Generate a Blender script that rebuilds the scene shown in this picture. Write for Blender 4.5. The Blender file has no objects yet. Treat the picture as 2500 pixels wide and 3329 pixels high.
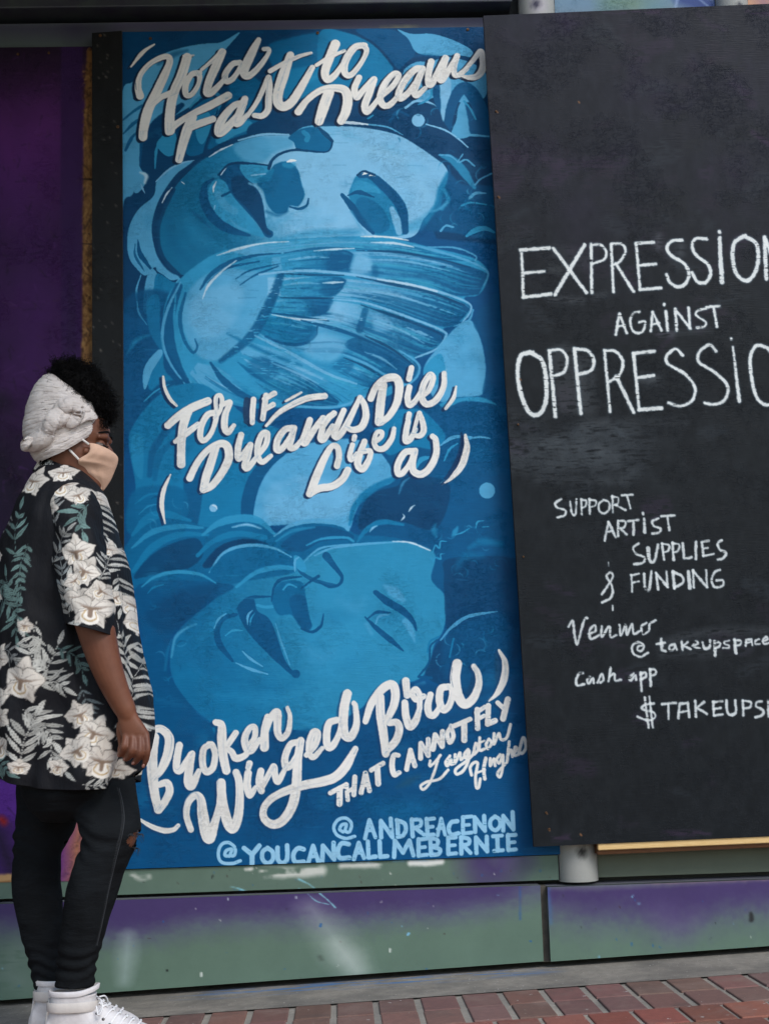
import bpy, bmesh, math, random
import numpy as np
from mathutils import Vector, Matrix, noise as mnoise

rng = random.Random(7)
nrng = np.random.default_rng(11)
scene = bpy.context.scene
col = scene.collection

# ------------------------------------------------------------------ camera
PW, PH, FPX = 2500.0, 3329.0, 4800.0            # photograph size and focal length in its pixels
CX, CY = PW / 2, PH / 2
ZB = 0.34                                       # bottom edge of the mural board above the pavement
PITCH, YAW, ROLL = 0.14756994, 0.03576796, -0.03068018
CAM = np.array([0.59203012, -4.16920874, 0.35117377 + ZB])
_cp, _sp, _cy, _sy = math.cos(PITCH), math.sin(PITCH), math.cos(YAW), math.sin(YAW)
FWD = np.array([_sy * _cp, _cy * _cp, _sp])
_r = np.array([_cy, -_sy, 0.0]); _u = np.cross(_r, FWD)
RIGHT = math.cos(ROLL) * _r + math.sin(ROLL) * _u
UP = -math.sin(ROLL) * _r + math.cos(ROLL) * _u
cam_data = bpy.data.cameras.new("camera")
cam = bpy.data.objects.new("camera", cam_data); col.objects.link(cam)
cam.matrix_world = Matrix(((RIGHT[0], UP[0], -FWD[0], CAM[0]), (RIGHT[1], UP[1], -FWD[1], CAM[1]),
                           (RIGHT[2], UP[2], -FWD[2], CAM[2]), (0, 0, 0, 1)))
cam_data.sensor_fit = 'VERTICAL'; cam_data.sensor_height = 24.0; cam_data.lens = 24.0 * FPX / PH
cam_data.clip_start = 0.05; cam_data.clip_end = 500
scene.camera = cam

# ------------------------------------------------------------------ light
SUN_EL, SUN_AZ = math.radians(46), math.radians(148)   # azimuth clockwise from +Y (into the wall)
world = bpy.data.worlds.new("World"); scene.world = world; world.use_nodes = True
wn = world.node_tree
sky = wn.nodes.new('ShaderNodeTexSky'); sky.sky_type = 'NISHITA'; sky.sun_disc = False
sky.sun_elevation = SUN_EL; sky.sun_rotation = SUN_AZ
sky.air_density = 1.3; sky.dust_density = 1.2; sky.ozone_density = 1.6
wn.links.new(sky.outputs[0], wn.nodes['Background'].inputs[0])
wn.nodes['Background'].inputs[1].default_value = 0.15
sl = bpy.data.lights.new("sun", 'SUN'); sl.energy = 1.5; sl.angle = math.radians(24); sl.color = (1.0, 0.98, 0.95)
sun = bpy.data.objects.new("sun", sl); col.objects.link(sun)
sd = Vector((math.sin(SUN_AZ) * math.cos(SUN_EL), math.cos(SUN_AZ) * math.cos(SUN_EL), math.sin(SUN_EL)))
sun.rotation_euler = sd.to_track_quat('Z', 'Y').to_euler()
sun.location = (3, -6, 6)
scene.view_settings.view_transform = 'Standard'; scene.view_settings.look = 'None'
scene.view_settings.gamma = 1.0; scene.view_settings.exposure = 0.42

# ------------------------------------------------------------------ helpers
def P(px, py, y=0.0):
    """point of the photograph on the upright plane at depth y"""
    d = RIGHT * (px - CX) / FPX - UP * (py - CY) / FPX + FWD
    return CAM + d * ((y - CAM[1]) / d[1])
def Pn(pts, y=0.0):
    pts = np.asarray(pts, float)
    d = RIGHT * ((pts[:, :1] - CX) / FPX) - UP * ((pts[:, 1:2] - CY) / FPX) + FWD
    return CAM + d * ((y - CAM[1]) / d[:, 1:2])
def lin(c):
    c = np.asarray(c, float) / 255.0
    return np.where(c <= 0.04045, c / 12.92, ((c + 0.055) / 1.055) ** 2.4)
def L4(c): return tuple(float(v) for v in lin(c)) + (1.0,)

def tag(o, label=None, cat=None, group=None, kind=None):
    if label: o['label'] = label
    if cat: o['category'] = cat
    if group: o['group'] = group
    if kind: o['kind'] = kind
    return o
def empty(name, loc=(0, 0, 0)):
    o = bpy.data.objects.new(name, None); col.objects.link(o); o.location = loc; o.empty_display_size = 0.1
    return o
def link(name, me, mat, parent=None):
    o = bpy.data.objects.new(name, me); col.objects.link(o)
    if mat is not None and len(me.materials) == 0: me.materials.append(mat)
    if parent is not None:
        o.parent = parent
        o.matrix_parent_inverse = parent_world(parent).inverted()
    return o
def parent_world(p):
    m = Matrix.Translation(p.location)
    return (parent_world(p.parent) @ p.matrix_parent_inverse @ m) if p.parent else m
def from_bm(name, bm, mat, parent=None, smooth=True):
    me = bpy.data.meshes.new(name); bm.to_mesh(me); bm.free()
    if smooth: me.polygons.foreach_set('use_smooth', [True] * len(me.polygons))
    return link(name, me, mat, parent)
def box_bm(bm, x0, x1, y0, y1, z0, z1, bev=0.0, seg=2):
    r = bmesh.ops.create_cube(bm, size=1.0)
    vs = r['verts']
    for v in vs:
        v.co = Vector(((x0 + x1) / 2 + v.co.x * (x1 - x0), (y0 + y1) / 2 + v.co.y * (y1 - y0), (z0 + z1) / 2 + v.co.z * (z1 - z0)))
    if bev > 0:
        es = list({e for v in vs for e in v.link_edges})
        bmesh.ops.bevel(bm, geom=es, offset=bev, segments=seg, affect='EDGES', profile=0.5)
def box(name, x0, x1, y0, y1, z0, z1, mat, parent=None, bev=0.003):
    bm = bmesh.new(); box_bm(bm, x0, x1, y0, y1, z0, z1, bev)
    return from_bm(name, bm, mat, parent, smooth=False)
def tube_bm(bm, pts, radii, n=10, cap=True, flat=1.0):
    """smooth tube along points, radius per point"""
    pts = [Vector(p) for p in pts]
    if not hasattr(radii, '__len__'): radii = [radii] * len(pts)
    rings = []; prev = None
    for i, p in enumerate(pts):
        t = (pts[min(i + 1, len(pts) - 1)] - pts[max(i - 1, 0)]).normalized()
        if prev is None:
            a = Vector((0, 1, 0)) if abs(t.y) < 0.8 else Vector((1, 0, 0))
            nrm = (a - t * a.dot(t)).normalized()
        else:
            nrm = (prev - t * prev.dot(t)).normalized()
        prev = nrm; b = t.cross(nrm)
        rings.append([bm.verts.new(p + (nrm * math.cos(2 * math.pi * k / n) * flat + b * math.sin(2 * math.pi * k / n)) * radii[i]) for k in range(n)])
    for a, b in zip(rings, rings[1:]):
        for k in range(n): bm.faces.new((a[k], a[(k + 1) % n], b[(k + 1) % n], b[k]))
    if cap:
        bm.faces.new(rings[0][::-1]); bm.faces.new(rings[-1])
def cr(pts, n=8, closed=False):
    """Catmull-Rom through points (any dimension)"""
    p = np.asarray(pts, float)
    if len(p) < 3 and not closed:
        t = np.linspace(0, 1, n + 1)[:, None]; return p[0] * (1 - t) + p[-1] * t
    if closed: q = np.vstack([p[-1], p, p[0], p[1]])
    else: q = np.vstack([2 * p[0] - p[1], p, 2 * p[-1] - p[-2]])
    out = []
    for i in range(1, len(q) - 2):
        a, b, c, d = q[i - 1], q[i], q[i + 1], q[i + 2]
        t = np.linspace(0, 1, n, endpoint=False)[:, None]
        out.append(0.5 * ((2 * b) + (c - a) * t + (2 * a - 5 * b + 4 * c - d) * t ** 2 + (3 * b - a - 3 * c + d) * t ** 3))
    r = np.vstack(out)
    return r if closed else np.vstack([r, p[-1:]])

# ------------------------------------------------------------------ materials
def new_mat(name):
    m = bpy.data.materials.new(name); m.use_nodes = True
    return m, m.node_tree.nodes, m.node_tree.links, m.node_tree.nodes['Principled BSDF']
def add_noise(nd, lk, scale, detail=4, rough=0.6, vec=None, mapping=None):
    t = nd.new('ShaderNodeTexNoise'); t.inputs['Scale'].default_value = scale
    t.inputs['Detail'].default_value = detail; t.inputs['Roughness'].default_value = rough
    co = nd.new('ShaderNodeTexCoord')
    src = co.outputs['Object']
    if mapping:
        mp = nd.new('ShaderNodeMapping'); mp.inputs['Scale'].default_value = mapping
        lk.new(src, mp.inputs[0]); src = mp.outputs[0]
    lk.new(src, t.inputs['Vector'])
    return t.outputs['Fac']
def mixc(nd, lk, fac, a, b, mode='MIX'):
    m = nd.new('ShaderNodeMix'); m.data_type = 'RGBA'; m.blend_type = mode
    if hasattr(fac, 'links') or hasattr(fac, 'is_linked'): lk.new(fac, m.inputs[0])
    else: m.inputs[0].default_value = fac
    for s, v in ((6, a), (7, b)):
        if isinstance(v, tuple): m.inputs[s].default_value = v
        else: lk.new(v, m.inputs[s])
    return m.outputs[2]
def ramp(nd, lk, fac, lo, hi):
    r = nd.new('ShaderNodeMapRange'); lk.new(fac, r.inputs[0])
    r.inputs[1].default_value = lo; r.inputs[2].default_value = hi
    return r.outputs[0]
def bump(nd, lk, bs, height, strength, dist=0.002, prev=None):
    b = nd.new('ShaderNodeBump'); b.inputs['Strength'].default_value = strength; b.inputs['Distance'].default_value = dist
    lk.new(height, b.inputs['Height'])
    if prev is not None: lk.new(prev, b.inputs['Normal'])
    lk.new(b.outputs[0], bs.inputs['Normal'])
    return b.outputs[0]
def simple(name, c, rough=0.6, var=0.12, scale=30, bmp=0.15, metal=0.0, c2=None, mapping=None):
    m, nd, lk, bs = new_mat(name)
    a = L4(c); b = L4(c2) if c2 else tuple(v * (1 - 2 * var) for v in a[:3]) + (1,)
    f = add_noise(nd, lk, scale, 6, 0.65, mapping=mapping)
    lk.new(mixc(nd, lk, ramp(nd, lk, f, 0.3, 0.7), a, b), bs.inputs['Base Color'])
    bs.inputs['Roughness'].default_value = rough; bs.inputs['Metallic'].default_value = metal
    if bmp: bump(nd, lk, bs, add_noise(nd, lk, scale * 6, 3), bmp, 0.002)
    return m
def painted(name, rough=0.5, chip=0.6, ridge=0.5, spec=0.4, fleck=0.0):
    """board paint: colour comes from the painted mesh, relief from the wood strands below it"""
    m, nd, lk, bs = new_mat(name)
    at = nd.new('ShaderNodeAttribute'); at.attribute_name = 'Paint'
    blot = add_noise(nd, lk, 9, 8, 0.7)
    c = mixc(nd, lk, 1.0, at.outputs['Color'], mixc(nd, lk, ramp(nd, lk, blot, 0.3, 0.7), (0.90, 0.90, 0.90, 1), (1.06, 1.06, 1.06, 1)), 'MULTIPLY')
    lk.new(c, bs.inputs['Base Color'])
    bs.inputs['Roughness'].default_value = rough; bs.inputs['Specular IOR Level'].default_value = spec
    rg = add_noise(nd, lk, 1.0, 3, 0.5, mapping=(25, 25, 330))
    area = ramp(nd, lk, add_noise(nd, lk, 3.2, 3, 0.6), 0.42, 0.66)          # roller ridges and strands show more in some areas than in others
    area2 = ramp(nd, lk, add_noise(nd, lk, 5.5, 4, 0.6), 0.46, 0.64)
    def gate(h, a):
        g = nd.new('ShaderNodeMath'); g.operation = 'MULTIPLY'; lk.new(h, g.inputs[0]); lk.new(a, g.inputs[1]); return g.outputs[0]
    n1 = bump(nd, lk, bs, gate(rg, area), ridge, 0.0016)
    # strands: thin ridges where a stretched noise crosses a level, in two directions
    for mp, st in (((26, 26, 60), chip), ((70, 70, 22), chip * 0.8)):
        f = add_noise(nd, lk, 1.0, 5, 0.7, mapping=mp)
        w = nd.new('ShaderNodeMath'); w.operation = 'SUBTRACT'; lk.new(f, w.inputs[0]); w.inputs[1].default_value = 0.52
        w2 = nd.new('ShaderNodeMath'); w2.operation = 'ABSOLUTE'; lk.new(w.outputs[0], w2.inputs[0])
        inv = nd.new('ShaderNodeMath'); inv.operation = 'SUBTRACT'; inv.inputs[0].default_value = 1.0; lk.new(ramp(nd, lk, w2.outputs[0], 0.0, 0.03), inv.inputs[1])
        n1 = bump(nd, lk, bs, gate(inv.outputs[0], area2), st, 0.0020, n1)
    # sparse strand chips
    vo = nd.new('ShaderNodeTexVoronoi'); vo.inputs['Scale'].default_value = 1.0
    co = nd.new('ShaderNodeTexCoord'); mp = nd.new('ShaderNodeMapping'); mp.inputs['Scale'].default_value = (60, 60, 25)
    mp.inputs['Rotation'].default_value = (0, 0.5, 0)
    lk.new(co.outputs['Object'], mp.inputs[0]); lk.new(mp.outputs[0], vo.inputs['Vector'])
    n1 = bump(nd, lk, bs, gate(ramp(nd, lk, vo.outputs['Distance'], 0.0, 0.9), area2), chip * 0.35, 0.0012, n1)
    return m

# ------------------------------------------------------------------ paint (rasterised onto dense board meshes as mesh colours)
def vnoise(h, w, cy, cx, seed):
    r = np.random.default_rng(seed)
    gy, gx = int(h / cy) + 3, int(w / cx) + 3
    g = r.random((gy, gx)).astype(np.float32)
    y = np.arange(h) / cy; x = np.arange(w) / cx
    iy, ix = y.astype(int), x.astype(int)
    fy, fx = (y - iy)[:, None], (x - ix)[None, :]
    fy = fy * fy * (3 - 2 * fy); fx = fx * fx * (3 - 2 * fx)
    a = g[iy][:, ix]; b = g[iy][:, ix + 1]; c = g[iy + 1][:, ix]; d = g[iy + 1][:, ix + 1]
    return ((a * (1 - fx) + b * fx) * (1 - fy) + (c * (1 - fx) + d * fx) * fy).astype(np.float32)
def fnoise(h, w, cy, cx, seed, octs=4):
    s = 0; t = 0; a = 1.0
    for i in range(octs):
        s = s + a * vnoise(h, w, max(cy / 2 ** i, 1.01), max(cx / 2 ** i, 1.01), seed + 31 * i); t += a; a *= 0.6
    return s / t
def boxblur(m, r):
    r = int(round(r))
    if r < 1: return m
    for ax in (0, 1):
        p = np.pad(m, [(r + 1, r) if a == ax else (0, 0) for a in (0, 1)], mode='edge')
        c = np.cumsum(p, axis=ax, dtype=np.float64)
        m = ((np.take(c, range(2 * r + 1, c.shape[ax]), axis=ax) - np.take(c, range(0, c.shape[ax] - 2 * r - 1), axis=ax)) / (2 * r + 1)).astype(np.float32)
    return m
class Canvas:
    def __init__(s, W, H, T, scale, base, seed=1):
        s.W, s.H, s.T, s.k = W, H, T, scale
        s.img = np.empty((H, W, 3), np.float32); s.img[:] = base
        s.gid = np.zeros((H, W), np.int16)
        s.ridge = 0.6 * vnoise(H, W, 2.2, 14, seed) + 0.4 * fnoise(H, W, 9, 9, seed + 5, 3)
        s.rough = fnoise(H, W, 5, 5, seed + 9, 3) - 0.5
    def color_at(s, c, y0, y1, x0, x1):
        if isinstance(c, dict):
            p0, p1 = s.T(np.array([c['p0'], c['p1']], float))
            d = p1 - p0; L = d @ d
            Y, X = np.mgrid[y0:y1, x0:x1]
            t = ((X - p0[0]) * d[0] + (Y - p0[1]) * d[1]) / L
            t = np.clip(t + 0.25 * s.rough[y0:y1, x0:x1], 0, 1)[..., None]; t = t * t * (3 - 2 * t)
            return np.asarray(c['c0'], np.float32) * (1 - t) + np.asarray(c['c1'], np.float32) * t
        return np.asarray(c, np.float32)
    def put(s, m, y0, x0, c, gid=0):
        h, w = m.shape; y1, x1 = y0 + h, x0 + w
        cc = s.color_at(c, y0, y1, x0, x1)
        s.img[y0:y1, x0:x1] += (cc - s.img[y0:y1, x0:x1]) * m[..., None]
        if gid:
            g = s.gid[y0:y1, x0:x1]; g[m > 0.42] = gid
    def sdf(s, pts, rad, pad):
        x0, y0 = np.floor((pts - rad[:, None]).min(0) - pad).astype(int); x1, y1 = np.ceil((pts + rad[:, None]).max(0) + pad).astype(int) + 1
        x0, y0 = max(x0, 0), max(y0, 0); x1, y1 = min(x1, s.W), min(y1, s.H)
        if x1 <= x0 or y1 <= y0: return None
        D = np.full((y1 - y0, x1 - x0), 1e3, np.float32)
        for i in range(len(pts) - 1):
            a, b = pts[i], pts[i + 1]; ra, rb = rad[i], rad[i + 1]; rm = max(ra, rb) + pad
            bx0 = max(int(min(a[0], b[0]) - rm), x0); bx1 = min(int(max(a[0], b[0]) + rm) + 2, x1)
            by0 = max(int(min(a[1], b[1]) - rm), y0); by1 = min(int(max(a[1], b[1]) + rm) + 2, y1)
            if bx1 <= bx0 or by1 <= by0: continue
            X = np.arange(bx0, bx1, dtype=np.float32)[None, :] - a[0]; Y = np.arange(by0, by1, dtype=np.float32)[:, None] - a[1]
            d = b - a; L = d @ d + 1e-9
            t = np.clip((X * d[0] + Y * d[1]) / L, 0, 1)
            v = np.sqrt((X - t * d[0]) ** 2 + (Y - t * d[1]) ** 2) - (ra + (rb - ra) * t)
            sub = D[by0 - y0:by1 - y0, bx0 - x0:bx1 - x0]; np.minimum(sub, v, out=sub)
        return D, y0, x0
    def stroke(s, pts, w, c, soft=0.6, dry=0.0, op=1.0, gid=0, linear=False, shift=(0, 0), jag=0.8):
        """pts in source units, w = full width(s) in source units"""
        pts = np.asarray(pts, float) + np.asarray(shift, float)
        w = np.asarray(w, float) if hasattr(w, '__len__') else np.array([w, w], float)
        if linear or len(pts) == 2: q = pts
        else: q = cr(pts, 7)
        q = s.T(q)
        seg = np.r_[0, np.cumsum(np.hypot(*np.diff(q, axis=0).T))]
        rad = np.interp(seg / max(seg[-1], 1e-6), np.linspace(0, 1, len(w)), w) * s.k / 2
        r = s.sdf(q, rad, soft + 2)
        if r is None: return
        D, y0, x0 = r
        h, wd = D.shape
        D = D + s.rough[y0:y0 + h, x0:x0 + wd] * 2 * jag
        m = np.clip(0.5 - D / (2 * soft), 0, 1)
        if dry > 0:
            n = s.ridge[y0:y0 + h, x0:x0 + wd]
            m = m * np.clip((n - 0.5 + 0.42 * (1 - dry)) / 0.14, 0, 1)
        s.put(m * op, y0, x0, c, gid)
    def poly(s, pts, c, soft=0.7, op=1.0, smooth=True, gid=0, dry=0.0):
        q = np.asarray(pts, float)
        if smooth: q = cr(q, 6, True)
        q = s.T(q); pad = int(soft * 2 + 3)
        x0, y0 = np.floor(q.min(0)).astype(int) - pad; x1, y1 = np.ceil(q.max(0)).astype(int) + pad
        x0, y0 = max(x0, 0), max(y0, 0); x1, y1 = min(x1, s.W), min(y1, s.H)
        if x1 <= x0 or y1 <= y0: return
        M = np.zeros((y1 - y0, x1 - x0), bool); X = np.arange(x0, x1)
        for a, b in zip(q, np.roll(q, -1, axis=0)):
            if a[1] == b[1]: continue
            lo, hi = (a, b) if a[1] < b[1] else (b, a)
            r0, r1 = max(math.ceil(lo[1]), y0), min(math.ceil(hi[1]), y1)
            if r1 <= r0: continue
            ys = np.arange(r0, r1); xs = lo[0] + (ys - lo[1]) * (hi[0] - lo[0]) / (hi[1] - lo[1])
            M[r0 - y0:r1 - y0] ^= X[None, :] > xs[:, None]
        m = M.astype(np.float32)
        if soft >= 1: m = boxblur(boxblur(m, soft * 0.7), soft * 0.7)
        else: m = boxblur(m, 1)
        if soft > 0: m = np.clip((m - 0.5) * (1.7 if soft < 1 else 1.15) + 0.5 + 0.35 * s.rough[y0:y1, x0:x1] * (m > 0.01) * (m < 0.99), 0, 1)
        if dry > 0:
            m = m * np.clip((s.ridge[y0:y1, x0:x1] - 0.5 + 0.42 * (1 - dry)) / 0.14, 0, 1)
        s.put(m * op, y0, x0, c, gid)
    def blob(s, cxy, r, c, **k):
        a = np.linspace(0, 2 * math.pi, 16, endpoint=False)
        s.poly([(cxy[0] + r * math.cos(t), cxy[1] + r * math.sin(t)) for t in a], c, **k)
    def linear_rgba(s):
        v = np.clip(s.img, 0, 255) / 255.0
        v = np.where(v <= 0.04045, v / 12.92, ((v + 0.055) / 1.055) ** 2.4)
        return np.concatenate([v, np.ones(v.shape[:2] + (1,))], -1).astype(np.float32)

def mesh_np(name, verts, quads, colors=None, smooth=False):
    me = bpy.data.meshes.new(name)
    me.vertices.add(len(verts)); me.vertices.foreach_set('co', np.asarray(verts, np.float32).ravel())
    n = len(quads)
    me.loops.add(n * 4); me.polygons.add(n)
    me.loops.foreach_set('vertex_index', np.asarray(quads, np.int32).ravel())
    me.polygons.foreach_set('loop_start', np.arange(0, n * 4, 4, dtype=np.int32))
    if smooth: me.polygons.foreach_set('use_smooth', np.ones(n, bool))
    me.update(calc_edges=True)
    if colors is not None:
        a = me.color_attributes.new('Paint', 'FLOAT_COLOR', 'POINT')
        a.data.foreach_set('color', np.asarray(colors, np.float32).ravel())
    return me

class Panel:
    """upright board: quad corners (TL, TR, BR, BL) as 3D points on a plane; painted front, real thickness behind"""
    def __init__(s, corners, y, res, base, thick=0.016, seed=1):
        s.c = np.array([[p[0], p[2]] for p in corners], float); s.y = y; s.thick = thick
        w = np.linalg.norm(s.c[1] - s.c[0]); h = np.linalg.norm(s.c[3] - s.c[0])
        s.W, s.H = int(w / res) + 1, int(h / res) + 1
        s.cv = Canvas(s.W, s.H, s.to_canvas, 1.0, base, seed)
        a = P(1000, 1500, y); b = P(1100, 1500, y)
        s.cv.k = np.linalg.norm(a - b) / 100 / res
    def uv(s, XZ):
        tl, tr, br, bl = s.c
        uv = np.full((len(XZ), 2), 0.5)
        for _ in range(6):
            u, v = uv[:, :1], uv[:, 1:]
            p = tl * (1 - u) * (1 - v) + tr * u * (1 - v) + br * u * v + bl * (1 - u) * v - XZ
            du = (tr - tl) * (1 - v) + (br - bl) * v; dv = (bl - tl) * (1 - u) + (br - tr) * u
            det = du[:, 0] * dv[:, 1] - du[:, 1] * dv[:, 0]
            uv = uv - np.stack([(p[:, 0] * dv[:, 1] - p[:, 1] * dv[:, 0]) / det, (du[:, 0] * p[:, 1] - du[:, 1] * p[:, 0]) / det], 1)
        return uv
    def to_canvas(s, pts):
        q = Pn(pts, s.y)
        return s.uv(q[:, [0, 2]]) * np.array([s.W - 1, s.H - 1])
    def build(s, name, mat, parent, edge_mat=None, parts=None):
        W, H = s.W, s.H
        u, v = np.meshgrid(np.linspace(0, 1, W), np.linspace(0, 1, H)); u = u[..., None]; v = v[..., None]
        tl, tr, br, bl = s.c
        XZ = (tl * (1 - u) * (1 - v) + tr * u * (1 - v) + br * u * v + bl * (1 - u) * v).reshape(-1, 2)
        V = np.stack([XZ[:, 0], np.full(len(XZ), s.y), XZ[:, 1]], 1)
        C = s.cv.linear_rgba().reshape(-1, 4)
        idx = np.arange(W * H).reshape(H, W)
        Q = np.stack([idx[:-1, :-1], idx[1:, :-1], idx[1:, 1:], idx[:-1, 1:]], -1).reshape(-1, 4)
        g = s.cv.gid[:-1, :-1].reshape(-1)
        out = {}
        for gi in [0] + sorted(parts or {}):
            sel = Q[g == gi] if parts else Q
            used, inv = np.unique(sel, return_inverse=True)
            vv, cc = V[used], C[used]; qq = inv.reshape(-1, 4)
            if gi == 0:
                n = len(vv); cn = [(0, 0), (1, 0), (1, 1), (0, 1)]
                fr = [[p[0], s.y + 0.0004, p[1]] for p in s.c]; bk = [[p[0], s.y + s.thick, p[1]] for p in s.c]
                vv = np.vstack([vv, fr, bk])
                ec = np.tile(np.append(lin(s.edge if hasattr(s, 'edge') else (60, 55, 50)), 1.0), (8, 1)); cc = np.vstack([cc, ec])
                side = [[n + i, n + 4 + i, n + 4 + (i + 1) % 4, n + (i + 1) % 4] for i in range(4)] + [[n + 7, n + 6, n + 5, n + 4][::-1]]
                qq = np.vstack([qq, side])
                o = link(name, mesh_np(name, vv, qq, cc), mat, parent); out[0] = o
            else:
                if len(sel) == 0: continue
                o = link(parts[gi][0], mesh_np(parts[gi][0], vv, qq, cc), mat, out[0]); o['label'] = parts[gi][1]; out[gi] = o
        return out

SC = 700 / 1660.0
TILES = {'A': (390, 80, SC), 'B': (1040, 80, SC), 'C': (390, 980, SC), 'D': (1040, 980, SC), 'E': (390, 1900, SC), 'G': (1040, 1900, SC),
         'H': (1600, 700, 900 / 1661.0), 'K': (1700, 1550, 800 / 1661.0)}
def tl(t, pts):
    ox, oy, s = TILES[t]
    return [(ox + x * s, oy + y * s) for x, y in pts]
# ================================================================== THE PLACE
SLOPE = 0.034
def GZ(x): return 0.003 + SLOPE * (x - 0.08)

# ---- materials of the building
M_beam = simple('dark_green_beam', (62, 72, 70), 0.45, 0.12, 14, 0.05, c2=(48, 46, 62))
M_dark = simple('shadow_gap', (22, 22, 24), 0.9, 0.1, 20, 0.0)
M_back = simple('backing_wall', (52, 54, 54), 0.85, 0.1, 8, 0.1)
M_panel = painted('metal_paint', 0.45, 0.05, 0.12, 0.25)
M_board = painted('board_paint', 0.5, 0.55, 0.42, 0.14)
M_black = painted('black_board_paint', 0.46, 0.45, 0.34, 0.14)
M_screw = simple('rusty_screw', (120, 86, 56), 0.55, 0.25, 200, 0.1, metal=0.5)
M_wood = simple('raw_batten', (230, 198, 140), 0.6, 0.18, 10, 0.1, c2=(206, 164, 100), mapping=(3, 30, 60))
M_wood_dark = simple('stained_batten', (120, 72, 26), 0.6, 0.25, 14, 0.1, c2=(80, 46, 18), mapping=(4, 30, 60))
M_canopy = simple('canopy_soffit', (50, 50, 50), 0.8, 0.1, 6, 0.05)

# ---- ground
def ground_sheet(name, x0, x1, y0, y1, dz, mat, nx=24, ny=12):
    bm = bmesh.new(); g = [[bm.verts.new((x0 + (x1 - x0) * i / nx, y0 + (y1 - y0) * j / ny, GZ(x0 + (x1 - x0) * i / nx) + dz)) for i in range(nx + 1)] for j in range(ny + 1)]
    for j in range(ny):
        for i in range(nx): bm.faces.new((g[j][i], g[j][i + 1], g[j + 1][i + 1], g[j + 1][i]))
    return tag(from_bm(name, bm, mat, smooth=False), kind='structure')
m, nd, lk, bs = new_mat('mortar_bed')
f = add_noise(nd, lk, 70, 8, 0.75); f2 = add_noise(nd, lk, 4, 4)
c = mixc(nd, lk, ramp(nd, lk, f, 0.3, 0.7), L4((130, 124, 113)), L4((172, 164, 151)))
lk.new(mixc(nd, lk, ramp(nd, lk, f2, 0.35, 0.75), c, L4((112, 108, 102))), bs.inputs['Base Color']); bs.inputs['Roughness'].default_value = 0.9
bump(nd, lk, bs, add_noise(nd, lk, 260, 4), 0.6, 0.003)
ground_sheet('ground', -60, 60, -90, 0.6, 0.0, m)

m, nd, lk, bs = new_mat('concrete_strip')
f = add_noise(nd, lk, 45, 9, 0.75); f2 = add_noise(nd, lk, 6, 5)
c = mixc(nd, lk, ramp(nd, lk, f, 0.28, 0.72), L4((112, 106, 97)), L4((148, 141, 130)))
c = mixc(nd, lk, ramp(nd, lk, f2, 0.42, 0.72), c, L4((92, 88, 82)))
f5 = add_noise(nd, lk, 90, 3, 0.5); c = mixc(nd, lk, ramp(nd, lk, f5, 0.68, 0.72), c, L4((70, 66, 62)))
f6 = add_noise(nd, lk, 120, 3, 0.5); c = mixc(nd, lk, ramp(nd, lk, f6, 0.70, 0.73), c, L4((200, 196, 188)))
bl = add_noise(nd, lk, 1.0, 6, 0.7, mapping=(5, 34, 5))       # smeared blue paint drips on the concrete
tc = nd.new('ShaderNodeTexCoord'); sx = nd.new('ShaderNodeSeparateXYZ'); lk.new(tc.outputs['Object'], sx.inputs[0])
def band(out, a, b, c_, d):
    r1 = ramp(nd, lk, out, a, b); r2 = ramp(nd, lk, out, d, c_)
    mm = nd.new('ShaderNodeMath'); mm.operation = 'MULTIPLY'; lk.new(r1, mm.inputs[0]); lk.new(r2, mm.inputs[1]); return mm.outputs[0]
yb = band(sx.outputs['Y'], -0.17, -0.11, -0.05, 0.02)
xb = band(sx.outputs['X'], 0.1, 0.35, 1.0, 1.2)
mm = nd.new('ShaderNodeMath'); mm.operation = 'MULTIPLY'; lk.new(yb, mm.inputs[0]); lk.new(xb, mm.inputs[1])
m3 = nd.new('ShaderNodeMath'); m3.operation = 'MULTIPLY'; lk.new(mm.outputs[0], m3.inputs[0]); lk.new(ramp(nd, lk, bl, 0.50, 0.60), m3.inputs[1])
lk.new(mixc(nd, lk, m3.outputs[0], c, L4((60, 108, 158))), bs.inputs['Base Color']); bs.inputs['Roughness'].default_value = 0.85
bump(nd, lk, bs, add_noise(nd, lk, 180, 6, 0.7), 0.5, 0.003)
ground_sheet('pavement', -12, 14, -0.345, 0.12, 0.005, m)

# brick paving: every brick its own bevelled block in the one paving mesh, colour per brick
m, nd, lk, bs = new_mat('paving_brick')
at = nd.new('ShaderNodeAttribute'); at.attribute_name = 'Paint'
f = add_noise(nd, lk, 60, 8, 0.75); f2 = add_noise(nd, lk, 9, 5)
c = mixc(nd, lk, 1.0, at.outputs['Color'], mixc(nd, lk, ramp(nd, lk, f, 0.3, 0.7), (0.78, 0.78, 0.78, 1), (1.16, 1.14, 1.12, 1)), 'MULTIPLY')
c = mixc(nd, lk, ramp(nd, lk, f2, 0.5, 0.85), c, L4((128, 108, 98)))
fd = add_noise(nd, lk, 1.0, 5, 0.65, mapping=(7, 7, 7)); c = mixc(nd, lk, ramp(nd, lk, fd, 0.56, 0.8), c, L4((84, 68, 62)))
f3 = add_noise(nd, lk, 55, 3, 0.5)
c = mixc(nd, lk, ramp(nd, lk, f3, 0.71, 0.74), c, L4((186, 182, 176)))
lk.new(c, bs.inputs['Base Color']); bs.inputs['Roughness'].default_value = 0.78
bump(nd, lk, bs, add_noise(nd, lk, 220, 5, 0.7), 0.45, 0.003)
bm = bmesh.new(); cl = bm.verts.layers.float_color.new('Paint')
r2 = random.Random(3)
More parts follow.
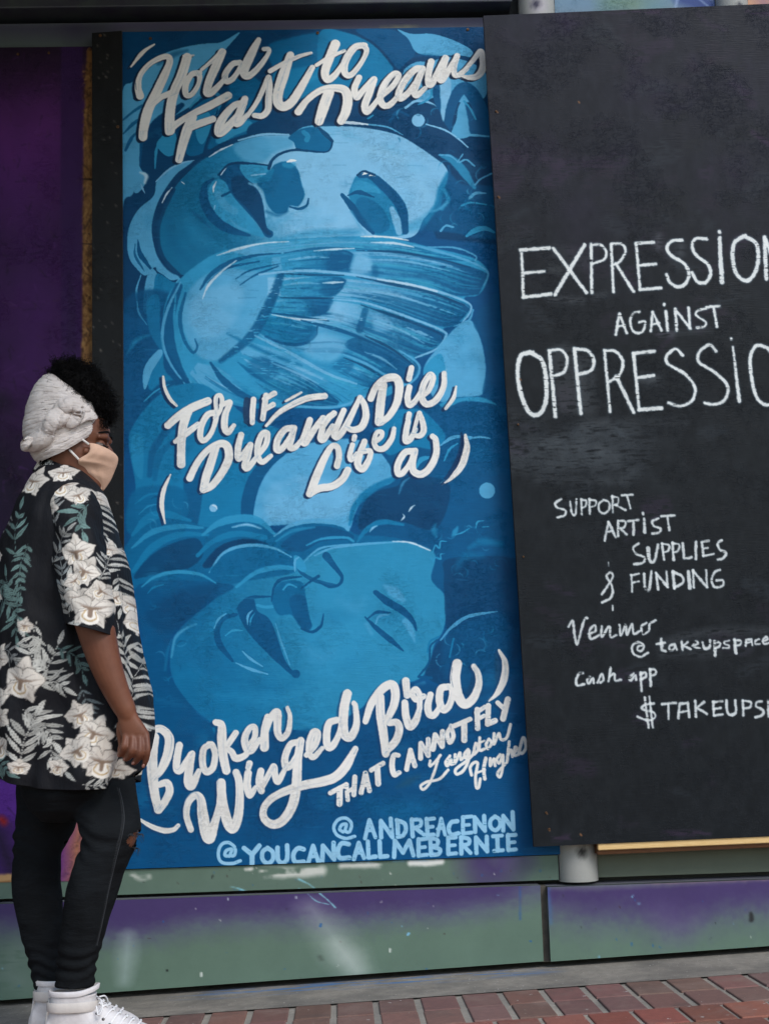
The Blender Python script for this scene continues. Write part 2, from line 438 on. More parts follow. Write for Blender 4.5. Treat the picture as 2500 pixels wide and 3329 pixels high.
for j in range(13):
    y1 = -0.348 - j * 0.175; y0 = y1 - 0.1655
    off = 0.0 if j < 2 else (0.052 if j % 2 == 0 else 0.0)
    for i in range(-40, 45):
        x0 = 0.987 + off + i * 0.1035; x1 = x0 + 0.0875 if j < 2 else x0 + 0.0935
        if j < 2: base = np.array([112, 82, 73]) + r2.uniform(-9, 9) + np.array([r2.uniform(-6, 8), 0, r2.uniform(-3, 6)])
        else: base = np.array([128, 78, 63]) + r2.uniform(-12, 12) + np.array([r2.uniform(-10, 10), r2.uniform(-5, 5), 0])
        n0 = len(bm.verts)
        box_bm(bm, x0, x1, y0, y1, -0.03, 0.0045 + r2.uniform(-0.0012, 0.0012), 0.003, 2)
        bm.verts.ensure_lookup_table()
        jx, jy = r2.uniform(-0.0015, 0.0015), r2.uniform(-0.001, 0.001); tilt = r2.uniform(-0.012, 0.012)
        lc = tuple(float(v) for v in lin(base)) + (1.0,)
        for v in bm.verts[n0:]:
            v[cl] = lc
            v.co.z += GZ(v.co.x) + tilt * (v.co.x - (x0 + x1) / 2)
            v.co.x += jx; v.co.y += jy
tag(from_bm('brick_paving', bm, m, smooth=False), kind='structure')

# ---- storefront
store = empty('storefront', (0.6, 0.1, GZ(0.6)))
tag(store, 'green metal storefront front with purple sprayed base, behind all the painted boards', 'storefront')
box('backing_wall', -7, 9, 0.075, 0.35, -0.3, 4.6, M_back, store, 0)
box('canopy', -7, 0.70, -2.3, 0.06, 3.02, 3.32, M_canopy, store, 0.004)
box('header_beam', -7, 1.17, -0.03, 0.07, 2.845, 3.015, M_beam, store, 0.004)
# fascia below the beam, painted
pn = Panel([(-7, 0, 2.822), (1.185, 0, 2.822), (1.185, 0, 2.66), (-7, 0, 2.66)], 0.024, 0.008, (82, 92, 92), 0.04, 21)
cv = pn.cv; cv.edge = None
cv.stroke([(0, 88), (240, 92)], 22, (52, 44, 78), soft=6, op=.8); cv.stroke([(260, 84), (330, 92)], 34, (40, 32, 60), soft=8, op=.8)
cv.stroke([(390, 80), (900, 74), (1250, 70), (1700, 66)], 40, (74, 62, 100), soft=4, op=.85)
cv.stroke([(0, 72), (800, 62), (1700, 46)], 8, (98, 108, 106), soft=2, op=.7)
cv.stroke([(1240, 92), (1355, 88)], 4, (190, 188, 120), soft=1, op=.8)
pn.build('fascia', M_panel, store)

GREEN = (92, 114, 100); PURP = (66, 50, 98)
def flecks(cv, n, x0, x1, y0, y1, cols, rr, smin=2, smax=9):
    for _ in range(n):
        x, y = rr.uniform(x0, x1), rr.uniform(y0, y1); a = rr.gauss(1.5, 0.7); l = rr.uniform(smin, smax)
        cv.stroke([(x, y), (x + l * math.cos(a), y + l * math.sin(a))], rr.uniform(1.2, 3.4), rr.choice(cols), soft=.5, op=rr.uniform(.5, 1))
def lower(name, x0, x1, y, zt, zb0, zb1, seed, fn, thick=0.03, res=0.0035, base=GREEN):
    pn = Panel([(x0, y, zt), (x1, y, zt), (x1, y, zb1), (x0, y, zb0)], y, res, base, thick, seed)
    pn.edge = (70, 76, 74)
    fn(pn.cv); return pn.build(name, M_panel, store)[0]
WHITE = (206, 206, 198); SKYB = (120, 176, 206); BLUE = (30, 90, 150)
def rail_paint(cv):
    cv.stroke([(0, 2895), (2000, 2840)], 70, (84, 100, 92), soft=14, op=.35)
    cv.stroke([(1568, 2800), (1612, 2830), (1640, 2780)], 110, PURP, soft=14, op=.9)
    cv.stroke([(1560, 2790), (1560, 2880)], 26, PURP, soft=9, op=.6); cv.stroke([(1640, 2790), (1720, 2800)], 24, (90, 84, 120), soft=10, op=.6)
    cv.stroke([(860, 2836), (950, 2838), (1045, 2830)], 30, WHITE, soft=2, dry=.55, op=.9); cv.stroke([(1110, 2815), (1230, 2812)], 16, WHITE, soft=1.5, dry=.5, op=.9)
    cv.stroke([(1335, 2805), (1390, 2806), (1435, 2800)], 20, (222, 222, 216), soft=1.2, op=.95)
    cv.stroke([(430, 2845), (455, 2855), (485, 2850)], 15, WHITE, soft=1.5, dry=.6, op=.7)
    cv.stroke([(800, 2826), (820, 2824)], 8, WHITE, soft=1)
    cv.stroke([(500, 2815), (1400, 2795), (1560, 2786)], 3, SKYB, soft=.8, dry=.7, op=.7)
    for a in ([(750, 2882), (775, 2888), (802, 2900)], [(970, 2857), (1000, 2872), (1027, 2892)], [(970, 2888), (985, 2895)]): cv.stroke(a, 2.6, (130, 190, 205), soft=.6)
    rr = random.Random(4); flecks(cv, 46, 420, 1800, 2820, 2900, [WHITE, BLUE, (40, 44, 44), (60, 40, 40)], rr, 1, 4)
def base_paint(bounds, seed, extra=None):
    def fn(cv):
        xs = [b[0] for b in bounds]
        top = [(x, 2700) for x in (xs[0] - 900, xs[-1] + 900)]
        cv.poly([(xs[0] - 900, 2700), (xs[-1] + 900, 2700), (xs[-1] + 900, bounds[-1][1] + 30)] + [(x, y + 34) for x, y in bounds[::-1]] + [(xs[0] - 900, bounds[0][1] + 34)], (84, 84, 112), soft=20, op=.75)
        cv.poly([(xs[0] - 900, 2700), (xs[-1] + 900, 2700), (xs[-1] + 900, bounds[-1][1] - 20)] + [(x, y - 14) for x, y in bounds[::-1]] + [(xs[0] - 900, bounds[0][1] - 20)], PURP, soft=15, op=.92)
        rr = random.Random(seed)
        flecks(cv, 38, xs[0], xs[-1], 2900, 3220, [WHITE, SKYB, BLUE, BLUE, (60, 36, 40), (40, 44, 44)], rr, 1, 7)
        if extra: extra(cv)
    return fn
def left_extra(cv):
    cv.stroke([(1010, 2950), (1060, 3010), (1110, 3090), (1170, 3180)], [22, 60, 74, 30], (176, 186, 182), soft=16, op=.62)
    cv.stroke([(1095, 3070), (1130, 3110), (1160, 3150)], [14, 44, 14], (206, 212, 208), soft=12, op=.6)
    cv.stroke([(418, 3040), (414, 3100), (405, 3190)], [12, 34, 12], (170, 186, 186), soft=9, op=.75)
    cv.stroke([(60, 3090), (30, 3160), (70, 3190)], 40, (150, 160, 158), soft=14, op=.35, dry=.5)
    for a in ([(1000, 2905), (1030, 2930), (1068, 2940)], [(1040, 2905), (1065, 2925), (1090, 2950)]): cv.stroke(a, 2.6, (130, 190, 205), soft=.6)
    for x, y in ((655, 3162), (1268, 3083)): cv.stroke([(x, y), (x, y + 12)], 5, (226, 226, 220), soft=.6)
    for x, y in ((742, 2920), (963, 2915)): cv.stroke([(x, y), (x, y + 6)], 4, (170, 176, 190), soft=.6)
    cv.stroke([(1044, 3003), (1042, 3012)], 6, BLUE, soft=.6); cv.stroke([(1040, 3110), (1046, 3120)], 9, (60, 66, 62), soft=2, op=.6)
    cv.stroke([(545, 3154), (545, 3156)], 5, (24, 26, 26), soft=.5); cv.stroke([(1690, 2880), (1690, 2990)], 4, (40, 80, 150), soft=1, op=.6)
    cv.stroke([(1325, 3040), (1328, 3034)], 6, SKYB, soft=.5)
def right_extra(cv):
    cv.stroke([(1790, 2878), (2000, 2876), (2500, 2850)], 10, (120, 132, 122), soft=4, op=.9)
    cv.stroke([(2100, 2862), (2300, 2857), (2500, 2850)], 9, (176, 110, 124), soft=3, op=.8)
    cv.stroke([(2140, 2980), (2210, 3005), (2250, 2990)], [40, 70, 30], (104, 92, 128), soft=14, op=.5)
    cv.poly([(2434, 2956), (2450, 2975), (2450, 2993), (2435, 3001)], (42, 44, 46), soft=.6, smooth=False)
    cv.stroke([(1783, 2890), (1790, 3000)], 6, (60, 110, 160), soft=2, op=.6)
zb = lambda x: GZ(x) + 0.022
xj = P(1761, 3000, -0.036)[0]; xk = P(1784, 3000, -0.05)[0]
lower('base_panel', -4.0, xj, -0.036, 0.262, zb(-4), zb(xj), 31, base_paint([(0, 3010), (420, 3040), (620, 3000), (900, 2985), (1100, 2990), (1300, 2970), (1480, 2965), (1560, 2940), (1660, 2945), (1765, 2890)], 5, left_extra))
lower('base_panel', xk, 6.0, -0.05, 0.258, zb(xk), zb(6.0), 32, base_paint([(1783, 2960), (1880, 2985), (2000, 2975), (2100, 2985), (2180, 3020), (2230, 3010), (2330, 2970), (2500, 2945), (2600, 2950)], 6, right_extra))
box('plinth_top', -4.0, xj, -0.0355, 0.075, 0.236, 0.2615, M_panel, store, 0).data.color_attributes.new('Paint', 'FLOAT_COLOR', 'POINT')
box('plinth_top', xk, 6.0, -0.0495, 0.075, 0.232, 0.2575, M_panel, store, 0).data.color_attributes.new('Paint', 'FLOAT_COLOR', 'POINT')
for o in store.children:
    if o.name.startswith('plinth_top'):
        n = len(o.data.vertices); o.data.color_attributes['Paint'].data.foreach_set('color', np.tile(np.append(lin((112, 112, 120)), 1), n).astype(np.float32))
M_joint = simple('joint_filler', (92, 86, 76), 0.8, 0.15, 30, 0.1, c2=(64, 60, 54))
box('joint_strip', xj - .002, xk + .002, -0.022, 0.07, zb(xj) - .004, 0.258, M_joint, store, 0)
xc0, xc1 = P(1822, 2800, -0.03)[0], P(1950, 2800, -0.03)[0]
lower('sill_rail', -4.0, xc0 - 0.002, 0.006, 0.3375, 0.271, 0.271, 33, rail_paint, 0.05)
lower('sill_rail', xc1 + 0.002, 6.0, 0.022, 0.3375, 0.272, 0.272, 34, lambda cv: cv.stroke([(1950, 2790), (2500, 2775)], 30, (92, 98, 84), soft=8, op=.7), 0.04, base=(92, 100, 86))
M_screw2 = simple('column_edge', (128, 128, 124), 0.5, 0.1, 40, 0.05)
# round columns, painted pale grey, with sprayed marks
def column(x, r, y, z0, z1, marks):
    n = 72; zs = np.arange(z0, z1 + .001, 0.006)
    th = np.linspace(0, 2 * math.pi, n, endpoint=False)
    V = np.array([(x + r * math.cos(t), y + r * math.sin(t), z) for z in zs for t in th])
    c = np.tile(lin((154, 154, 149)), (len(V), 1))
    for (mx, mz, mr, mc, op) in marks:
        d = np.hypot(V[:, 0] - mx, V[:, 2] - mz) + 0.006 * (nrng.random(len(V)) - .5)
        a = (np.clip(1.3 - d / mr, 0, 1) * op * (V[:, 1] < y))[:, None]; c = c * (1 - a) + lin(mc) * a
    i = np.arange(len(zs) - 1)[:, None] * n; k = np.arange(n)[None, :]
    Q = np.stack([i + k, i + (k + 1) % n, i + n + (k + 1) % n, i + n + k], -1).reshape(-1, 4)
    return link('column', mesh_np('column', V, Q, np.concatenate([c, np.ones((len(c), 1))], 1), True), M_panel, store)
xm = (xc0 + xc1) / 2; rc = (xc1 - xc0) / 2
for xe in (xm - rc + .0035, xm + rc - .0035): box('column_trim', xe - .0018, xe + .0018, 0.004, 0.02, 0.267, 3.1, M_screw2, store, 0)
pm = P(1893, 2770, -0.035); pt = P(1742, 12, -0.035)
column(xm, rc, 0.02, 0.266, 3.12, [(xm, 2.83, 0.03, (170, 160, 176), .5), (pm[0], pm[2], 0.017, (30, 30, 30), 1.0), (pt[0], pt[2], 0.017, (60, 58, 74), 1.0)])
p2c = P(2395, 10, -0.03)
column(p2c[0], rc * .9, 0.03, 2.3, 3.12, [(p2c[0] + .01, p2c[2], 0.012, (50, 50, 60), 1.0)])

# painted board seen above the chalk board
pn = Panel([(xc1 + .004, 0, 3.1), (p2c[0] - rc * .9 - .002, 0, 3.1), (p2c[0] - rc * .9 - .002, 0, 2.3), (xc1 + .004, 0, 2.3)], 0.03, 0.004, (120, 134, 148), 0.016, 41)
cv = pn.cv
cv.stroke([(1800, 10), (1980, 14)], 90, (104, 134, 156), soft=10, op=.9); cv.stroke([(1990, 5), (2120, 16)], 60, (104, 134, 110), soft=12, op=.9)
cv.stroke([(2120, 20), (2230, -10)], 40, (96, 130, 152), soft=9, op=.8); cv.stroke([(2220, -10), (2300, 20)], 66, (56, 74, 128), soft=4, op=.95)
cv.stroke([(2205, -20), (2195, 24)], 7, (140, 160, 190), soft=1); cv.stroke([(2250, -20), (2300, 20)], 3, (140, 160, 190), soft=1); cv.stroke([(2330, -30), (2338, 30)], 8, (40, 44, 66), soft=1.5)
bd = pn.build('painted_board', M_board, None)[0]
tag(bd, 'blue and green painted board peeping above the top of the black chalk lettered board', 'painted board')
pn = Panel([(p2c[0] + rc * .9 + .003, 0, 3.1), (3.6, 0, 3.1), (3.6, 0, 2.3), (p2c[0] + rc * .9 + .003, 0, 2.3)], 0.03, 0.006, (196, 150, 120), 0.016, 43)
pn.cv.stroke([(2470, -20), (2490, 30)], 20, (120, 92, 130), soft=6, op=.8)
bd = pn.build('painted_board', M_board, None)[0]
tag(bd, 'peach coloured painted board in the top right corner beside the second column', 'painted board')

def screw(p, parent, r=0.006):
    bm = bmesh.new()
    bmesh.ops.create_cone(bm, cap_ends=True, segments=12, radius1=r, radius2=r * .75, depth=0.003)
    bmesh.ops.rotate(bm, verts=bm.verts, matrix=Matrix.Rotation(math.radians(90), 3, 'X'))
    for a in (0, 90):
        v0 = len(bm.verts); box_bm(bm, -r * .7, r * .7, -0.0024, -0.0012, -r * .12, r * .12)
    bmesh.ops.translate(bm, verts=bm.verts, vec=Vector(p) - Vector((0, 0.0008, 0)))
    return from_bm('screw', bm, M_screw, parent, smooth=False)

# ---- purple board with bare strand board edge
xs0, xs1 = P(300, 900, -.012)[0], P(398, 900, -.012)[0]
pu = Panel([(-1.5, 0, 2.742), (xs1 - .02, 0, 2.737), (xs1 - .02, 0, .31), (-1.5, 0, .335)], 0.004, 0.0026, (46, 24, 66), 0.014, 51)
pu.edge = (110, 80, 48)
cv = pu.cv
n = fnoise(cv.H, cv.W, 60, 60, 77, 4)[..., None]
cv.img[:] = np.array([34, 17, 44]) * (1 - n) + np.array([58, 24, 74]) * n
cv.stroke([(0, 430), (60, 520), (150, 400)], 260, (104, 44, 122), soft=50, op=.65)
cv.stroke([(40, 600), (120, 900), (100, 1200)], 200, (74, 32, 100), soft=50, op=.6)
cv.stroke([(0, 2000), (40, 2300), (20, 2500)], 300, (80, 40, 120), soft=50, op=.7)
cv.stroke([(0, 1480), (60, 1620), (90, 1700)], 130, (24, 16, 34), soft=22, op=.85); cv.stroke([(0, 1600), (20, 1900)], 80, (26, 18, 40), soft=16, op=.6)
cv.stroke([(0, 2560), (30, 2790)], 200, (96, 48, 150), soft=16, op=.85); cv.stroke([(0, 2720), (40, 2830)], 70, (34, 26, 48), soft=14, op=.9)
cv.stroke([(6, 2664), (14, 2672)], 16, (170, 40, 30), soft=4)
cv.stroke([(215, 2640), (232, 2800), (205, 2900)], 130, (112, 58, 130), soft=10, op=.95); cv.stroke([(262, 2650), (248, 2790), (228, 2860)], [20, 50, 16], (176, 120, 76), soft=10, op=.9)
cv.stroke([(228, 890), (236, 1000), (234, 1128)], [16, 24, 28], (18, 14, 22), soft=2, op=.9)
cv.stroke([(0, 165), (280, 160)], 120, (24, 16, 26), soft=40, op=.75)  # soft dark band along the top edge: overhang shade painted in
cv.stroke([(0, 1300), (10, 1310)], 40, (20, 14, 26), soft=10, op=.7)
# strands of the board under the paint, sprayed haze and scuffs
r9 = random.Random(91)
for _ in range(700):
    x, y = r9.uniform(0, 275), r9.uniform(170, 2860); a = r9.choice([r9.gauss(0, .4), r9.gauss(1.57, .5)]); l = r9.uniform(8, 40)
    cv.stroke([(x, y), (x + l * math.cos(a), y + l * math.sin(a))], r9.uniform(1.5, 7), r9.choice([(84, 44, 104), (24, 14, 34), (30, 18, 40), (64, 30, 84), (60, 40, 60)]), soft=.9, op=r9.uniform(.12, .4), dry=.2)
# bare strip at the right edge
cv.poly([(284, 160), (420, 150), (420, 2600), (270, 2600), (266, 1100), (270, 500), (280, 230)], (116, 82, 46), soft=1.4, smooth=False)
rr = random.Random(9)
for _ in range(520):
    x, y = rr.uniform(268, 310), rr.uniform(200, 1250); a = rr.gauss(1.57, .6); l = rr.uniform(5, 26)
    cv.stroke([(x, y), (x + l * math.cos(a), y + l * math.sin(a))], rr.uniform(2, 8), rr.choice([(150, 114, 70), (110, 76, 42), (78, 50, 27), (134, 98, 60), (60, 40, 25)]), soft=.9, op=.7)
for y in (582, 792): cv.stroke([(262, y), (310, y + 2)], 5, (40, 26, 18), soft=.8)
cv.poly([(200, 150), (272, 150), (268, 1100), (262, 1170), (200, 1170)], (48, 24, 70), soft=2, smooth=False, op=.85)
cv.stroke([(0, 2862), (60, 2860)], 36, (190, 150, 104), soft=1.5); cv.stroke([(0, 2868), (60, 2864)], 5, (150, 108, 70), soft=1)
purple = pu.build('purple_board', M_board, None)[0]
tag(purple, 'dark purple spray painted board with a bare wood edge, behind the person', 'painted board')
screw(P(292, 160, 0.004), purple)
for p in ((290, 760), (60, 176), (160, 172)): screw(P(*p, 0.0035), purple, .0042)

# ---- narrow black board
st = Panel([P(300, 107, -.012), P(397, 100, -.012), (xs1, 0, .345), (xs0, 0, .345)], -0.012, 0.004, (24, 25, 26), 0.016, 61)
st.cv.img[:] += (fnoise(st.H, st.W, 40, 12, 3)[..., None] - .5) * 12
for _ in range(60):
    x, y = rr.uniform(302, 395), rr.uniform(110, 1700); st.cv.stroke([(x, y), (x + 2, y + rr.uniform(1, 4))], 2.5, (120, 112, 104), soft=.6, op=.7)
strip = st.build('black_strip_board', M_black, None)[0]
tag(strip, 'narrow plain black board between the purple board and the blue mural', 'painted board')
for p in ((327, 115), (384, 412)): screw(P(*p, -.0125), strip, .005)
# ================================================================== LETTERING (traced strokes: tile, width in tile units, points)
def S(t, w, *pts, **k): return (t, w, list(pts), k)
def LN(t, w, *pts): return (t, w, list(pts), {'linear': True})
HOLD = [
 S('A', [12, 34, 12], (268, 152), (180, 212), (88, 325)),
 S('A', [62, 40, 40, 52, 70, 76, 78, 66], (158, 550), (142, 480), (160, 390), (235, 300), (340, 248), (385, 262), (372, 330), (300, 490), (220, 660), (186, 800), (180, 868)),
 S('A', [72, 78, 74, 76, 80], (520, 252), (478, 390), (420, 520), (392, 650), (385, 760), (388, 815)),
 S('A', [58, 46, 56], (235, 625), (320, 560), (420, 520)),
 S('A', 13, (492, 240), (530, 243), (570, 236)),
 S('A', [56, 50, 64, 66], (378, 828), (440, 765), (560, 690), (700, 622), (835, 548)),
 S('A', [46, 48, 50, 40, 34, 46], (615, 372), (555, 385), (510, 465), (512, 540), (552, 540), (598, 480), (618, 405), (600, 372)),
 S('A', [26, 32, 44], (630, 348), (705, 285), (790, 208)),
 S('A', [64, 72, 66, 56, 36], (790, 212), (735, 335), (690, 440), (672, 520), (700, 528), (755, 480), (812, 415)),
 S('A', [46, 50, 52, 40, 40], (925, 292), (870, 305), (815, 380), (822, 435), (868, 420), (922, 345), (940, 300)),
 S('A', [44, 66, 74, 70, 52, 46, 34, 36], (1070, 118), (1015, 225), (965, 335), (962, 385), (1000, 392), (1075, 325), (1142, 230), (1148, 190), (1112, 188)),
 S('A', [74, 80, 72, 60], (560, 715), (515, 830), (482, 940), (458, 1040)),
 S('A', [66, 60, 56], (520, 800), (610, 765), (718, 728)),
 S('A', [46, 58, 70, 70, 56, 44], (960, 600), (880, 625), (800, 715), (765, 790), (772, 835), (845, 775), (925, 680), (962, 605)),
 S('A', [54, 64, 60, 36], (965, 572), (925, 680), (898, 755), (925, 755), (985, 695)),
 S('A', [34, 38, 44], (985, 702), (1065, 585), (1145, 408)),
 S('A', [40, 52, 54, 52, 44], (1150, 405), (1155, 470), (1148, 570), (1142, 655), (1100, 702), (1040, 700)),
 S('A', [62, 84, 80, 72, 62, 44], (1315, 235), (1262, 390), (1222, 520), (1220, 600), (1262, 632), (1330, 590), (1415, 455), (1485, 330)),
 S('A', [40, 38, 34, 22], (1160, 358), (1275, 292), (1390, 242), (1475, 218)),
 S('B', [76, 72, 66, 50, 32], (120, 150), (72, 265), (40, 370), (62, 425), (120, 385), (185, 290)),
 S('B', [30, 36, 26], (-25, 312), (85, 245), (190, 202)),
 S('B', [50, 58, 60, 52, 40, 36, 48], (345, 160), (270, 175), (200, 275), (192, 370), (240, 388), (315, 300), (360, 205), (335, 158)),
 S('B', [62, 50, 52, 60, 76, 78, 66], (-165, 672), (-95, 580), (5, 508), (100, 488), (190, 505), (215, 575), (200, 670), (165, 742)),
 S('B', [84, 86, 70], (70, 525), (30, 635), (-5, 745)),
 S('B', [50, 54, 48, 50], (302, 408), (268, 492), (285, 560), (335, 505), (410, 425)),
 S('B', [54, 58, 60, 44, 34], (418, 422), (385, 520), (348, 620), (362, 672), (420, 615), (475, 535)),
 S('B', [44, 46, 46, 56, 54, 40], (465, 558), (560, 475), (608, 395), (572, 378), (505, 450), (465, 555), (485, 618), (535, 620), (600, 555)),
 S('B', [54, 56, 56, 46, 40], (790, 340), (735, 345), (655, 430), (608, 530), (625, 568), (690, 515), (755, 420), (792, 345)),
 S('B', [50, 54, 54, 36], (792, 340), (755, 435), (728, 515), (748, 545), (810, 490)),
 S('B', [54, 52, 48], (858, 285), (838, 375), (835, 450), (860, 460), (905, 375), (965, 255)),
 S('B', [50, 50, 44], (972, 258), (948, 340), (925, 420), (950, 420), (1005, 330), (1055, 250)),
 S('B', [46, 46, 40], (1058, 240), (1035, 320), (1038, 385), (1075, 385), (1130, 340)),
 S('B', [34, 38, 44, 56, 60, 48, 20], (1120, 348), (1190, 262), (1238, 205), (1255, 265), (1255, 335), (1215, 395), (1150, 408), (1085, 392)),
]
FORIF = [
 S('C', [18, 24, 28, 20], (336, 580), (348, 665), (388, 750), (438, 803)),
 S('C', [10, 34, 34, 8], (392, 1335), (342, 1450), (325, 1570), (350, 1712)),
 S('C', [56, 62, 66, 60], (372, 955), (452, 885), (560, 818), (680, 768)),
 S('C', [70, 66, 62, 64], (525, 850), (492, 950), (476, 1090), (474, 1255)),
 S('C', [36, 52, 44], (430, 1080), (510, 1020), (605, 948)),
 S('C', [48, 48, 48, 40, 36, 44], (745, 858), (680, 872), (630, 960), (622, 1045), (652, 1072), (708, 1010), (742, 905), (735, 855)),
 S('C', [28, 34, 34, 30], (748, 868), (740, 790), (745, 735), (775, 725), (790, 765), (775, 840), (735, 900)),
 S('C', [38, 42, 54, 52, 32], (785, 800), (850, 778), (815, 870), (808, 965), (835, 1010), (880, 955)),
 S('C', [42, 44, 38], (1032, 755), (1024, 850), (1022, 935)),
 S('C', [44, 44, 40], (1128, 725), (1115, 815), (1103, 905)), S('C', [40, 42], (1115, 752), (1192, 708)), S('C', [40, 42], (1112, 835), (1182, 795)),
 S('C', [22, 40, 50, 48], (1130, 958), (1220, 862), (1330, 795), (1450, 745), (1580, 728)),
 S('C', [18, 22, 16], (1280, 768), (1340, 735), (1400, 702)),
 S('C', [54, 50, 50, 62, 64, 56, 50], (540, 1362), (598, 1245), (680, 1145), (780, 1095), (832, 1125), (838, 1220), (775, 1340), (705, 1425), (645, 1452)),
 S('C', [58, 66, 62], (742, 1120), (705, 1240), (668, 1350), (648, 1445)),
 S('C', [46, 50, 46, 40], (936, 1028), (915, 1110), (910, 1195), (932, 1205), (1005, 1105)),
 S('C', [46, 54, 52, 36], (1008, 1105), (988, 1185), (965, 1265), (988, 1280), (1058, 1200)),
 S('C', [38, 44, 46, 50, 46, 34], (1062, 1190), (1125, 1105), (1138, 1020), (1098, 1022), (1065, 1110), (1065, 1195), (1100, 1238), (1165, 1190)),
 S('C', [50, 52, 52, 42, 38], (1325, 975), (1270, 990), (1218, 1065), (1210, 1140), (1248, 1138), (1310, 1050), (1338, 985)),
 S('C', [46, 52, 48, 36], (1345, 975), (1322, 1060), (1312, 1125), (1350, 1125), (1400, 1072)),
 S('C', [50, 54, 48, 46], (1465, 915), (1435, 1010), (1412, 1078), (1435, 1085), (1500, 985), (1565, 900)),
 S('C', [48, 50, 40], (1568, 900), (1560, 980), (1548, 1055), (1575, 1060), (1640, 960)),
 S('D', [40, 50, 46], (25, 965), (65, 900), (110, 862)),
 S('D', [44, 52, 50, 36], (185, 840), (142, 940), (112, 1025), (142, 1040), (210, 945), (305, 750)),
 S('D', [40, 50, 56, 54, 40], (310, 740), (345, 800), (355, 890), (320, 968), (255, 990), (208, 972)),
 S('D', [50, 50, 62, 66, 60, 52, 48], (392, 750), (435, 655), (510, 595), (585, 590), (612, 655), (595, 775), (540, 875), (475, 932)),
 S('D', [60, 68, 64], (490, 645), (470, 770), (455, 930)),
 S('D', [44, 44], (706, 512), (686, 598)),
 S('D', [46, 48, 44, 30], (690, 660), (675, 740), (690, 800), (735, 765), (778, 690)),
 S('D', [36, 44, 46, 50, 54, 50, 44, 40], (785, 735), (838, 685), (872, 595), (848, 565), (798, 645), (785, 740), (825, 792), (895, 760), (952, 660), (958, 555)),
 S('D', [14, 32, 24], (1050, 655), (1028, 745), (970, 825)),
 S('D', [42, 40], (688, 868), (680, 905)), S('D', [44, 48, 50, 30], (680, 925), (665, 1000), (662, 1075), (700, 1055), (740, 985)),
 S('D', [34, 44, 48, 44, 30], (768, 858), (790, 925), (800, 995), (770, 1035), (715, 1030)),
 S('D', [26, 30], (705, 1065), (762, 860)),
 S('D', [48, 46, 44, 54, 62, 64, 58], (132, 1268), (148, 1195), (136, 1125), (92, 1118), (40, 1200), (-20, 1335), (-75, 1480)),
 S('D', [50, 58, 56, 54], (-80, 1485), (0, 1440), (95, 1425), (175, 1370), (215, 1300)),
 S('D', [38, 36], (268, 1040), (262, 1065)), S('D', [38, 42, 30], (252, 1105), (232, 1180), (242, 1222), (285, 1170)),
 S('D', [46, 50, 56, 50, 42, 40], (345, 1080), (308, 1175), (292, 1255), (330, 1292), (380, 1215), (388, 1155), (340, 1155)),
 S('D', [36, 36, 34, 42, 48, 42, 34], (425, 1085), (472, 1045), (478, 1008), (440, 1010), (418, 1080), (442, 1132), (498, 1130), (555, 1055), (572, 980)),
 S('D', [50, 52, 50, 40, 40], (722, 1155), (655, 1165), (602, 1255), (602, 1325), (640, 1320), (698, 1240), (728, 1155)),
 S('D', [46, 54, 56, 54, 50, 44], (735, 1150), (715, 1240), (722, 1308), (780, 1332), (845, 1285), (895, 1180), (892, 1070), (868, 1040)),
 S('D', [20, 50, 54, 42, 10], (1120, 1030), (1132, 1130), (1092, 1265), (1015, 1360), (962, 1398)),
]
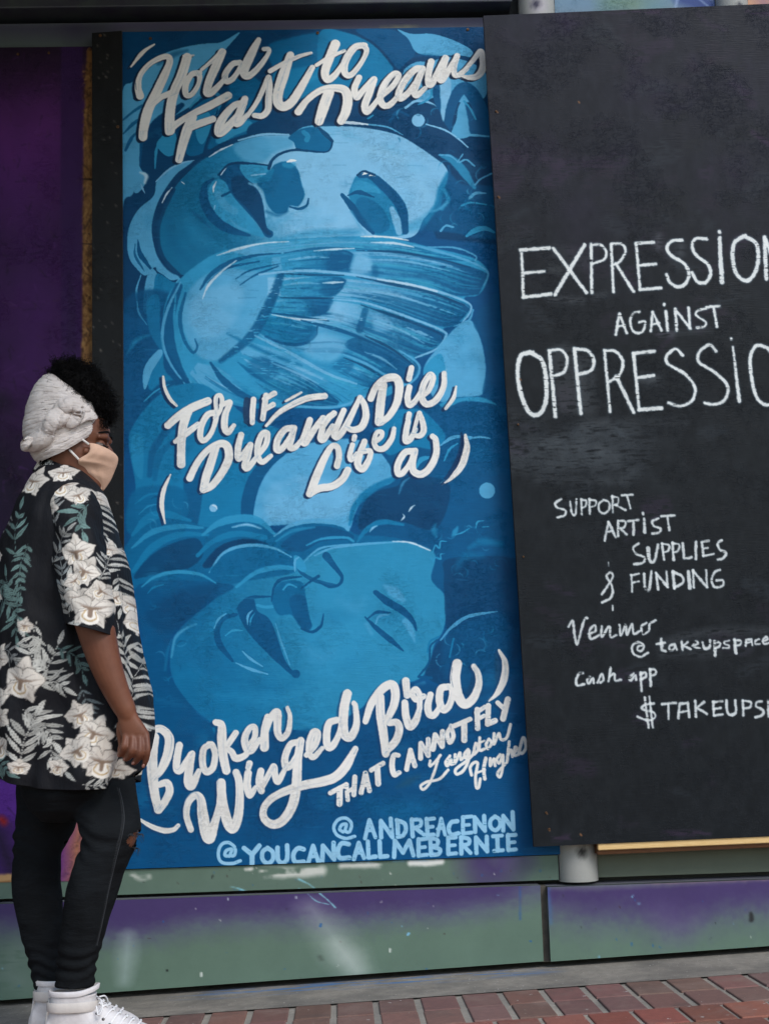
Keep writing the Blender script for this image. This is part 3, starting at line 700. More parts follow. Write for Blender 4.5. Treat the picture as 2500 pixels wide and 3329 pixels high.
BROKEN = [
 S('E', [70, 78, 78, 66, 60], (268, 1180), (250, 1330), (258, 1500), (272, 1620), (300, 1735)),
 S('E', [50, 62, 72, 66, 40], (238, 1125), (320, 1115), (382, 1185), (370, 1310), (320, 1430), (268, 1490)),
 S('E', [44, 54, 58, 56, 60], (300, 1545), (365, 1530), (385, 1595), (348, 1675), (300, 1735)),
 S('E', [22, 34, 40, 28], (165, 1818), (250, 1868), (345, 1898), (415, 1890), (452, 1858)),
 S('E', [52, 54, 50, 44], (460, 1240), (442, 1340), (440, 1425), (475, 1425), (550, 1310)),
 S('E', [46, 62, 66, 40], (560, 1305), (540, 1400), (528, 1515), (555, 1550), (610, 1440)),
 S('E', [42, 50, 50, 48, 44, 44], (705, 1232), (648, 1270), (640, 1385), (670, 1445), (720, 1410), (735, 1310), (715, 1240), (688, 1232)),
 S('E', [44, 70, 66, 60], (740, 1062), (785, 1085), (788, 1200), (798, 1320), (822, 1435)),
 S('E', [30, 46, 44], (805, 1285), (848, 1215), (895, 1145)),
 S('E', [40, 46, 52, 46, 36], (820, 1262), (862, 1290), (895, 1340), (965, 1318), (1000, 1262)),
 S('E', [38, 42, 44, 54, 50, 36], (990, 1245), (1038, 1185), (1042, 1105), (1002, 1108), (965, 1180), (975, 1262), (1015, 1280), (1078, 1195)),
 S('E', [48, 60, 66], (1140, 1022), (1118, 1130), (1115, 1255)),
 S('E', [44, 50, 60, 56, 44, 36, 26], (1118, 1150), (1160, 1035), (1212, 985), (1216, 1065), (1218, 1145), (1250, 1185), (1298, 1135), (1312, 1020), (1292, 950)),
 S('E', [44, 46, 52, 78, 88, 60, 44, 40], (548, 1890), (515, 1780), (530, 1680), (585, 1625), (625, 1655), (640, 1770), (662, 1890), (692, 1955), (732, 1840), (768, 1700), (778, 1530)),
 S('E', [66, 68, 76, 66, 58, 52], (782, 1530), (790, 1660), (828, 1820), (872, 1880), (912, 1790), (925, 1650), (920, 1520), (898, 1450)),
 S('E', [46, 44], (1000, 1380), (992, 1412)), S('E', [54, 56, 32], (990, 1455), (982, 1540), (1002, 1625), (1048, 1565)),
 S('E', [52, 56, 50], (1088, 1440), (1076, 1520), (1092, 1590)), S('E', [40, 44, 50, 32], (1098, 1560), (1165, 1435), (1190, 1405), (1198, 1475), (1222, 1518), (1280, 1410)),
 S('E', [46, 50, 54, 42, 40], (1370, 1215), (1315, 1235), (1275, 1330), (1280, 1402), (1322, 1390), (1378, 1290), (1392, 1215)),
 S('E', [56, 62, 70, 72, 70, 60, 50, 56, 62, 66, 70, 72, 44], (1395, 1205), (1372, 1350), (1362, 1530), (1335, 1690), (1265, 1812), (1180, 1850), (1112, 1800), (1115, 1715), (1185, 1640), (1300, 1585), (1430, 1545), (1560, 1520), (1660, 1485), (1741, 1402), (1815, 1268)),
 S('E', [40, 44, 46, 52, 44, 32], (1440, 1315), (1505, 1240), (1528, 1150), (1492, 1138), (1462, 1220), (1462, 1302), (1495, 1330), (1560, 1262)),
 S('G', [48, 54, 56, 44, 42], (130, 1045), (72, 1070), (52, 1165), (62, 1250), (102, 1240), (150, 1150), (172, 1055)),
 S('G', [66, 70, 70, 62, 46, 36], (212, 842), (188, 950), (180, 1080), (195, 1162), (240, 1172), (282, 1080), (275, 945), (262, 915)),
 S('G', [44, 56, 62, 66, 60, 48], (352, 1055), (400, 915), (482, 805), (555, 772), (582, 835), (572, 925), (535, 1010), (505, 1055)),
 S('G', [62, 68, 64, 56], (465, 870), (468, 1000), (490, 1150), (508, 1305)),
 S('G', [46, 56, 58, 58], (535, 1068), (595, 1065), (612, 1122), (582, 1210), (515, 1278)),
 S('G', [56, 50], (662, 745), (672, 855)), S('G', [50, 56, 58, 36], (655, 912), (662, 1010), (692, 1095), (740, 1045), (770, 950)),
 S('G', [40, 44, 44, 42], (768, 955), (768, 855), (738, 808), (712, 842), (742, 888), (800, 862)),
 S('G', [46, 54, 50, 34], (852, 850), (832, 930), (842, 998), (882, 1005), (930, 935)),
 S('G', [48, 56, 56, 46, 44], (990, 788), (932, 805), (922, 900), (952, 965), (1000, 925), (1020, 830), (1000, 788)),
 S('G', [72, 76, 74, 62, 50, 40], (1058, 612), (1042, 720), (1062, 850), (1112, 922), (1178, 882), (1222, 780), (1218, 690), (1185, 632)),
 S('G', [18, 46, 56, 44, 8], (1380, 508), (1425, 600), (1420, 720), (1372, 830), (1302, 900)),
]
THAT = [LN('G', 36, (82, 1608), (205, 1542)), LN('G', 46, (155, 1585), (152, 1690)), LN('G', 34, (205, 1545), (215, 1660)), LN('G', 38, (270, 1485), (262, 1620)), LN('G', 28, (212, 1600), (268, 1565)),
 LN('G', 38, (318, 1605), (352, 1455), (382, 1588)), LN('G', 26, (325, 1560), (375, 1535)), LN('G', 36, (396, 1432), (488, 1378)), LN('G', 44, (442, 1415), (450, 1535)),
 S('G', [34, 42, 44, 34], (605, 1318), (570, 1318), (556, 1390), (572, 1465), (612, 1450)),
 LN('G', 38, (668, 1425), (698, 1278), (732, 1398)), LN('G', 26, (678, 1370), (722, 1352)),
 LN('G', 38, (775, 1340), (778, 1225), (835, 1318), (835, 1195)), LN('G', 40, (872, 1270), (888, 1160), (942, 1248), (945, 1135)),
 S('G', [30, 34, 34, 32], (1012, 1090), (982, 1150), (1000, 1218), (1028, 1170), (1010, 1090)),
 LN('G', 36, (1035, 1090), (1158, 1038)), LN('G', 46, (1112, 1075), (1112, 1200)), LN('G', 42, (1212, 965), (1215, 1108)), LN('G', 34, (1205, 988), (1270, 945)), LN('G', 30, (1215, 1042), (1265, 1012)),
 LN('G', 42, (1298, 935), (1292, 1075), (1350, 1050)), LN('G', 36, (1370, 912), (1415, 955)), LN('G', 46, (1448, 885), (1410, 1035))]
POET = [S('G', 22, (850, 1360), (848, 1400), (895, 1360), (928, 1318), (915, 1335), (880, 1450), (840, 1540), (795, 1580), (778, 1552), (830, 1520), (920, 1500), (988, 1430)),
 S('G', 24, (1002, 1322), (970, 1370), (982, 1398), (1010, 1350), (1012, 1388), (1035, 1375)), S('G', 24, (1042, 1312), (1040, 1378), (1078, 1298), (1085, 1350), (1110, 1330)),
 S('G', 24, (1142, 1272), (1112, 1310), (1126, 1338), (1150, 1282), (1140, 1370), (1100, 1440), (1052, 1462), (1050, 1422), (1130, 1360), (1180, 1310)),
 S('G', 24, (1180, 1310), (1202, 1225), (1220, 1270), (1190, 1308)), S('G', 24, (1232, 1182), (1230, 1275), (1268, 1268)), S('G', 16, (1215, 1230), (1265, 1205)),
 S('G', 24, (1300, 1195), (1280, 1235), (1295, 1265), (1322, 1222), (1302, 1192)), S('G', 24, (1342, 1150), (1340, 1230), (1378, 1150), (1395, 1195), (1440, 1180), (1468, 1080)),
 S('G', 24, (1168, 1470), (1158, 1410), (1190, 1372), (1215, 1382), (1200, 1470), (1202, 1555), (1222, 1565), (1235, 1500)), S('G', 28, (1278, 1340), (1262, 1420), (1270, 1498)), S('G', 18, (1215, 1450), (1270, 1430)),
 S('G', 24, (1312, 1342), (1312, 1398), (1340, 1345), (1350, 1398)), S('G', 22, (1388, 1312), (1362, 1350), (1382, 1378), (1410, 1315), (1405, 1430), (1385, 1485), (1370, 1450), (1440, 1370)),
 S('G', 24, (1458, 1212), (1442, 1360)), S('G', 22, (1445, 1325), (1472, 1275), (1482, 1328)), S('G', 20, (1490, 1312), (1520, 1265), (1500, 1255), (1496, 1318), (1530, 1308)),
 S('G', 26, (1530, 1308), (1565, 1182), (1588, 1250), (1560, 1300), (1532, 1292))]
HANDLES = [S('G', 24, (268, 1942), (200, 1958), (132, 1930), (108, 1872), (140, 1815), (200, 1802), (243, 1842), (230, 1905), (195, 1900), (205, 1850), (172, 1852), (152, 1888), (180, 1908)),
 LN('G', 30, (348, 1958), (382, 1815), (428, 1948)), LN('G', 24, (362, 1900), (412, 1895)), LN('G', 32, (472, 1950), (470, 1822), (558, 1948), (545, 1805)),
 LN('G', 34, (597, 1822), (602, 1942)), S('G', 32, (592, 1818), (650, 1842), (662, 1890), (640, 1935), (602, 1945)), LN('G', 32, (708, 1812), (715, 1942)), S('G', 28, (708, 1815), (772, 1815), (775, 1858), (722, 1878)), LN('G', 30, (735, 1878), (800, 1928)),
 LN('G', 32, (822, 1808), (830, 1940)), LN('G', 28, (822, 1812), (880, 1804)), LN('G', 26, (826, 1872), (870, 1866)), LN('G', 32, (832, 1934), (876, 1929)), LN('G', 28, (906, 1936), (934, 1805), (965, 1928)), LN('G', 22, (905, 1885), (955, 1880)),
 S('G', 32, (1060, 1825), (1012, 1835), (992, 1882), (1012, 1928), (1068, 1918)), LN('G', 30, (1102, 1795), (1102, 1918)), LN('G', 28, (1102, 1796), (1168, 1788)), LN('G', 26, (1102, 1856), (1150, 1852)), LN('G', 28, (1102, 1920), (1168, 1912)),
 LN('G', 32, (1196, 1908), (1192, 1795), (1270, 1898), (1265, 1785)), S('G', 30, (1350, 1788), (1315, 1820), (1315, 1870), (1352, 1895), (1386, 1862), (1382, 1812), (1348, 1788)), LN('G', 32, (1412, 1898), (1412, 1785), (1490, 1888), (1484, 1755))]
HANDLES2 = [S('E', 24, (930, 2130), (860, 2152), (782, 2138), (760, 2072), (785, 2005), (840, 1990), (888, 2030), (885, 2085), (852, 2088), (865, 2042), (822, 2052), (812, 2088), (845, 2095)),
 LN('E', 34, (958, 2032), (1020, 2082)), LN('E', 36, (1075, 2015), (1020, 2085), (1020, 2168)), S('E', 32, (1140, 2032), (1102, 2060), (1102, 2120), (1142, 2150), (1180, 2118), (1178, 2062), (1138, 2032)),
 S('E', 34, (1216, 2030), (1220, 2120), (1255, 2148), (1290, 2115), (1290, 2012)), S('E', 34, (1418, 2042), (1372, 2035), (1338, 2082), (1352, 2138), (1418, 2138)), LN('E', 32, (1452, 2148), (1490, 2015), (1530, 2138)), LN('E', 24, (1470, 2100), (1512, 2095)),
 LN('G', 34, (18, 2140), (25, 2015), (110, 2118), (106, 1992)), S('G', 34, (222, 2002), (168, 1996), (140, 2050), (155, 2108), (228, 2106)), LN('G', 32, (262, 2118), (300, 1992), (340, 2108)), LN('G', 24, (280, 2072), (325, 2066)),
 LN('G', 32, (370, 1982), (375, 2105), (430, 2098)), LN('G', 32, (460, 1980), (465, 2100), (520, 2094)), LN('G', 32, (572, 2100), (578, 1975), (640, 2068), (690, 1975), (720, 2088)),
 LN('G', 32, (760, 1965), (760, 2090)), LN('G', 28, (760, 1968), (822, 1960)), LN('G', 26, (760, 2030), (810, 2024)), LN('G', 28, (760, 2090), (825, 2084)), LN('G', 32, (850, 1960), (856, 2084)), S('G', 30, (850, 1955), (905, 1970), (902, 2008), (862, 2020), (925, 2042), (912, 2078), (856, 2084)),
 LN('G', 32, (988, 1952), (990, 2078)), LN('G', 28, (988, 1956), (1048, 1950)), LN('G', 26, (990, 2015), (1040, 2010)), LN('G', 28, (990, 2078), (1050, 2072)), LN('G', 32, (1088, 1950), (1090, 2075)), S('G', 30, (1086, 1950), (1145, 1962), (1145, 2000), (1096, 2012)), LN('G', 30, (1105, 2012), (1160, 2070)),
 LN('G', 32, (1206, 2070), (1202, 1950), (1288, 2058), (1285, 1945)), LN('G', 32, (1366, 1945), (1370, 2050)), LN('G', 28, (1332, 1942), (1402, 1936)), LN('G', 28, (1342, 2055), (1410, 2048)), LN('G', 32, (1448, 1932), (1452, 2048)), LN('G', 28, (1448, 1936), (1508, 1930)), LN('G', 26, (1450, 1992), (1500, 1986)), LN('G', 28, (1452, 2048), (1510, 2042))]
CH1 = [LN('H', 26, (168, 208), (342, 195)), LN('H', 22, (176, 228), (186, 490)), LN('H', 22, (192, 346), (312, 336)), LN('H', 24, (186, 492), (352, 472)), LN('H', 24, (366, 198), (564, 464)), LN('H', 26, (552, 178), (376, 474)),
 LN('H', 22, (592, 172), (596, 465)), S('H', 20, (592, 178), (650, 178), (683, 218), (668, 265), (602, 290)), LN('H', 20, (712, 172), (726, 460)), S('H', 20, (716, 172), (778, 174), (798, 220), (760, 280), (715, 302)), LN('H', 22, (740, 290), (846, 456)),
 LN('H', 22, (862, 168), (886, 445)), LN('H', 24, (860, 168), (966, 162)), LN('H', 22, (880, 300), (980, 292)), LN('H', 22, (886, 446), (1010, 436)),
 S('H', 24, (1138, 150), (1082, 152), (1047, 190), (1070, 240), (1150, 290), (1178, 350), (1158, 410), (1110, 428), (1062, 400), (1046, 356)), S('H', 24, (1284, 142), (1222, 140), (1197, 180), (1222, 240), (1288, 290), (1308, 350), (1280, 402), (1232, 400), (1196, 342)),
 LN('H', [26, 34], (1362, 135), (1376, 400)), LN('H', 26, (1360, 98), (1361, 103)), S('H', 28, (1515, 122), (1452, 162), (1440, 250), (1462, 348), (1520, 394), (1570, 350), (1594, 260), (1578, 165), (1505, 124)), LN('H', 28, (1632, 130), (1642, 380)), LN('H', 24, (1636, 135), (1716, 374)), LN('H', 24, (1716, 374), (1708, 120))]
CH2 = [LN('H', 20, (760, 592), (740, 714)), LN('H', 20, (762, 592), (805, 705)), LN('H', 16, (750, 665), (795, 660)), S('H', 18, (882, 578), (842, 592), (826, 640), (850, 700), (900, 698), (915, 640), (880, 642)),
 LN('H', 20, (960, 582), (950, 694)), LN('H', 20, (962, 582), (1014, 690)), LN('H', 15, (955, 655), (1000, 646)), LN('H', 22, (1040, 576), (1050, 690)), LN('H', 20, (1030, 533), (1030, 537)), LN('H', 22, (1096, 562), (1105, 690)), LN('H', 20, (1098, 566), (1184, 678)), LN('H', 20, (1184, 678), (1176, 556)),
 S('H', 18, (1278, 560), (1232, 572), (1222, 600), (1278, 640), (1268, 668), (1226, 674)), LN('H', 20, (1282, 551), (1364, 545)), LN('H', 20, (1326, 552), (1346, 668))]
CH3 = [S('H', 30, (240, 822), (172, 842), (152, 930), (166, 1050), (212, 1170), (270, 1198), (318, 1130), (323, 1000), (298, 872), (225, 822)), LN('H', 26, (342, 812), (378, 1208)), S('H', 22, (342, 812), (410, 808), (448, 860), (430, 938), (362, 966)),
 LN('H', 26, (492, 800), (530, 1190)), S('H', 24, (492, 802), (570, 812), (608, 870), (590, 930), (512, 956)), LN('H', 22, (672, 812), (706, 1180)), S('H', 22, (672, 812), (740, 818), (783, 880), (760, 960), (696, 1000)), LN('H', 26, (742, 965), (846, 1180)),
 LN('H', 24, (846, 828), (880, 1165)), LN('H', 26, (846, 828), (970, 816)), LN('H', 24, (870, 975), (966, 960)), LN('H', 28, (880, 1166), (1014, 1156)),
 S('H', 22, (1140, 840), (1100, 802), (1047, 840), (1052, 890), (1150, 950), (1213, 1030), (1198, 1110), (1130, 1144), (1056, 1126)), S('H', 22, (1340, 815), (1300, 777), (1242, 820), (1237, 880), (1330, 940), (1408, 1020), (1398, 1100), (1340, 1134), (1272, 1126)),
 LN('H', [16, 28], (1442, 790), (1480, 1115)), LN('H', 18, (1432, 739), (1432, 742)), S('H', 24, (1645, 792), (1582, 782), (1547, 850), (1552, 960), (1582, 1088), (1640, 1138), (1700, 1100), (1712, 900), (1650, 794)), LN('H', 24, (1768, 780), (1790, 1130)), LN('H', 24, (1770, 780), (1880, 1120)), LN('H', 24, (1880, 1120), (1862, 765))]
CH4 = [S('K', 16, (255, 150), (217, 180), (232, 208), (284, 226), (279, 260), (232, 274)), S('K', 15, (316, 165), (330, 248), (354, 248), (360, 150)), LN('K', 15, (391, 150), (396, 255)), S('K', 14, (391, 155), (425, 162), (420, 198), (396, 210)), LN('K', 16, (446, 150), (450, 250)), S('K', 14, (446, 156), (490, 162), (485, 194), (450, 206)),
 S('K', 16, (545, 156), (510, 185), (516, 232), (550, 246), (582, 214), (575, 170), (540, 156)), LN('K', 15, (601, 132), (605, 240)), S('K', 15, (601, 135), (640, 142), (638, 180), (608, 192)), LN('K', 15, (620, 190), (690, 225)), LN('K', 16, (666, 126), (738, 120)), LN('K', 15, (700, 126), (724, 214)),
 LN('K', 18, (575, 306), (550, 430)), LN('K', 18, (577, 306), (624, 408)), LN('K', 14, (565, 372), (605, 365)), LN('K', 18, (640, 296), (640, 400)), S('K', 16, (642, 297), (688, 302), (682, 340), (646, 350)), LN('K', 17, (655, 348), (700, 390)), LN('K', 18, (706, 300), (778, 291)), LN('K', 20, (744, 302), (744, 390)),
 LN('K', [18, 26], (815, 282), (820, 372)), LN('K', 18, (808, 245), (810, 254)), S('K', 18, (910, 282), (872, 300), (880, 330), (924, 350), (918, 374), (870, 384)), LN('K', 18, (932, 266), (1020, 260)), LN('K', 18, (974, 270), (985, 360)),
 S('K', 17, (778, 450), (742, 480), (762, 520), (818, 545), (808, 580), (748, 590)), S('K', [30, 22, 20, 20], (842, 482), (852, 562), (885, 568), (910, 460)), LN('K', 18, (936, 450), (950, 560)), S('K', 16, (936, 452), (984, 462), (978, 498), (946, 510)), LN('K', 20, (1006, 446), (1015, 560)), S('K', 16, (1006, 450), (1052, 458), (1042, 500), (1012, 510)),
 LN('K', 20, (1076, 450), (1085, 550), (1135, 545)), LN('K', 20, (1165, 440), (1165, 555)), LN('K', 17, (1206, 440), (1215, 535)), LN('K', 16, (1206, 440), (1250, 432)), LN('K', 14, (1211, 485), (1245, 480)), LN('K', 15, (1215, 535), (1284, 520)), S('K', 17, (1338, 430), (1312, 450), (1327, 490), (1368, 515), (1350, 548), (1312, 560)),
 S('K', 17, (530, 795), (580, 720), (605, 672), (592, 647), (562, 670), (590, 720), (605, 770), (585, 820), (532, 850)), LN('K', 8, (575, 578), (576, 600)), LN('K', 9, (603, 870), (605, 900)),
 LN('K', 14, (730, 662), (735, 775)), LN('K', 14, (726, 665), (780, 655)), LN('K', 14, (735, 715), (780, 706)), S('K', 20, (816, 655), (822, 745), (850, 758), (865, 640)), LN('K', 18, (896, 650), (910, 760)), LN('K', 18, (898, 652), (974, 744)), LN('K', 17, (974, 744), (966, 640)), LN('K', 22, (1010, 642), (1020, 750)), S('K', 18, (1010, 642), (1068, 670), (1078, 712), (1020, 750)),
 LN('K', [22, 30], (1115, 640), (1125, 750)), LN('K', 18, (1146, 632), (1150, 745)), LN('K', 20, (1146, 636), (1240, 744)), LN('K', 17, (1240, 744), (1234, 630)), S('K', 17, (1328, 628), (1290, 645), (1272, 700), (1292, 744), (1344, 735), (1346, 700), (1302, 700))]
CH5 = [S('K', 18, (306, 1010), (334, 972), (346, 1060), (364, 1130), (390, 1040), (415, 962), (432, 955)), S('K', 17, (440, 1060), (488, 1040), (480, 1004), (447, 1040), (457, 1094), (512, 1070)), S('K', 18, (530, 1010), (530, 1080), (580, 1012), (590, 1080), (630, 1070)), S('K', 17, (650, 1000), (660, 1070), (690, 1002), (700, 1064), (735, 992), (745, 1058), (790, 1040)),
 S('K', 17, (832, 986), (797, 1010), (810, 1058), (848, 1040), (850, 1000), (862, 985), (892, 968)), S('K', 16, (842, 1188), (792, 1214), (742, 1190), (737, 1140), (780, 1116), (814, 1140), (800, 1174), (772, 1170), (777, 1145), (800, 1140)),
 LN('K', 22, (930, 1096), (936, 1168), (958, 1178)), LN('K', 17, (900, 1130), (958, 1120)), S('K', 17, (1020, 1130), (987, 1142), (992, 1170), (1018, 1160), (1022, 1130), (1036, 1168)), LN('K', 18, (1070, 1110), (1075, 1170)), LN('K', 16, (1110, 1115), (1080, 1140), (1130, 1164)), S('K', 16, (1142, 1140), (1178, 1126), (1162, 1110), (1146, 1142), (1190, 1158)),
 S('K', 18, (1211, 1120), (1222, 1158), (1256, 1150), (1260, 1105)), LN('K', 22, (1291, 1110), (1295, 1204)), S('K', 16, (1291, 1115), (1328, 1122), (1322, 1145), (1296, 1154)), S('K', 15, (1390, 1105), (1357, 1115), (1362, 1130), (1388, 1140), (1383, 1155), (1350, 1155)), LN('K', 22, (1426, 1100), (1435, 1188)), S('K', 16, (1426, 1102), (1468, 1108), (1462, 1134), (1432, 1140)),
 LN('K', 16, (1501, 1140), (1506, 1102), (1540, 1096), (1545, 1136)), LN('K', 13, (1502, 1120), (1540, 1115)), S('K', 15, (1592, 1096), (1567, 1106), (1567, 1128), (1596, 1128)), S('K', 15, (1620, 1108), (1648, 1098), (1638, 1082), (1617, 1102), (1626, 1128), (1662, 1120))]
CH6 = [S('K', 17, (404, 1325), (377, 1330), (357, 1370), (366, 1408), (410, 1400)), S('K', 17, (450, 1350), (432, 1370), (442, 1394), (470, 1360), (476, 1390)), S('K', 17, (500, 1390), (530, 1332), (543, 1370), (520, 1390)), LN('K', 18, (590, 1290), (576, 1380)), S('K', 17, (580, 1352), (613, 1330), (620, 1374), (660, 1370)),
 S('K', 18, (745, 1330), (717, 1355), (727, 1374), (755, 1340), (762, 1370)), LN('K', 19, (791, 1320), (799, 1445)), S('K', 16, (791, 1330), (824, 1322), (828, 1350), (800, 1364)), LN('K', 19, (856, 1300), (860, 1410)), S('K', 16, (856, 1300), (888, 1302), (893, 1330), (866, 1344)),
 S('K', 17, (880, 1530), (822, 1540), (802, 1568), (878, 1590), (888, 1625), (840, 1644), (772, 1620)), LN('K', 16, (820, 1490), (846, 1694)), LN('K', 16, (852, 1486), (874, 1694)), LN('K', 18, (936, 1536), (1030, 1526)), LN('K', 16, (980, 1536), (980, 1634)), LN('K', 18, (1046, 1630), (1056, 1532), (1110, 1526), (1120, 1620)), LN('K', 15, (1052, 1590), (1112, 1580)),
 LN('K', 18, (1161, 1510), (1165, 1620)), LN('K', 18, (1220, 1520), (1172, 1560), (1240, 1600)), LN('K', 18, (1281, 1522), (1286, 1610)), LN('K', 16, (1281, 1522), (1342, 1515)), LN('K', 16, (1285, 1566), (1332, 1560)), LN('K', 17, (1286, 1612), (1346, 1604)), S('K', 20, (1371, 1510), (1377, 1588), (1402, 1608), (1434, 1588), (1430, 1510)),
 LN('K', 18, (1481, 1510), (1486, 1610)), S('K', 17, (1481, 1512), (1534, 1520), (1528, 1555), (1486, 1564)), S('K', 18, (1610, 1516), (1577, 1522), (1572, 1550), (1618, 1576), (1612, 1608), (1566, 1624)), LN('K', 18, (1652, 1510), (1656, 1620))]

def letters(cv, groups, color, gid, dx=0, dy=0, grow=0.0, soft=0.6, op=1.0, dry=0.0, jag=0.8):
    for t, w, pts, k in groups:
        s = TILES[t][2]
        ww = (np.asarray(w, float) if hasattr(w, '__len__') else np.array([w, w], float)) * s + grow
        cv.stroke(tl(t, pts), ww, color, soft=soft, op=op, gid=gid, dry=dry, jag=jag, shift=(dx, dy), linear=k.get('linear', False))

# ================================================================== CHALK BOARD
YC = -0.07
ctl, ctr, cbr, cbl = P(1571, 51, YC), P(2500, 12, YC), P(2500, 2719, YC), P(1735, 2753, YC)
def ext(a, b, L): d = (b - a) / np.linalg.norm(b - a); return a + d * L
ch = Panel([ctl, ext(ctl, ctr, 1.22), ext(cbl, cbr, 1.19), cbl], YC, 0.00165, (34, 38, 42), 0.018, 71)
ch.edge = (40, 36, 34)
cv = ch.cv
n1 = fnoise(cv.H, cv.W, 150, 150, 5, 4)[..., None]; n2 = fnoise(cv.H, cv.W, 20, 12, 6, 4)[..., None]
yy = np.linspace(0, 1, cv.H)[:, None, None]
top = np.clip((0.42 - yy) / 0.3, 0, 1)
cv.img[:] = np.array([22, 26, 30]) + (n2 - .5) * 15 + top * (np.array([6, 4, 9]) * (0.5 + n1)) + np.clip(n1 - .55, 0, 1) * top * np.array([44, 18, 50])
pr = random.Random(12)
for _ in range(130):                                  # rolled, rubbed and scuffed patches in the black paint
    x, y = pr.uniform(1580, 2500), pr.uniform(30, 1100) if pr.random() < .7 else pr.uniform(1100, 2700)
    cv.stroke([(x, y), (x + pr.uniform(-60, 60), y + pr.uniform(-20, 20)), (x + pr.uniform(-90, 90), y + pr.uniform(-50, 50))], pr.uniform(10, 60), pr.choice([(54, 42, 62), (46, 52, 58), (27, 30, 33), (42, 36, 48)]), soft=5, op=.4, dry=.6)
for a in ([(1970, 36), (2140, 40)], [(2430, 42), (2500, 46)], [(2445, 430), (2500, 470)], [(1800, 2725), (1850, 2722)], [(2160, 2710), (2300, 2708)]): cv.stroke(a, 18, (84, 56, 90), soft=4, op=.35, dry=.7)
SM = (92, 96, 100)
for t, w, a, o in (('H', 120, [(400, 220), (560, 280)], .12), ('H', 30, [(340, 500), (540, 512)], .35), ('H', 26, [(610, 490), (665, 470)], .3), ('H', 40, [(994, 130), (994, 190)], .35), ('H', 60, [(350, 320), (400, 330)], .22), ('H', 50, [(1130, 180), (1130, 230)], .25),
                   ('H', 22, [(1000, 712), (1080, 716)], .35), ('H', 26, [(1080, 705), (1300, 690)], .22), ('H', 200, [(420, 860), (480, 1100)], .22), ('H', 120, [(560, 900), (570, 1150)], .2), ('H', 60, [(900, 980), (980, 985)], .3), ('H', 50, [(540, 1260), (680, 1240)], .25), ('H', 70, [(800, 1240), (1150, 1240)], .12),
                   ('K', 60, [(940, 1120), (1250, 1050), (1660, 1040)], .22), ('K', 60, [(930, 1200), (1300, 1190)], .16), ('K', 40, [(100, 20), (700, 30)], .16)):
    cv.stroke(tl(t, a), w * TILES[t][2], SM, soft=7, op=min(1, o * 1.5), dry=.5)
cv.stroke([(1640, 1400), (1760, 1480), (1900, 1460), (2040, 1470)], 180, (70, 76, 82), soft=16, op=.3, dry=.6)
for _ in range(70):
    x, y = pr.gauss(1860, 120), pr.gauss(1465, 45); a = pr.uniform(-1, 1); cv.stroke([(x, y), (x + 30 * math.cos(a), y + 30 * math.sin(a)), (x + 55, y + 40 * math.sin(a))], pr.uniform(14, 46), (92, 99, 104), soft=9, op=.10, dry=.25)
CHALK = (222, 226, 224)
def lines(grp, cuts):
    """split a group of strokes where the first point of the stroke drops below a line of writing"""
    out = [[] for _ in range(len(cuts) + 1)]
    for st in grp:
        y = sum(p[1] for p in st[2]) / len(st[2]) + (sum(p[0] for p in st[2]) / len(st[2])) * .08; out[sum(y > c for c in cuts)].append(st)
    return out
l4 = lines(CH4, (290, 415, 630)); l5 = lines(CH5, (1135,)); l6 = lines(CH6, (1490,))
CG = {1: CH1, 2: CH2, 3: CH3, 4: l4[0], 7: l4[1], 8: l4[2], 9: l4[3], 5: l5[0], 10: l5[1], 6: l6[0], 11: l6[1]}
for g, grp in CG.items():
    small = g >= 4
    letters(cv, grp, (110, 128, 138), g, grow=3.0 if not small else 1.5, soft=1.6, op=.55, dry=.3)
    letters(cv, grp, CHALK, g, grow=-2.6 if not small else -1.2, soft=.9, dry=.2 if not small else .16, jag=1.3, op=.97 if not small else .86)
chalk_names = {7: 'chalked word ARTIST', 8: 'chalked word SUPPLIES', 9: 'chalked ampersand and the word FUNDING', 10: 'chalked lower case handle after an at sign', 11: 'chalked dollar sign handle in capitals', 1: 'hand chalked EXPRESSION cut off by the picture edge', 2: 'small chalked word AGAINST', 3: 'hand chalked OPPRESSION with a heavy first letter', 4: 'chalked word SUPPORT', 5: 'chalked script naming a payment app', 6: 'chalked script words of a cash app'}
for p in ((1615, 362), (1621, 640), (1690, 1232), (1775, 2642), (1783, 2696), (1886, 2712), (1702, 2380), (1880, 330)):
    cv.stroke([p, (p[0] + 3, p[1] + 4)], 5, (110, 78, 54), soft=1)
chalk = ch.build('chalk_board', M_black, None, parts={g: ('chalk_lettering', chalk_names[g]) for g in CG})
chalk = chalk[0]
tag(chalk, 'tall black board with white chalk lettering, standing proud of the blue mural', 'chalkboard')
for p in ((1612, 362), (1619, 640), (1684, 1380), (1775, 2642), (1785, 2695), (1701, 1810)): screw(P(*p, YC - .0005), chalk, .0032)
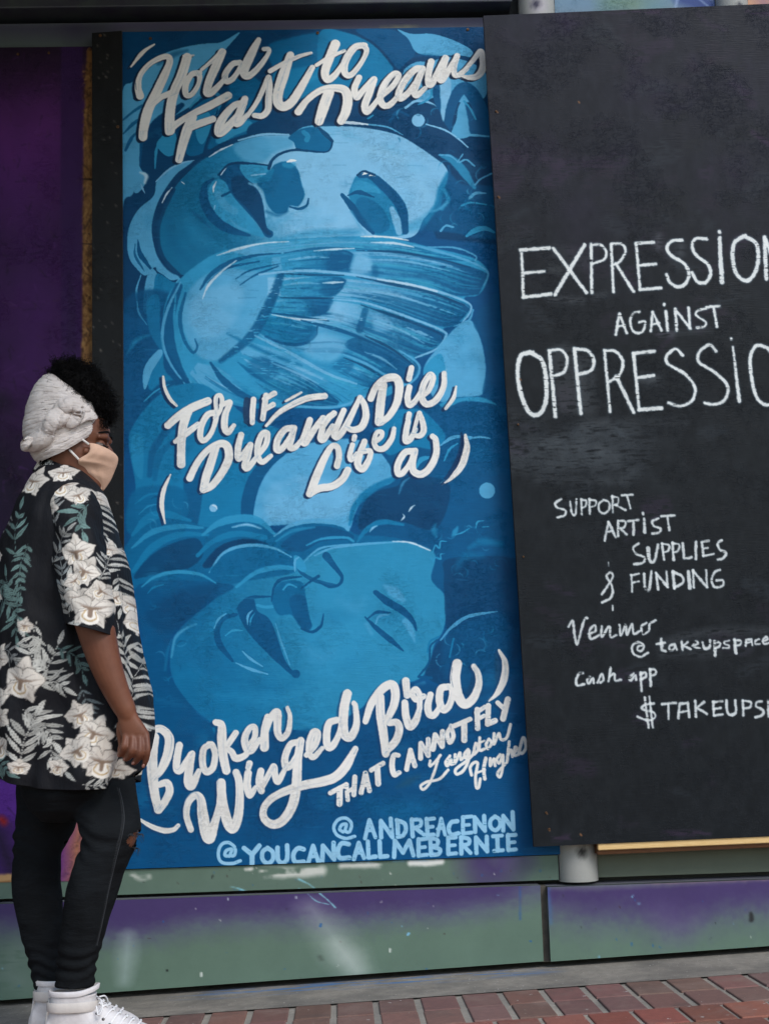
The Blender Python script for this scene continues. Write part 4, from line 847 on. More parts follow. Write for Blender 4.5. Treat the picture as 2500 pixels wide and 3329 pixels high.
# raw batten that carries the chalk board
b0 = P(1950, 2748, -.06); b1 = P(2500, 2724, -.06)
def batten(name, dz0, dz1, y0, y1, mat):
    bm = bmesh.new()
    xa, xb = xc1 - 0.01, ch.c[2][0]
    sl = (b1[2] - b0[2]) / (b1[0] - b0[0])
    box_bm(bm, xa, xb, y0, y1, 0, 1, 0)
    for v in bm.verts:
        zc = b0[2] + sl * (v.co.x - b0[0]); v.co.z = zc + (dz0 if v.co.z < .5 else dz1)
    bmesh.ops.bevel(bm, geom=bm.edges[:], offset=0.002, segments=2, affect='EDGES')
    return from_bm(name, bm, mat, None, smooth=False)
bt = batten('batten', -0.013, 0.03, -0.0665, -0.052, M_wood)
tag(bt, 'pale raw wood batten carrying the bottom edge of the black chalk board', 'batten')
lo = batten('lower_lath', -0.026, 0.02, -0.0515, -0.008, M_wood_dark); lo.parent = bt

# ================================================================== MURAL
mu = Panel([(0, 0, ZB + 2.44), (1.22, 0, ZB + 2.44), (1.22, 0, ZB), (0, 0, ZB)], 0.0, 0.00145, (0, 80, 132), 0.018, 81)
mu.edge = (60, 110, 150)
cv = mu.cv
D0, D1, DM, MM, M2, LL, L2, L3 = (0, 64, 106), (0, 84, 132), (2, 100, 148), (14, 120, 168), (44, 146, 192), (82, 164, 208), (124, 186, 224), (196, 220, 236)
def py(t, c, *pts, **k): cv.poly(tl(t, pts), c, **k)
def sk(t, w, c, *pts, **k):
    s = TILES[t][2]
    cv.stroke(tl(t, pts), np.asarray(w, float) * s if hasattr(w, '__len__') else w * s, c, **k)
GR = lambda c0, c1, t, p0, p1: {'c0': c0, 'c1': c1, 'p0': tl(t, [p0])[0], 'p1': tl(t, [p1])[0]}
# --- sky, clouds, light bands behind the first verse
py('A', D0, (0, 40), (1700, 20), (1700, 900), (0, 1500), smooth=False, soft=3)
py('B', D0, (0, 20), (1400, 0), (1420, 900), (1400, 1700), (900, 1650), (600, 900), (0, 800), smooth=False, soft=3)
py('A', LL, (14, 570), (100, 440), (230, 335), (330, 232), (480, 178), (640, 148), (780, 136), (925, 58), (860, 140), (790, 225), (735, 340), (665, 470), (620, 560), (590, 600), (430, 700), (260, 800), (180, 900), (150, 1060), (175, 1130), (215, 1180), (110, 1300), (90, 1330), (30, 1420), (14, 1420))
sk('A', [30, 50, 20], D0, (300, 300), (420, 230), (520, 200), op=.5, soft=3)
sk('A', [14, 26, 14], D1, (20, 740), (150, 640), (330, 560), op=.8); sk('A', [14, 30, 12], D1, (30, 840), (110, 760), (200, 700), op=.8); sk('A', [22, 30, 10], D1, (45, 970), (90, 880), (140, 820), op=.85)
sk('A', [40, 110, 120, 60], D0, (480, 620), (330, 740), (230, 880), (215, 1040), (260, 1140), soft=1.2)
sk('A', [20, 26, 10], D1, (180, 780), (165, 950), (160, 1090), op=.8)
py('A', M2, (330, 860), (420, 830), (440, 900), (430, 990), (370, 1015), (310, 970), (285, 920))
sk('A', [8, 24, 10], M2, (330, 860), (285, 960), (272, 1110))
py('A', DM, (530, 690), (700, 560), (760, 640), (750, 900), (640, 990), (530, 1010), (510, 920))
py('A', M2, (590, 690), (690, 680), (700, 800), (640, 920), (590, 860)); sk('A', [14, 34, 14], M2, (540, 640), (620, 560), (740, 530), (780, 600), (740, 690), op=.8)
py('A', D0, (690, 830), (760, 640), (700, 960), (640, 1000)); py('A', DM, (860, 400), (1000, 380), (1160, 560), (1000, 830), (720, 960), (690, 900), (830, 600), soft=3)
py('A', M2, (740, 880), (840, 760), (1000, 740), (1010, 800), (880, 860), (780, 920), soft=2); py('A', D0, (1000, 780), (1150, 720), (1450, 700), (1500, 740), (1400, 790), (1100, 820), (990, 850), soft=2)
py('A', DM, (1140, 170), (1280, 110), (1540, 60), (1640, 110), (1640, 480), (1300, 500), (1180, 330), soft=3); py('A', MM, (1180, 380), (1400, 330), (1640, 300), (1640, 470), (1450, 560), (1250, 560), soft=3); sk('A', 50, M2, (1400, 460), (1500, 400), (1560, 380), op=.6, soft=4)
py('B', MM, (0, 60), (200, 60), (400, 150), (540, 300), (560, 360), (470, 470), (100, 490), (0, 420), soft=2); py('B', D1, (280, 40), (560, 40), (680, 110), (740, 210), (660, 300), (600, 340), (520, 240), (420, 140), soft=1.5)
py('B', LL, (596, 36), (700, 70), (850, 70), (960, 95), (1060, 135), (1160, 190), (1180, 250), (1060, 235), (880, 240), (745, 215), (680, 110)); sk('B', 26, D1, (690, 250), (790, 235), (910, 250), op=.6, soft=2)
py('B', LL, (640, 380), (680, 320), (760, 285), (850, 290), (900, 270), (1000, 250), (1180, 300), (1280, 380), (1270, 560), (1100, 600), (900, 560), (760, 600), (660, 520)); sk('B', 20, L2, (660, 640), (740, 590), (840, 600), (930, 660)); sk('B', 18, M2, (760, 620), (850, 560), (860, 480))
py('B', D1, (880, 450), (910, 450), (950, 560), (945, 680), (900, 640), (870, 540)); py('B', L2, (930, 440), (1000, 420), (1010, 520), (970, 700), (940, 760), (930, 600), soft=1.5)
sk('B', [60, 80, 110, 120, 110], D1, (985, 800), (1005, 660), (1060, 530), (1120, 490), (1190, 560), (1250, 700), (1290, 880), soft=1.2)
py('B', LL, (1010, 850), (1050, 740), (1065, 640), (1100, 590), (1140, 650), (1160, 760), (1160, 850), (1080, 880)); py('B', D1, (1120, 610), (1160, 640), (1200, 720), (1230, 840), (1160, 840), (1140, 720), soft=1.2); sk('B', 16, M2, (1110, 590), (1160, 650), (1200, 730))
py('B', D0, (560, 780), (700, 640), (880, 620), (960, 760), (1080, 890), (1300, 880), (1320, 1100), (1180, 1250), (1000, 1060), (800, 920), soft=1.5)
cv.blob(tl('B', [(758, 738)])[0], 21, L2)
sk('B', [10, 16, 16, 10], L2, (820, 768), (960, 812), (1060, 875), (1140, 945)); sk('B', [10, 22, 14], LL, (1050, 872), (1150, 852), (1300, 862)); sk('B', 12, M2, (370, 725), (410, 700))
sk('B', 24, D1, (540, 745), (600, 670), (680, 700), op=.7)
# --- curl band of hair at the left of the first face
py('A', D0, (180, 1180), (420, 1040), (560, 1100), (520, 1900), (480, 2200), (20, 2200), (22, 1430), (100, 1310), soft=2)
py('A', LL, (545, 1048), (400, 1105), (290, 1200), (262, 1320), (150, 1420), (80, 1540), (58, 1680), (75, 1800), (130, 1880), (200, 1935), (270, 1870), (290, 1900), (330, 1925), (400, 1972), (465, 1940), (350, 1860), (285, 1760), (250, 1620), (255, 1500), (300, 1360), (370, 1240), (450, 1140), (550, 1070))
sk('A', [8, 44, 20], D1, (140, 1660), (160, 1770), (240, 1880)); sk('A', [6, 22, 8], D1, (120, 1690), (120, 1780), (190, 1900), op=.8)
py('A', LL, (250, 1880), (215, 1930), (190, 2050), (185, 2212), (240, 2212), (270, 2050), (290, 1930)); sk('A', [16, 30, 16], LL, (460, 1960), (400, 2060), (380, 2212)); py('A', MM, (290, 1920), (400, 1980), (440, 2000), (370, 2100), (300, 2212), (240, 2212), (260, 2050)); sk('A', [6, 18, 12], LL, (165, 1930), (130, 2050), (140, 2212))
py('A', LL, (95, 1150), (150, 1135), (200, 1140), (210, 1190), (170, 1270), (120, 1300), (100, 1230)); sk('A', [12, 34, 18], L3, (160, 1140), (205, 1165), (195, 1220), op=.8, soft=2); sk('A', [4, 16, 4], L2, (165, 1230), (180, 1270), (195, 1300))
# --- first face
FACE = [(480, 1930), (330, 1810), (292, 1640), (315, 1470), (430, 1250), (560, 1110), (690, 1015), (900, 912), (1100, 858), (1320, 850), (1400, 800), (1540, 785), (1840, 790), (2140, 850), (2340, 960), (2480, 1060), (2540, 1180), (2470, 1300), (2440, 1400), (2340, 1500), (2241, 1640), (1840, 1660), (1540, 1680), (1200, 1720), (950, 1780), (740, 1850)]
py('A', D0, *[(x - 26 if x < 800 else x, y - 30 if x > 600 else y) for x, y in FACE], soft=2)
py('A', GR((12, 110, 154), L2, 'A', (720, 1500), (1330, 1250)), *FACE)
py('A', MM, (560, 1110), (690, 1015), (900, 915), (1120, 870), (1150, 1000), (1000, 1080), (700, 1120), soft=6, op=.7); py('A', LL, (880, 930), (1100, 868), (1310, 862), (1330, 940), (1180, 990), (1100, 1060), (960, 1050), soft=5, op=.9)
sk('A', [30, 70, 40], M2, (1200, 1660), (1500, 1610), (1840, 1600), op=.6, soft=5); sk('B', [40, 90, 40], M2, (560, 1590), (760, 1540), (900, 1420), op=.55, soft=6)
sk('A', [26, 54, 50, 26], D0, (420, 1270), (310, 1480), (285, 1640), (330, 1800), (470, 1940), soft=1.5, op=.85)
sk('A', [20, 40, 34, 34, 30, 26, 30, 46], D0, (520, 1105), (690, 985), (890, 888), (1100, 838), (1310, 835), (1400, 775), (1540, 752), (1840, 765), (2110, 822), (2310, 925), (2480, 1040), soft=1.2)
sk('A', [6, 18, 14, 6], L2, (575, 1046), (470, 1070), (370, 1125), (278, 1212)); sk('A', [6, 14, 6], L3, (690, 1020), (770, 970), (870, 925)); sk('A', [10, 20, 16], L2, (915, 892), (1100, 848), (1300, 848)); sk('A', [12, 22, 10], LL, (1330, 862), (1400, 806), (1540, 772)); sk('B', [20, 26, 10], L3, (140, 752), (260, 758), (380, 770)); sk('B', [12, 16, 6], LL, (380, 770), (520, 790), (640, 850))
sk('A', [5, 12, 5], L3, (405, 1255), (360, 1310), (328, 1375)); sk('A', [4, 14, 4], L3, (478, 1212), (498, 1228))
# chin fold, lips
sk('A', [10, 30, 10], D1, (560, 1440), (640, 1510), (690, 1560), op=.6, soft=3)
py('A', D1, (768, 1152), (850, 1082), (925, 1078), (960, 1160), (1060, 1268), (1108, 1380), (1130, 1550), (1182, 1600), (1170, 1640), (1120, 1630), (1060, 1535), (950, 1410), (875, 1330), (800, 1230))
py('A', D0, (870, 1180), (960, 1170), (1060, 1275), (1105, 1385), (1130, 1560), (1170, 1610), (1120, 1610), (1000, 1440), (885, 1320), (860, 1240), op=.8, soft=1.5)
py('A', M2, (930, 1085), (1130, 1080), (1150, 1150), (1060, 1220), (980, 1190))
py('A', M2, (720, 1210), (800, 1200), (880, 1330), (1060, 1550), (1110, 1640), (980, 1600), (820, 1540), (700, 1430), (680, 1300), soft=1.2); sk('A', 60, LL, (760, 1310), (810, 1390), (885, 1440), op=.55, soft=2)
sk('A', [18, 70, 80, 70, 20], D1, (720, 1190), (655, 1245), (655, 1370), (730, 1500), (850, 1580), (1000, 1625), soft=1.0); sk('A', 20, D1, (790, 1320), (850, 1290))
sk('A', [6, 18, 6], L3, (745, 1210), (725, 1250), (722, 1295)); sk('A', [5, 12, 5], L3, (835, 1085), (800, 1130), (780, 1160)); sk('A', 8, L2, (735, 1395), (728, 1425)); sk('A', [8, 26, 8], LL, (850, 1500), (910, 1560), (990, 1590), op=.6, soft=2)
sk('A', 18, L2, (1000, 1225), (1050, 1250), (1100, 1320), (1130, 1480), op=.8, soft=1.5)
# nose
py('A', DM, (1165, 1120), (1200, 1075), (1280, 1055), (1365, 1105), (1405, 1240), (1425, 1320), (1375, 1400), (1310, 1395), (1285, 1445), (1205, 1455), (1140, 1390), (1105, 1280), (1060, 1225), (1150, 1180), soft=1.2)
sk('A', [20, 30, 20], D1, (1130, 1440), (1220, 1470), (1290, 1440), op=.6, soft=3)
sk('A', [26, 20, 12], D0, (1150, 1110), (1175, 1045), (1240, 995), (1350, 968), (1540, 985)); sk('A', [14, 26, 12], D1, (1310, 1405), (1380, 1420), (1440, 1395), (1455, 1340)); sk('A', [20, 60, 26], MM, (1060, 1200), (1130, 1180), (1180, 1120), soft=2)
sk('A', [8, 26, 8], (226, 236, 240), (1290, 1058), (1325, 1048), (1360, 1048)); sk('A', 40, M2, (1270, 1080), (1310, 1090), (1340, 1080), op=.6, soft=2); sk('A', 12, L2, (1015, 1163), (1070, 1155), (1122, 1150)); sk('A', [14, 24, 10], D0, (760, 1160), (850, 1075), (1000, 1070), (1150, 1085))
py('A', DM, (1300, 870), (1395, 805), (1530, 790), (1590, 842), (1642, 905), (1602, 982), (1480, 980), (1370, 965), (1340, 905)); sk('A', 14, D0, (1530, 795), (1595, 840), (1638, 905), (1600, 978), (1480, 975), (1360, 960)); sk('A', 40, M2, (1420, 830), (1450, 860), (1440, 890), op=.7); sk('A', 22, D0, (1540, 800), (1580, 850), (1640, 900))
# right eye of the first face
py('B', MM, (245, 1240), (290, 1160), (400, 1170), (540, 1310), (640, 1440), (665, 1610), (420, 1620), (300, 1480), (225, 1330), soft=1.5, op=.9)
py('B', M2, (250, 1240), (300, 1200), (420, 1240), (470, 1300), (380, 1290), (260, 1300), soft=1.5)
sk('B', [40, 70, 80, 80, 60], D1, (310, 1165), (390, 1165), (480, 1235), (575, 1330), (635, 1430), (655, 1590), soft=1.1)
sk('B', [30, 60, 60, 30], D1, (172, 1312), (245, 1400), (320, 1505), (410, 1605)); sk('B', [12, 40, 12], D1, (215, 1318), (300, 1292), (415, 1330)); py('B', DM, (280, 1400), (330, 1330), (470, 1400), (540, 1560), (420, 1600), soft=2, op=.8)
sk('B', [40, 66, 50], L2, (555, 1420), (590, 1510), (610, 1600), op=.9, soft=1.3); sk('B', [6, 22, 6], (232, 240, 240), (328, 1158), (350, 1145), (378, 1144)); sk('B', [6, 20, 6], (232, 240, 240), (382, 1165), (402, 1158), (425, 1168)); sk('B', 18, D0, (290, 1160), (340, 1130), (420, 1160)); sk('B', 20, LL, (240, 1440), (310, 1560), (350, 1610), op=.6, soft=2)
# --- hair on the right
sk('B', [30, 90, 90, 60], MM, (985, 1150), (950, 1270), (920, 1400), (830, 1520), soft=3, op=.9); sk('B', [20, 40, 20], D1, (990, 1090), (1000, 1200), (960, 1320), (940, 1400), op=.8, soft=1.5)
py('B', D1, (1000, 1160), (1100, 1230), (1380, 1280), (1400, 1640), (1000, 1600), (820, 1580), (880, 1460), (960, 1380), soft=3)
sk('B', [20, 70, 70, 30], M2, (925, 1005), (1030, 1050), (1110, 1140), (1190, 1255), soft=1.6, op=.85); sk('B', [8, 18, 8], LL, (915, 1005), (1000, 1010), (1060, 1055)); sk('B', 14, LL, (1075, 1062), (1130, 1042), (1190, 1090)); sk('B', 10, LL, (1060, 1060), (1100, 1000)); sk('B', 14, LL, (1195, 1235), (1240, 1190), (1322, 1148))
sk('B', [24, 26, 10], LL, (1155, 1335), (1200, 1300), (1280, 1300)); sk('B', 14, M2, (1090, 1395), (1160, 1372), (1280, 1388)); sk('B', 16, LL, (930, 1590), (970, 1550), (1025, 1560)); sk('B', [20, 46, 40, 20], M2, (1130, 1630), (1190, 1590), (1270, 1570), (1340, 1600)); sk('B', 30, M2, (960, 1280), (990, 1350), (940, 1420), op=.7, soft=2); sk('B', 20, LL, (860, 1440), (920, 1420), (980, 1370), op=.6, soft=2)
# --- field behind and beside the wing
py('C', D1, (40, 0), (520, 0), (560, 500), (700, 760), (500, 800), (40, 1000), soft=4, op=.85)
# --- the big wing: feathers brushed from root to tip, light to dark
TILES['V'] = (500, 740, 1140 / 1661.0)
wr = random.Random(21)
def feather(top, bot, c0, c1, n=16, ww=11, dark=.5, cols=None):
    top, bot = cr(top, 6), cr(bot, 6)
    rs = lambda q: np.stack([np.interp(np.linspace(0, 1, 24), np.linspace(0, 1, len(q)), q[:, i]) for i in (0, 1)], 1)
    t_, b_2 = rs(top), rs(bot)
    cv.poly(tl('V', [tuple(v) for v in np.vstack([t_, b_2[::-1]])]), {'c0': c0, 'c1': c1, 'p0': tl('V', [tuple((t_[3] + b_2[3]) / 2)])[0], 'p1': tl('V', [tuple((t_[-2] + b_2[-2]) / 2)])[0]}, soft=2, smooth=False, op=.95)
    cols = cols or [L2, LL, M2, (58, 160, 196), DM, D1]
    for _ in range(n):
        f = wr.random(); i0 = wr.randrange(0, 16); i1 = min(23, i0 + wr.randrange(5, 13))
        q = t_[i0:i1 + 1] * (1 - f) + b_2[i0:i1 + 1] * f
        u = (i0 + i1) / 46; light = f < dark and u < .72
        sk('V', [2, wr.uniform(.4, 1.4) * ww, 2], wr.choice(cols[:4] if light else cols[2:]), *[tuple(v) for v in q[::2]], soft=1.4, op=wr.uniform(.3, .75), dry=.3)
vv = lambda c, *p, **k: cv.poly(tl('V', p), c, **k)
vs = lambda w, c, *p, **k: sk('V', w, c, *p, **{'soft': 1.1, 'op': .9, **k})
vv(M2, (130, 240), (200, 180), (300, 120), (450, 82), (620, 57), (800, 46), (1000, 40), (1150, 55), (1300, 90), (1430, 120), (1525, 150), (1582, 205), (1570, 275), (1530, 322), (1470, 332), (1500, 385), (1475, 432), (1410, 466), (1372, 478), (1378, 525), (1335, 575), (1240, 617), (1255, 662), (1215, 735), (1100, 800), (870, 855), (700, 855), (560, 850), (330, 830), (200, 760), (110, 650), (60, 560), (45, 430), (70, 320), soft=1.2)
vv(LL, (160, 310), (230, 235), (330, 190), (450, 205), (570, 215), (560, 330), (490, 480), (400, 570), (300, 630), (215, 610), (165, 540), (138, 470), (135, 390), soft=4)
vv(L2, (190, 330), (300, 280), (420, 280), (400, 420), (300, 520), (220, 520), (170, 440), soft=10, op=.45)
feather([(350, 108), (600, 70), (850, 52), (1100, 70), (1350, 112), (1500, 150)], [(470, 142), (700, 112), (900, 96), (1100, 106), (1300, 142), (1522, 162)], LL, DM, 26, 9)
feather([(560, 142), (800, 112), (950, 112), (1150, 112), (1350, 145), (1500, 185), (1583, 218)], [(560, 222), (800, 212), (930, 226), (1100, 246), (1300, 272), (1430, 322), (1538, 318)], LL, D1, 46, 13)
feather([(540, 236), (800, 236), (950, 246), (1150, 266), (1350, 312), (1480, 362), (1500, 388)], [(540, 322), (850, 332), (1000, 352), (1150, 396), (1270, 442), (1370, 470), (1440, 455)], L2, D1, 46, 13)
feather([(560, 340), (800, 345), (950, 362), (1100, 392), (1250, 442), (1378, 500), (1380, 524)], [(660, 440), (880, 470), (1050, 538), (1180, 590), (1262, 615), (1330, 578)], L2, D1, 44, 13)
feather([(480, 482), (700, 472), (850, 456), (1000, 502), (1130, 562), (1238, 640), (1254, 668)], [(560, 562), (720, 590), (860, 590), (950, 612), (1080, 682), (1190, 722), (1230, 720)], LL, D1, 40, 12)
vv(D1, (905, 560), (960, 520), (1080, 560), (1190, 622), (1242, 668), (1220, 690), (1120, 660), (1000, 610), soft=2, op=.75, dry=.1)
feather([(380, 522), (600, 582), (760, 642), (900, 702), (1010, 742)], [(420, 602), (600, 682), (720, 742), (850, 802), (900, 842)], LL, M2, 34, 12)
feather([(880, 640), (960, 660), (1060, 700), (1150, 735)], [(800, 650), (900, 710), (980, 745), (1080, 770)], M2, D1, 14, 12)
vv(D1, (840, 650), (900, 615), (950, 640), (930, 690), (870, 680), soft=6, op=.55, dry=.4)
feather([(430, 602), (520, 642), (700, 702), (800, 762), (880, 825)], [(380, 650), (450, 722), (560, 802), (700, 842), (862, 850)], M2, D1, 34, 12)
vv(D1, (450, 630), (520, 610), (590, 650), (585, 700), (520, 725), (455, 690), soft=6, op=.6, dry=.45)
feather([(210, 640), (300, 660), (420, 740), (560, 830)], [(170, 690), (260, 790), (380, 840), (520, 860)], LL, MM, 26, 11)
# coverts: short rounded feathers with dark ends
feather([(600, 142), (760, 112), (900, 108), (945, 125)], [(610, 205), (740, 214), (860, 214), (930, 190)], M2, D1, 22, 10, .3); vv(D1, (830, 125), (930, 118), (952, 140), (938, 185), (880, 212), (820, 205), soft=5, op=.62, dry=.15)
feather([(600, 252), (780, 232), (880, 236), (912, 250)], [(600, 322), (760, 332), (850, 325), (890, 295)], M2, D1, 22, 10, .3); vv(D1, (800, 250), (890, 240), (912, 256), (880, 305), (830, 328), (790, 310), soft=5, op=.62, dry=.15)
feather([(560, 335), (700, 322), (820, 335), (852, 348)], [(540, 402), (680, 418), (780, 418), (830, 392)], M2, D1, 22, 10, .3); vv(D1, (740, 345), (840, 340), (852, 356), (825, 395), (780, 415), (735, 400), soft=5, op=.62, dry=.15)
feather([(500, 430), (600, 422), (700, 448), (772, 470)], [(500, 500), (600, 548), (690, 552), (765, 515)], MM, DM, 20, 10, .3); vs([8, 18, 10], D1, (775, 470), (765, 515), (700, 552), (610, 548), (530, 515), soft=1.3)
vv(L2, (955, 130), (1020, 140), (1035, 200), (980, 225), (930, 215), soft=5, op=.75); vv(L2, (850, 350), (960, 370), (990, 420), (930, 450), (840, 425), soft=7, op=.7); vv(L2, (780, 500), (900, 530), (900, 590), (820, 640), (700, 590), (740, 555), soft=9, op=.55); vv(L2, (1040, 420), (1110, 430), (1130, 480), (1050, 490), soft=4, op=.5, dry=.2)
vs([30, 36], D1, (1002, 392), (975, 482), op=.75, dry=.25, soft=2); vs(30, D1, (1045, 190), (1050, 225), op=.5, dry=.3, soft=3)
vs([34, 46, 50, 46, 36, 22], D1, (602, 225), (572, 310), (530, 400), (480, 490), (412, 560), (318, 632), dry=.4, soft=2.5, op=.85)
vs([6, 20, 18, 8], DM, (350, 502), (450, 552), (570, 606), (700, 652), dry=.4, soft=3, op=.75); vs([6, 14, 6], D1, (540, 402), (680, 420), (830, 442)); vs([4, 8, 4], L3, (560, 412), (690, 434), (820, 436)); vs([8, 20, 14, 6], D1, (700, 440), (860, 480), (1000, 530), (1130, 592), dry=.2)
vs([10, 34, 30, 10], D1, (270, 640), (330, 722), (420, 792), (540, 842), dry=.15)
# contours and highlights
vs([10, 24, 22, 12, 6], D1, (222, 292), (272, 222), (360, 165), (480, 132), (600, 122), dry=.15); vs([6, 14, 8], D1, (255, 262), (350, 192), (500, 160), dry=.2); vs([4, 12, 6], D1, (410, 272), (480, 226), (592, 182)); vs([4, 10, 4], D1, (390, 242), (460, 202), (600, 170)); vs([6, 14, 8, 4], D1, (620, 120), (760, 100), (900, 96), (1050, 106), op=.7)
vs([4, 14, 10, 4], L3, (232, 338), (262, 270), (330, 202), (392, 156), dry=.1); vs([4, 14, 8, 4], L3, (300, 132), (400, 100), (520, 74), (640, 66), dry=.1); vs([4, 10, 5], (226, 232, 234), (980, 42), (1100, 44), (1205, 60)); vs([4, 14, 6], L3, (1030, 70), (1140, 74), (1230, 92)); vs([4, 10, 4], L3, (760, 110), (860, 102), (950, 98)); vs([4, 12, 4], L3, (800, 262), (860, 260), (900, 258))
vs([8, 14, 12, 12, 10, 6], LL, (1230, 84), (1380, 122), (1500, 162), (1572, 200), (1582, 232), (1564, 272)); vs([6, 10, 8], LL, (1300, 92), (1430, 96), (1520, 132), (1524, 156)); vs([8, 14, 14, 14, 12, 8], L2, (500, 222), (700, 204), (900, 218), (1100, 250), (1300, 290), (1478, 350), (1500, 395), (1460, 450)); vs([8, 16, 10], L3, (1060, 246), (1200, 268), (1340, 302), op=.7)
vs([6, 12, 12, 12, 8], L2, (850, 338), (1000, 356), (1200, 422), (1366, 488), (1380, 522), (1340, 574), (1240, 616)); vs([6, 12, 8], LL, (1420, 468), (1490, 440), (1512, 390)); vs([6, 12, 10], LL, (1160, 580), (1250, 642), (1250, 700), (1200, 745), (1165, 738)); vs([6, 14, 8], LL, (900, 602), (1000, 642), (1105, 702)); vs([6, 14, 10], LL, (630, 842), (760, 850), (885, 845), (1000, 800)); vs([8, 18, 10], L2, (480, 512), (640, 590), (820, 690), (960, 740), op=.7, dry=.15)
for w, p in (([4, 16, 14, 8], [(960, 232), (1100, 262), (1300, 304), (1470, 366)]), ([4, 16, 14, 8], [(980, 366), (1190, 436), (1350, 500), (1368, 526)]), ([4, 16, 12, 6], [(1000, 512), (1120, 570), (1230, 652)]), ([4, 14, 10], [(900, 616), (1000, 658), (1110, 722)]), ([4, 14, 10, 5], [(960, 108), (1150, 116), (1350, 150), (1500, 190)]), ([4, 12, 6], [(610, 218), (760, 224), (900, 226)]), ([4, 12, 6], [(600, 332), (720, 334), (850, 334)])):
    vs(w, D0, *p, op=.8, dry=.1)
for w, p in (([4, 12, 4], [(1000, 150), (1200, 160), (1400, 205)]), ([4, 12, 4], [(980, 290), (1150, 320), (1300, 372)]), ([4, 10, 4], [(1050, 440), (1180, 490), (1280, 548)]), ([4, 12, 4], [(640, 152), (740, 140), (830, 142)]), ([4, 10, 4], [(620, 272), (700, 262), (790, 266)]), ([4, 14, 4], [(560, 640), (680, 690), (780, 740)]), ([4, 14, 4], [(1000, 590), (1080, 620), (1150, 670)])):
    vs(w, L2, *p, op=.7, dry=.25, soft=1.5)
vs([8, 14, 12, 8], LL, (150, 700), (215, 780), (330, 835), op=.8)
vs([40, 56, 56, 50, 24], D1, (118, 280), (80, 390), (72, 520), (105, 640), (160, 735), soft=1.5); vs([8, 14, 16, 12, 6], LL, (128, 258), (62, 400), (42, 530), (78, 640), (150, 742)); vs([10, 20, 18, 14, 8], D1, (152, 310), (126, 420), (142, 522), (185, 590), (207, 565), (196, 528), op=.75, dry=.2); vs([6, 18, 8], M2, (105, 320), (100, 450), (130, 560), (200, 690), dry=.2)
# left curl of the wing
py('C', MM, (210, 0), (300, -40), (310, 200), (330, 380), (230, 230), soft=2, op=.7); py('C', MM, (330, 370), (345, 520), (430, 640), (330, 700), (220, 660), (260, 470), soft=1.5); py('C', LL, (310, 368), (250, 420), (195, 500), (178, 590), (190, 680), (215, 640), (250, 540), (330, 410)); sk('C', [8, 40, 10], M2, (60, 400), (130, 300), (230, 260), op=.55, soft=3); sk('C', [6, 16, 6], LL, (135, 0), (150, 90), (210, 180), op=.6)
# --- clouds and the pale disc of the middle verse
py('D', LL, (930, 330), (1060, 190), (1170, 150), (1240, 300), (1275, 480), (1270, 650), (1235, 725), (1050, 742), (960, 780), (860, 720), (800, 520), soft=1.0); py('D', M2, (800, 520), (920, 400), (965, 500), (950, 620), (840, 640), soft=1.5)
py('D', D1, (1300, 0), (1400, 0), (1460, 900), (1330, 780), (1250, 720), (1290, 480), (1250, 300), (1180, 150), soft=1.2, op=.7)
py('D', D1, (560, 900), (760, 800), (950, 780), (1080, 742), (1250, 745), (1370, 800), (1430, 900), (1500, 2212), (700, 2212), (300, 1750), (360, 1500), (520, 1200), soft=1.5); py('D', M2, (920, 790), (1080, 742), (1250, 740), (1370, 800), (1280, 780), (1100, 770), (980, 820), soft=1.2)
py('D', MM, (420, 980), (560, 850), (760, 830), (860, 900), (950, 1000), (960, 1070), (880, 1140), (700, 1120), (520, 1180), soft=2)
py('C', MM, (70, 1080), (120, 930), (260, 760), (430, 650), (640, 640), (820, 760), (1000, 900), (1250, 1000), (1250, 1150), (1000, 1400), (900, 1760), (200, 1760), (120, 1380), soft=1.5)
sk('C', [20, 60, 20], D1, (190, 780), (320, 660), (520, 600), soft=2, op=.9); sk('C', [8, 14, 8], M2, (190, 770), (280, 690), (380, 640)); py('C', M2, (100, 1040), (180, 1050), (180, 1330), (160, 1370), (120, 1320), (90, 1180), soft=1.5, op=.5)
sk('C', [40, 60, 50], D1, (230, 1340), (260, 1150), (360, 1000), (420, 960), op=.7, soft=2); sk('C', [30, 60, 30], DM, (270, 1370), (300, 1200), (400, 1080), op=.8, soft=2); py('C', D1, (500, 1350), (640, 1300), (600, 1720), (490, 1700), (495, 1500), soft=2, op=.85); py('C', DM, (90, 1480), (300, 1420), (500, 1460), (490, 1700), (80, 1800), soft=3, op=.9)
sk('C', [8, 20, 8], MM, (120, 1560), (220, 1490), (320, 1480)); sk('C', [6, 14, 6], M2, (150, 1640), (220, 1580), (300, 1560), op=.7)
py('C', LL, (1045, 1720), (1042, 1560), (1090, 1400), (1180, 1265), (1320, 1150), (1500, 1085), (1700, 1060), (1850, 1070), (1960, 1120), (2060, 1230), (2105, 1330), (2090, 1400), (1970, 1440), (1870, 1520), (1810, 1640), (1750, 1770), (1540, 1720), (1300, 1720), soft=1.0)
py('C', L2, (1120, 1650), (1150, 1430), (1400, 1350), (1700, 1400), (1850, 1450), (1780, 1620), (1600, 1680), (1300, 1700), soft=8, op=.5)
sk('C', [90, 100, 100, 90, 60], D1, (985, 1720), (985, 1560), (1030, 1390), (1120, 1260), (1240, 1170), soft=1.2)
sk('D', [20, 60, 40], MM, (230, 1720), (270, 1580), (400, 1450), (560, 1370), soft=2, op=.9); py('D', D0, (300, 1750), (330, 1580), (430, 1470), (600, 1420), (640, 1360), (760, 1340), (1000, 1420), (900, 1750), (640, 1700), (500, 1690), (400, 1740), soft=1.4, op=.9)
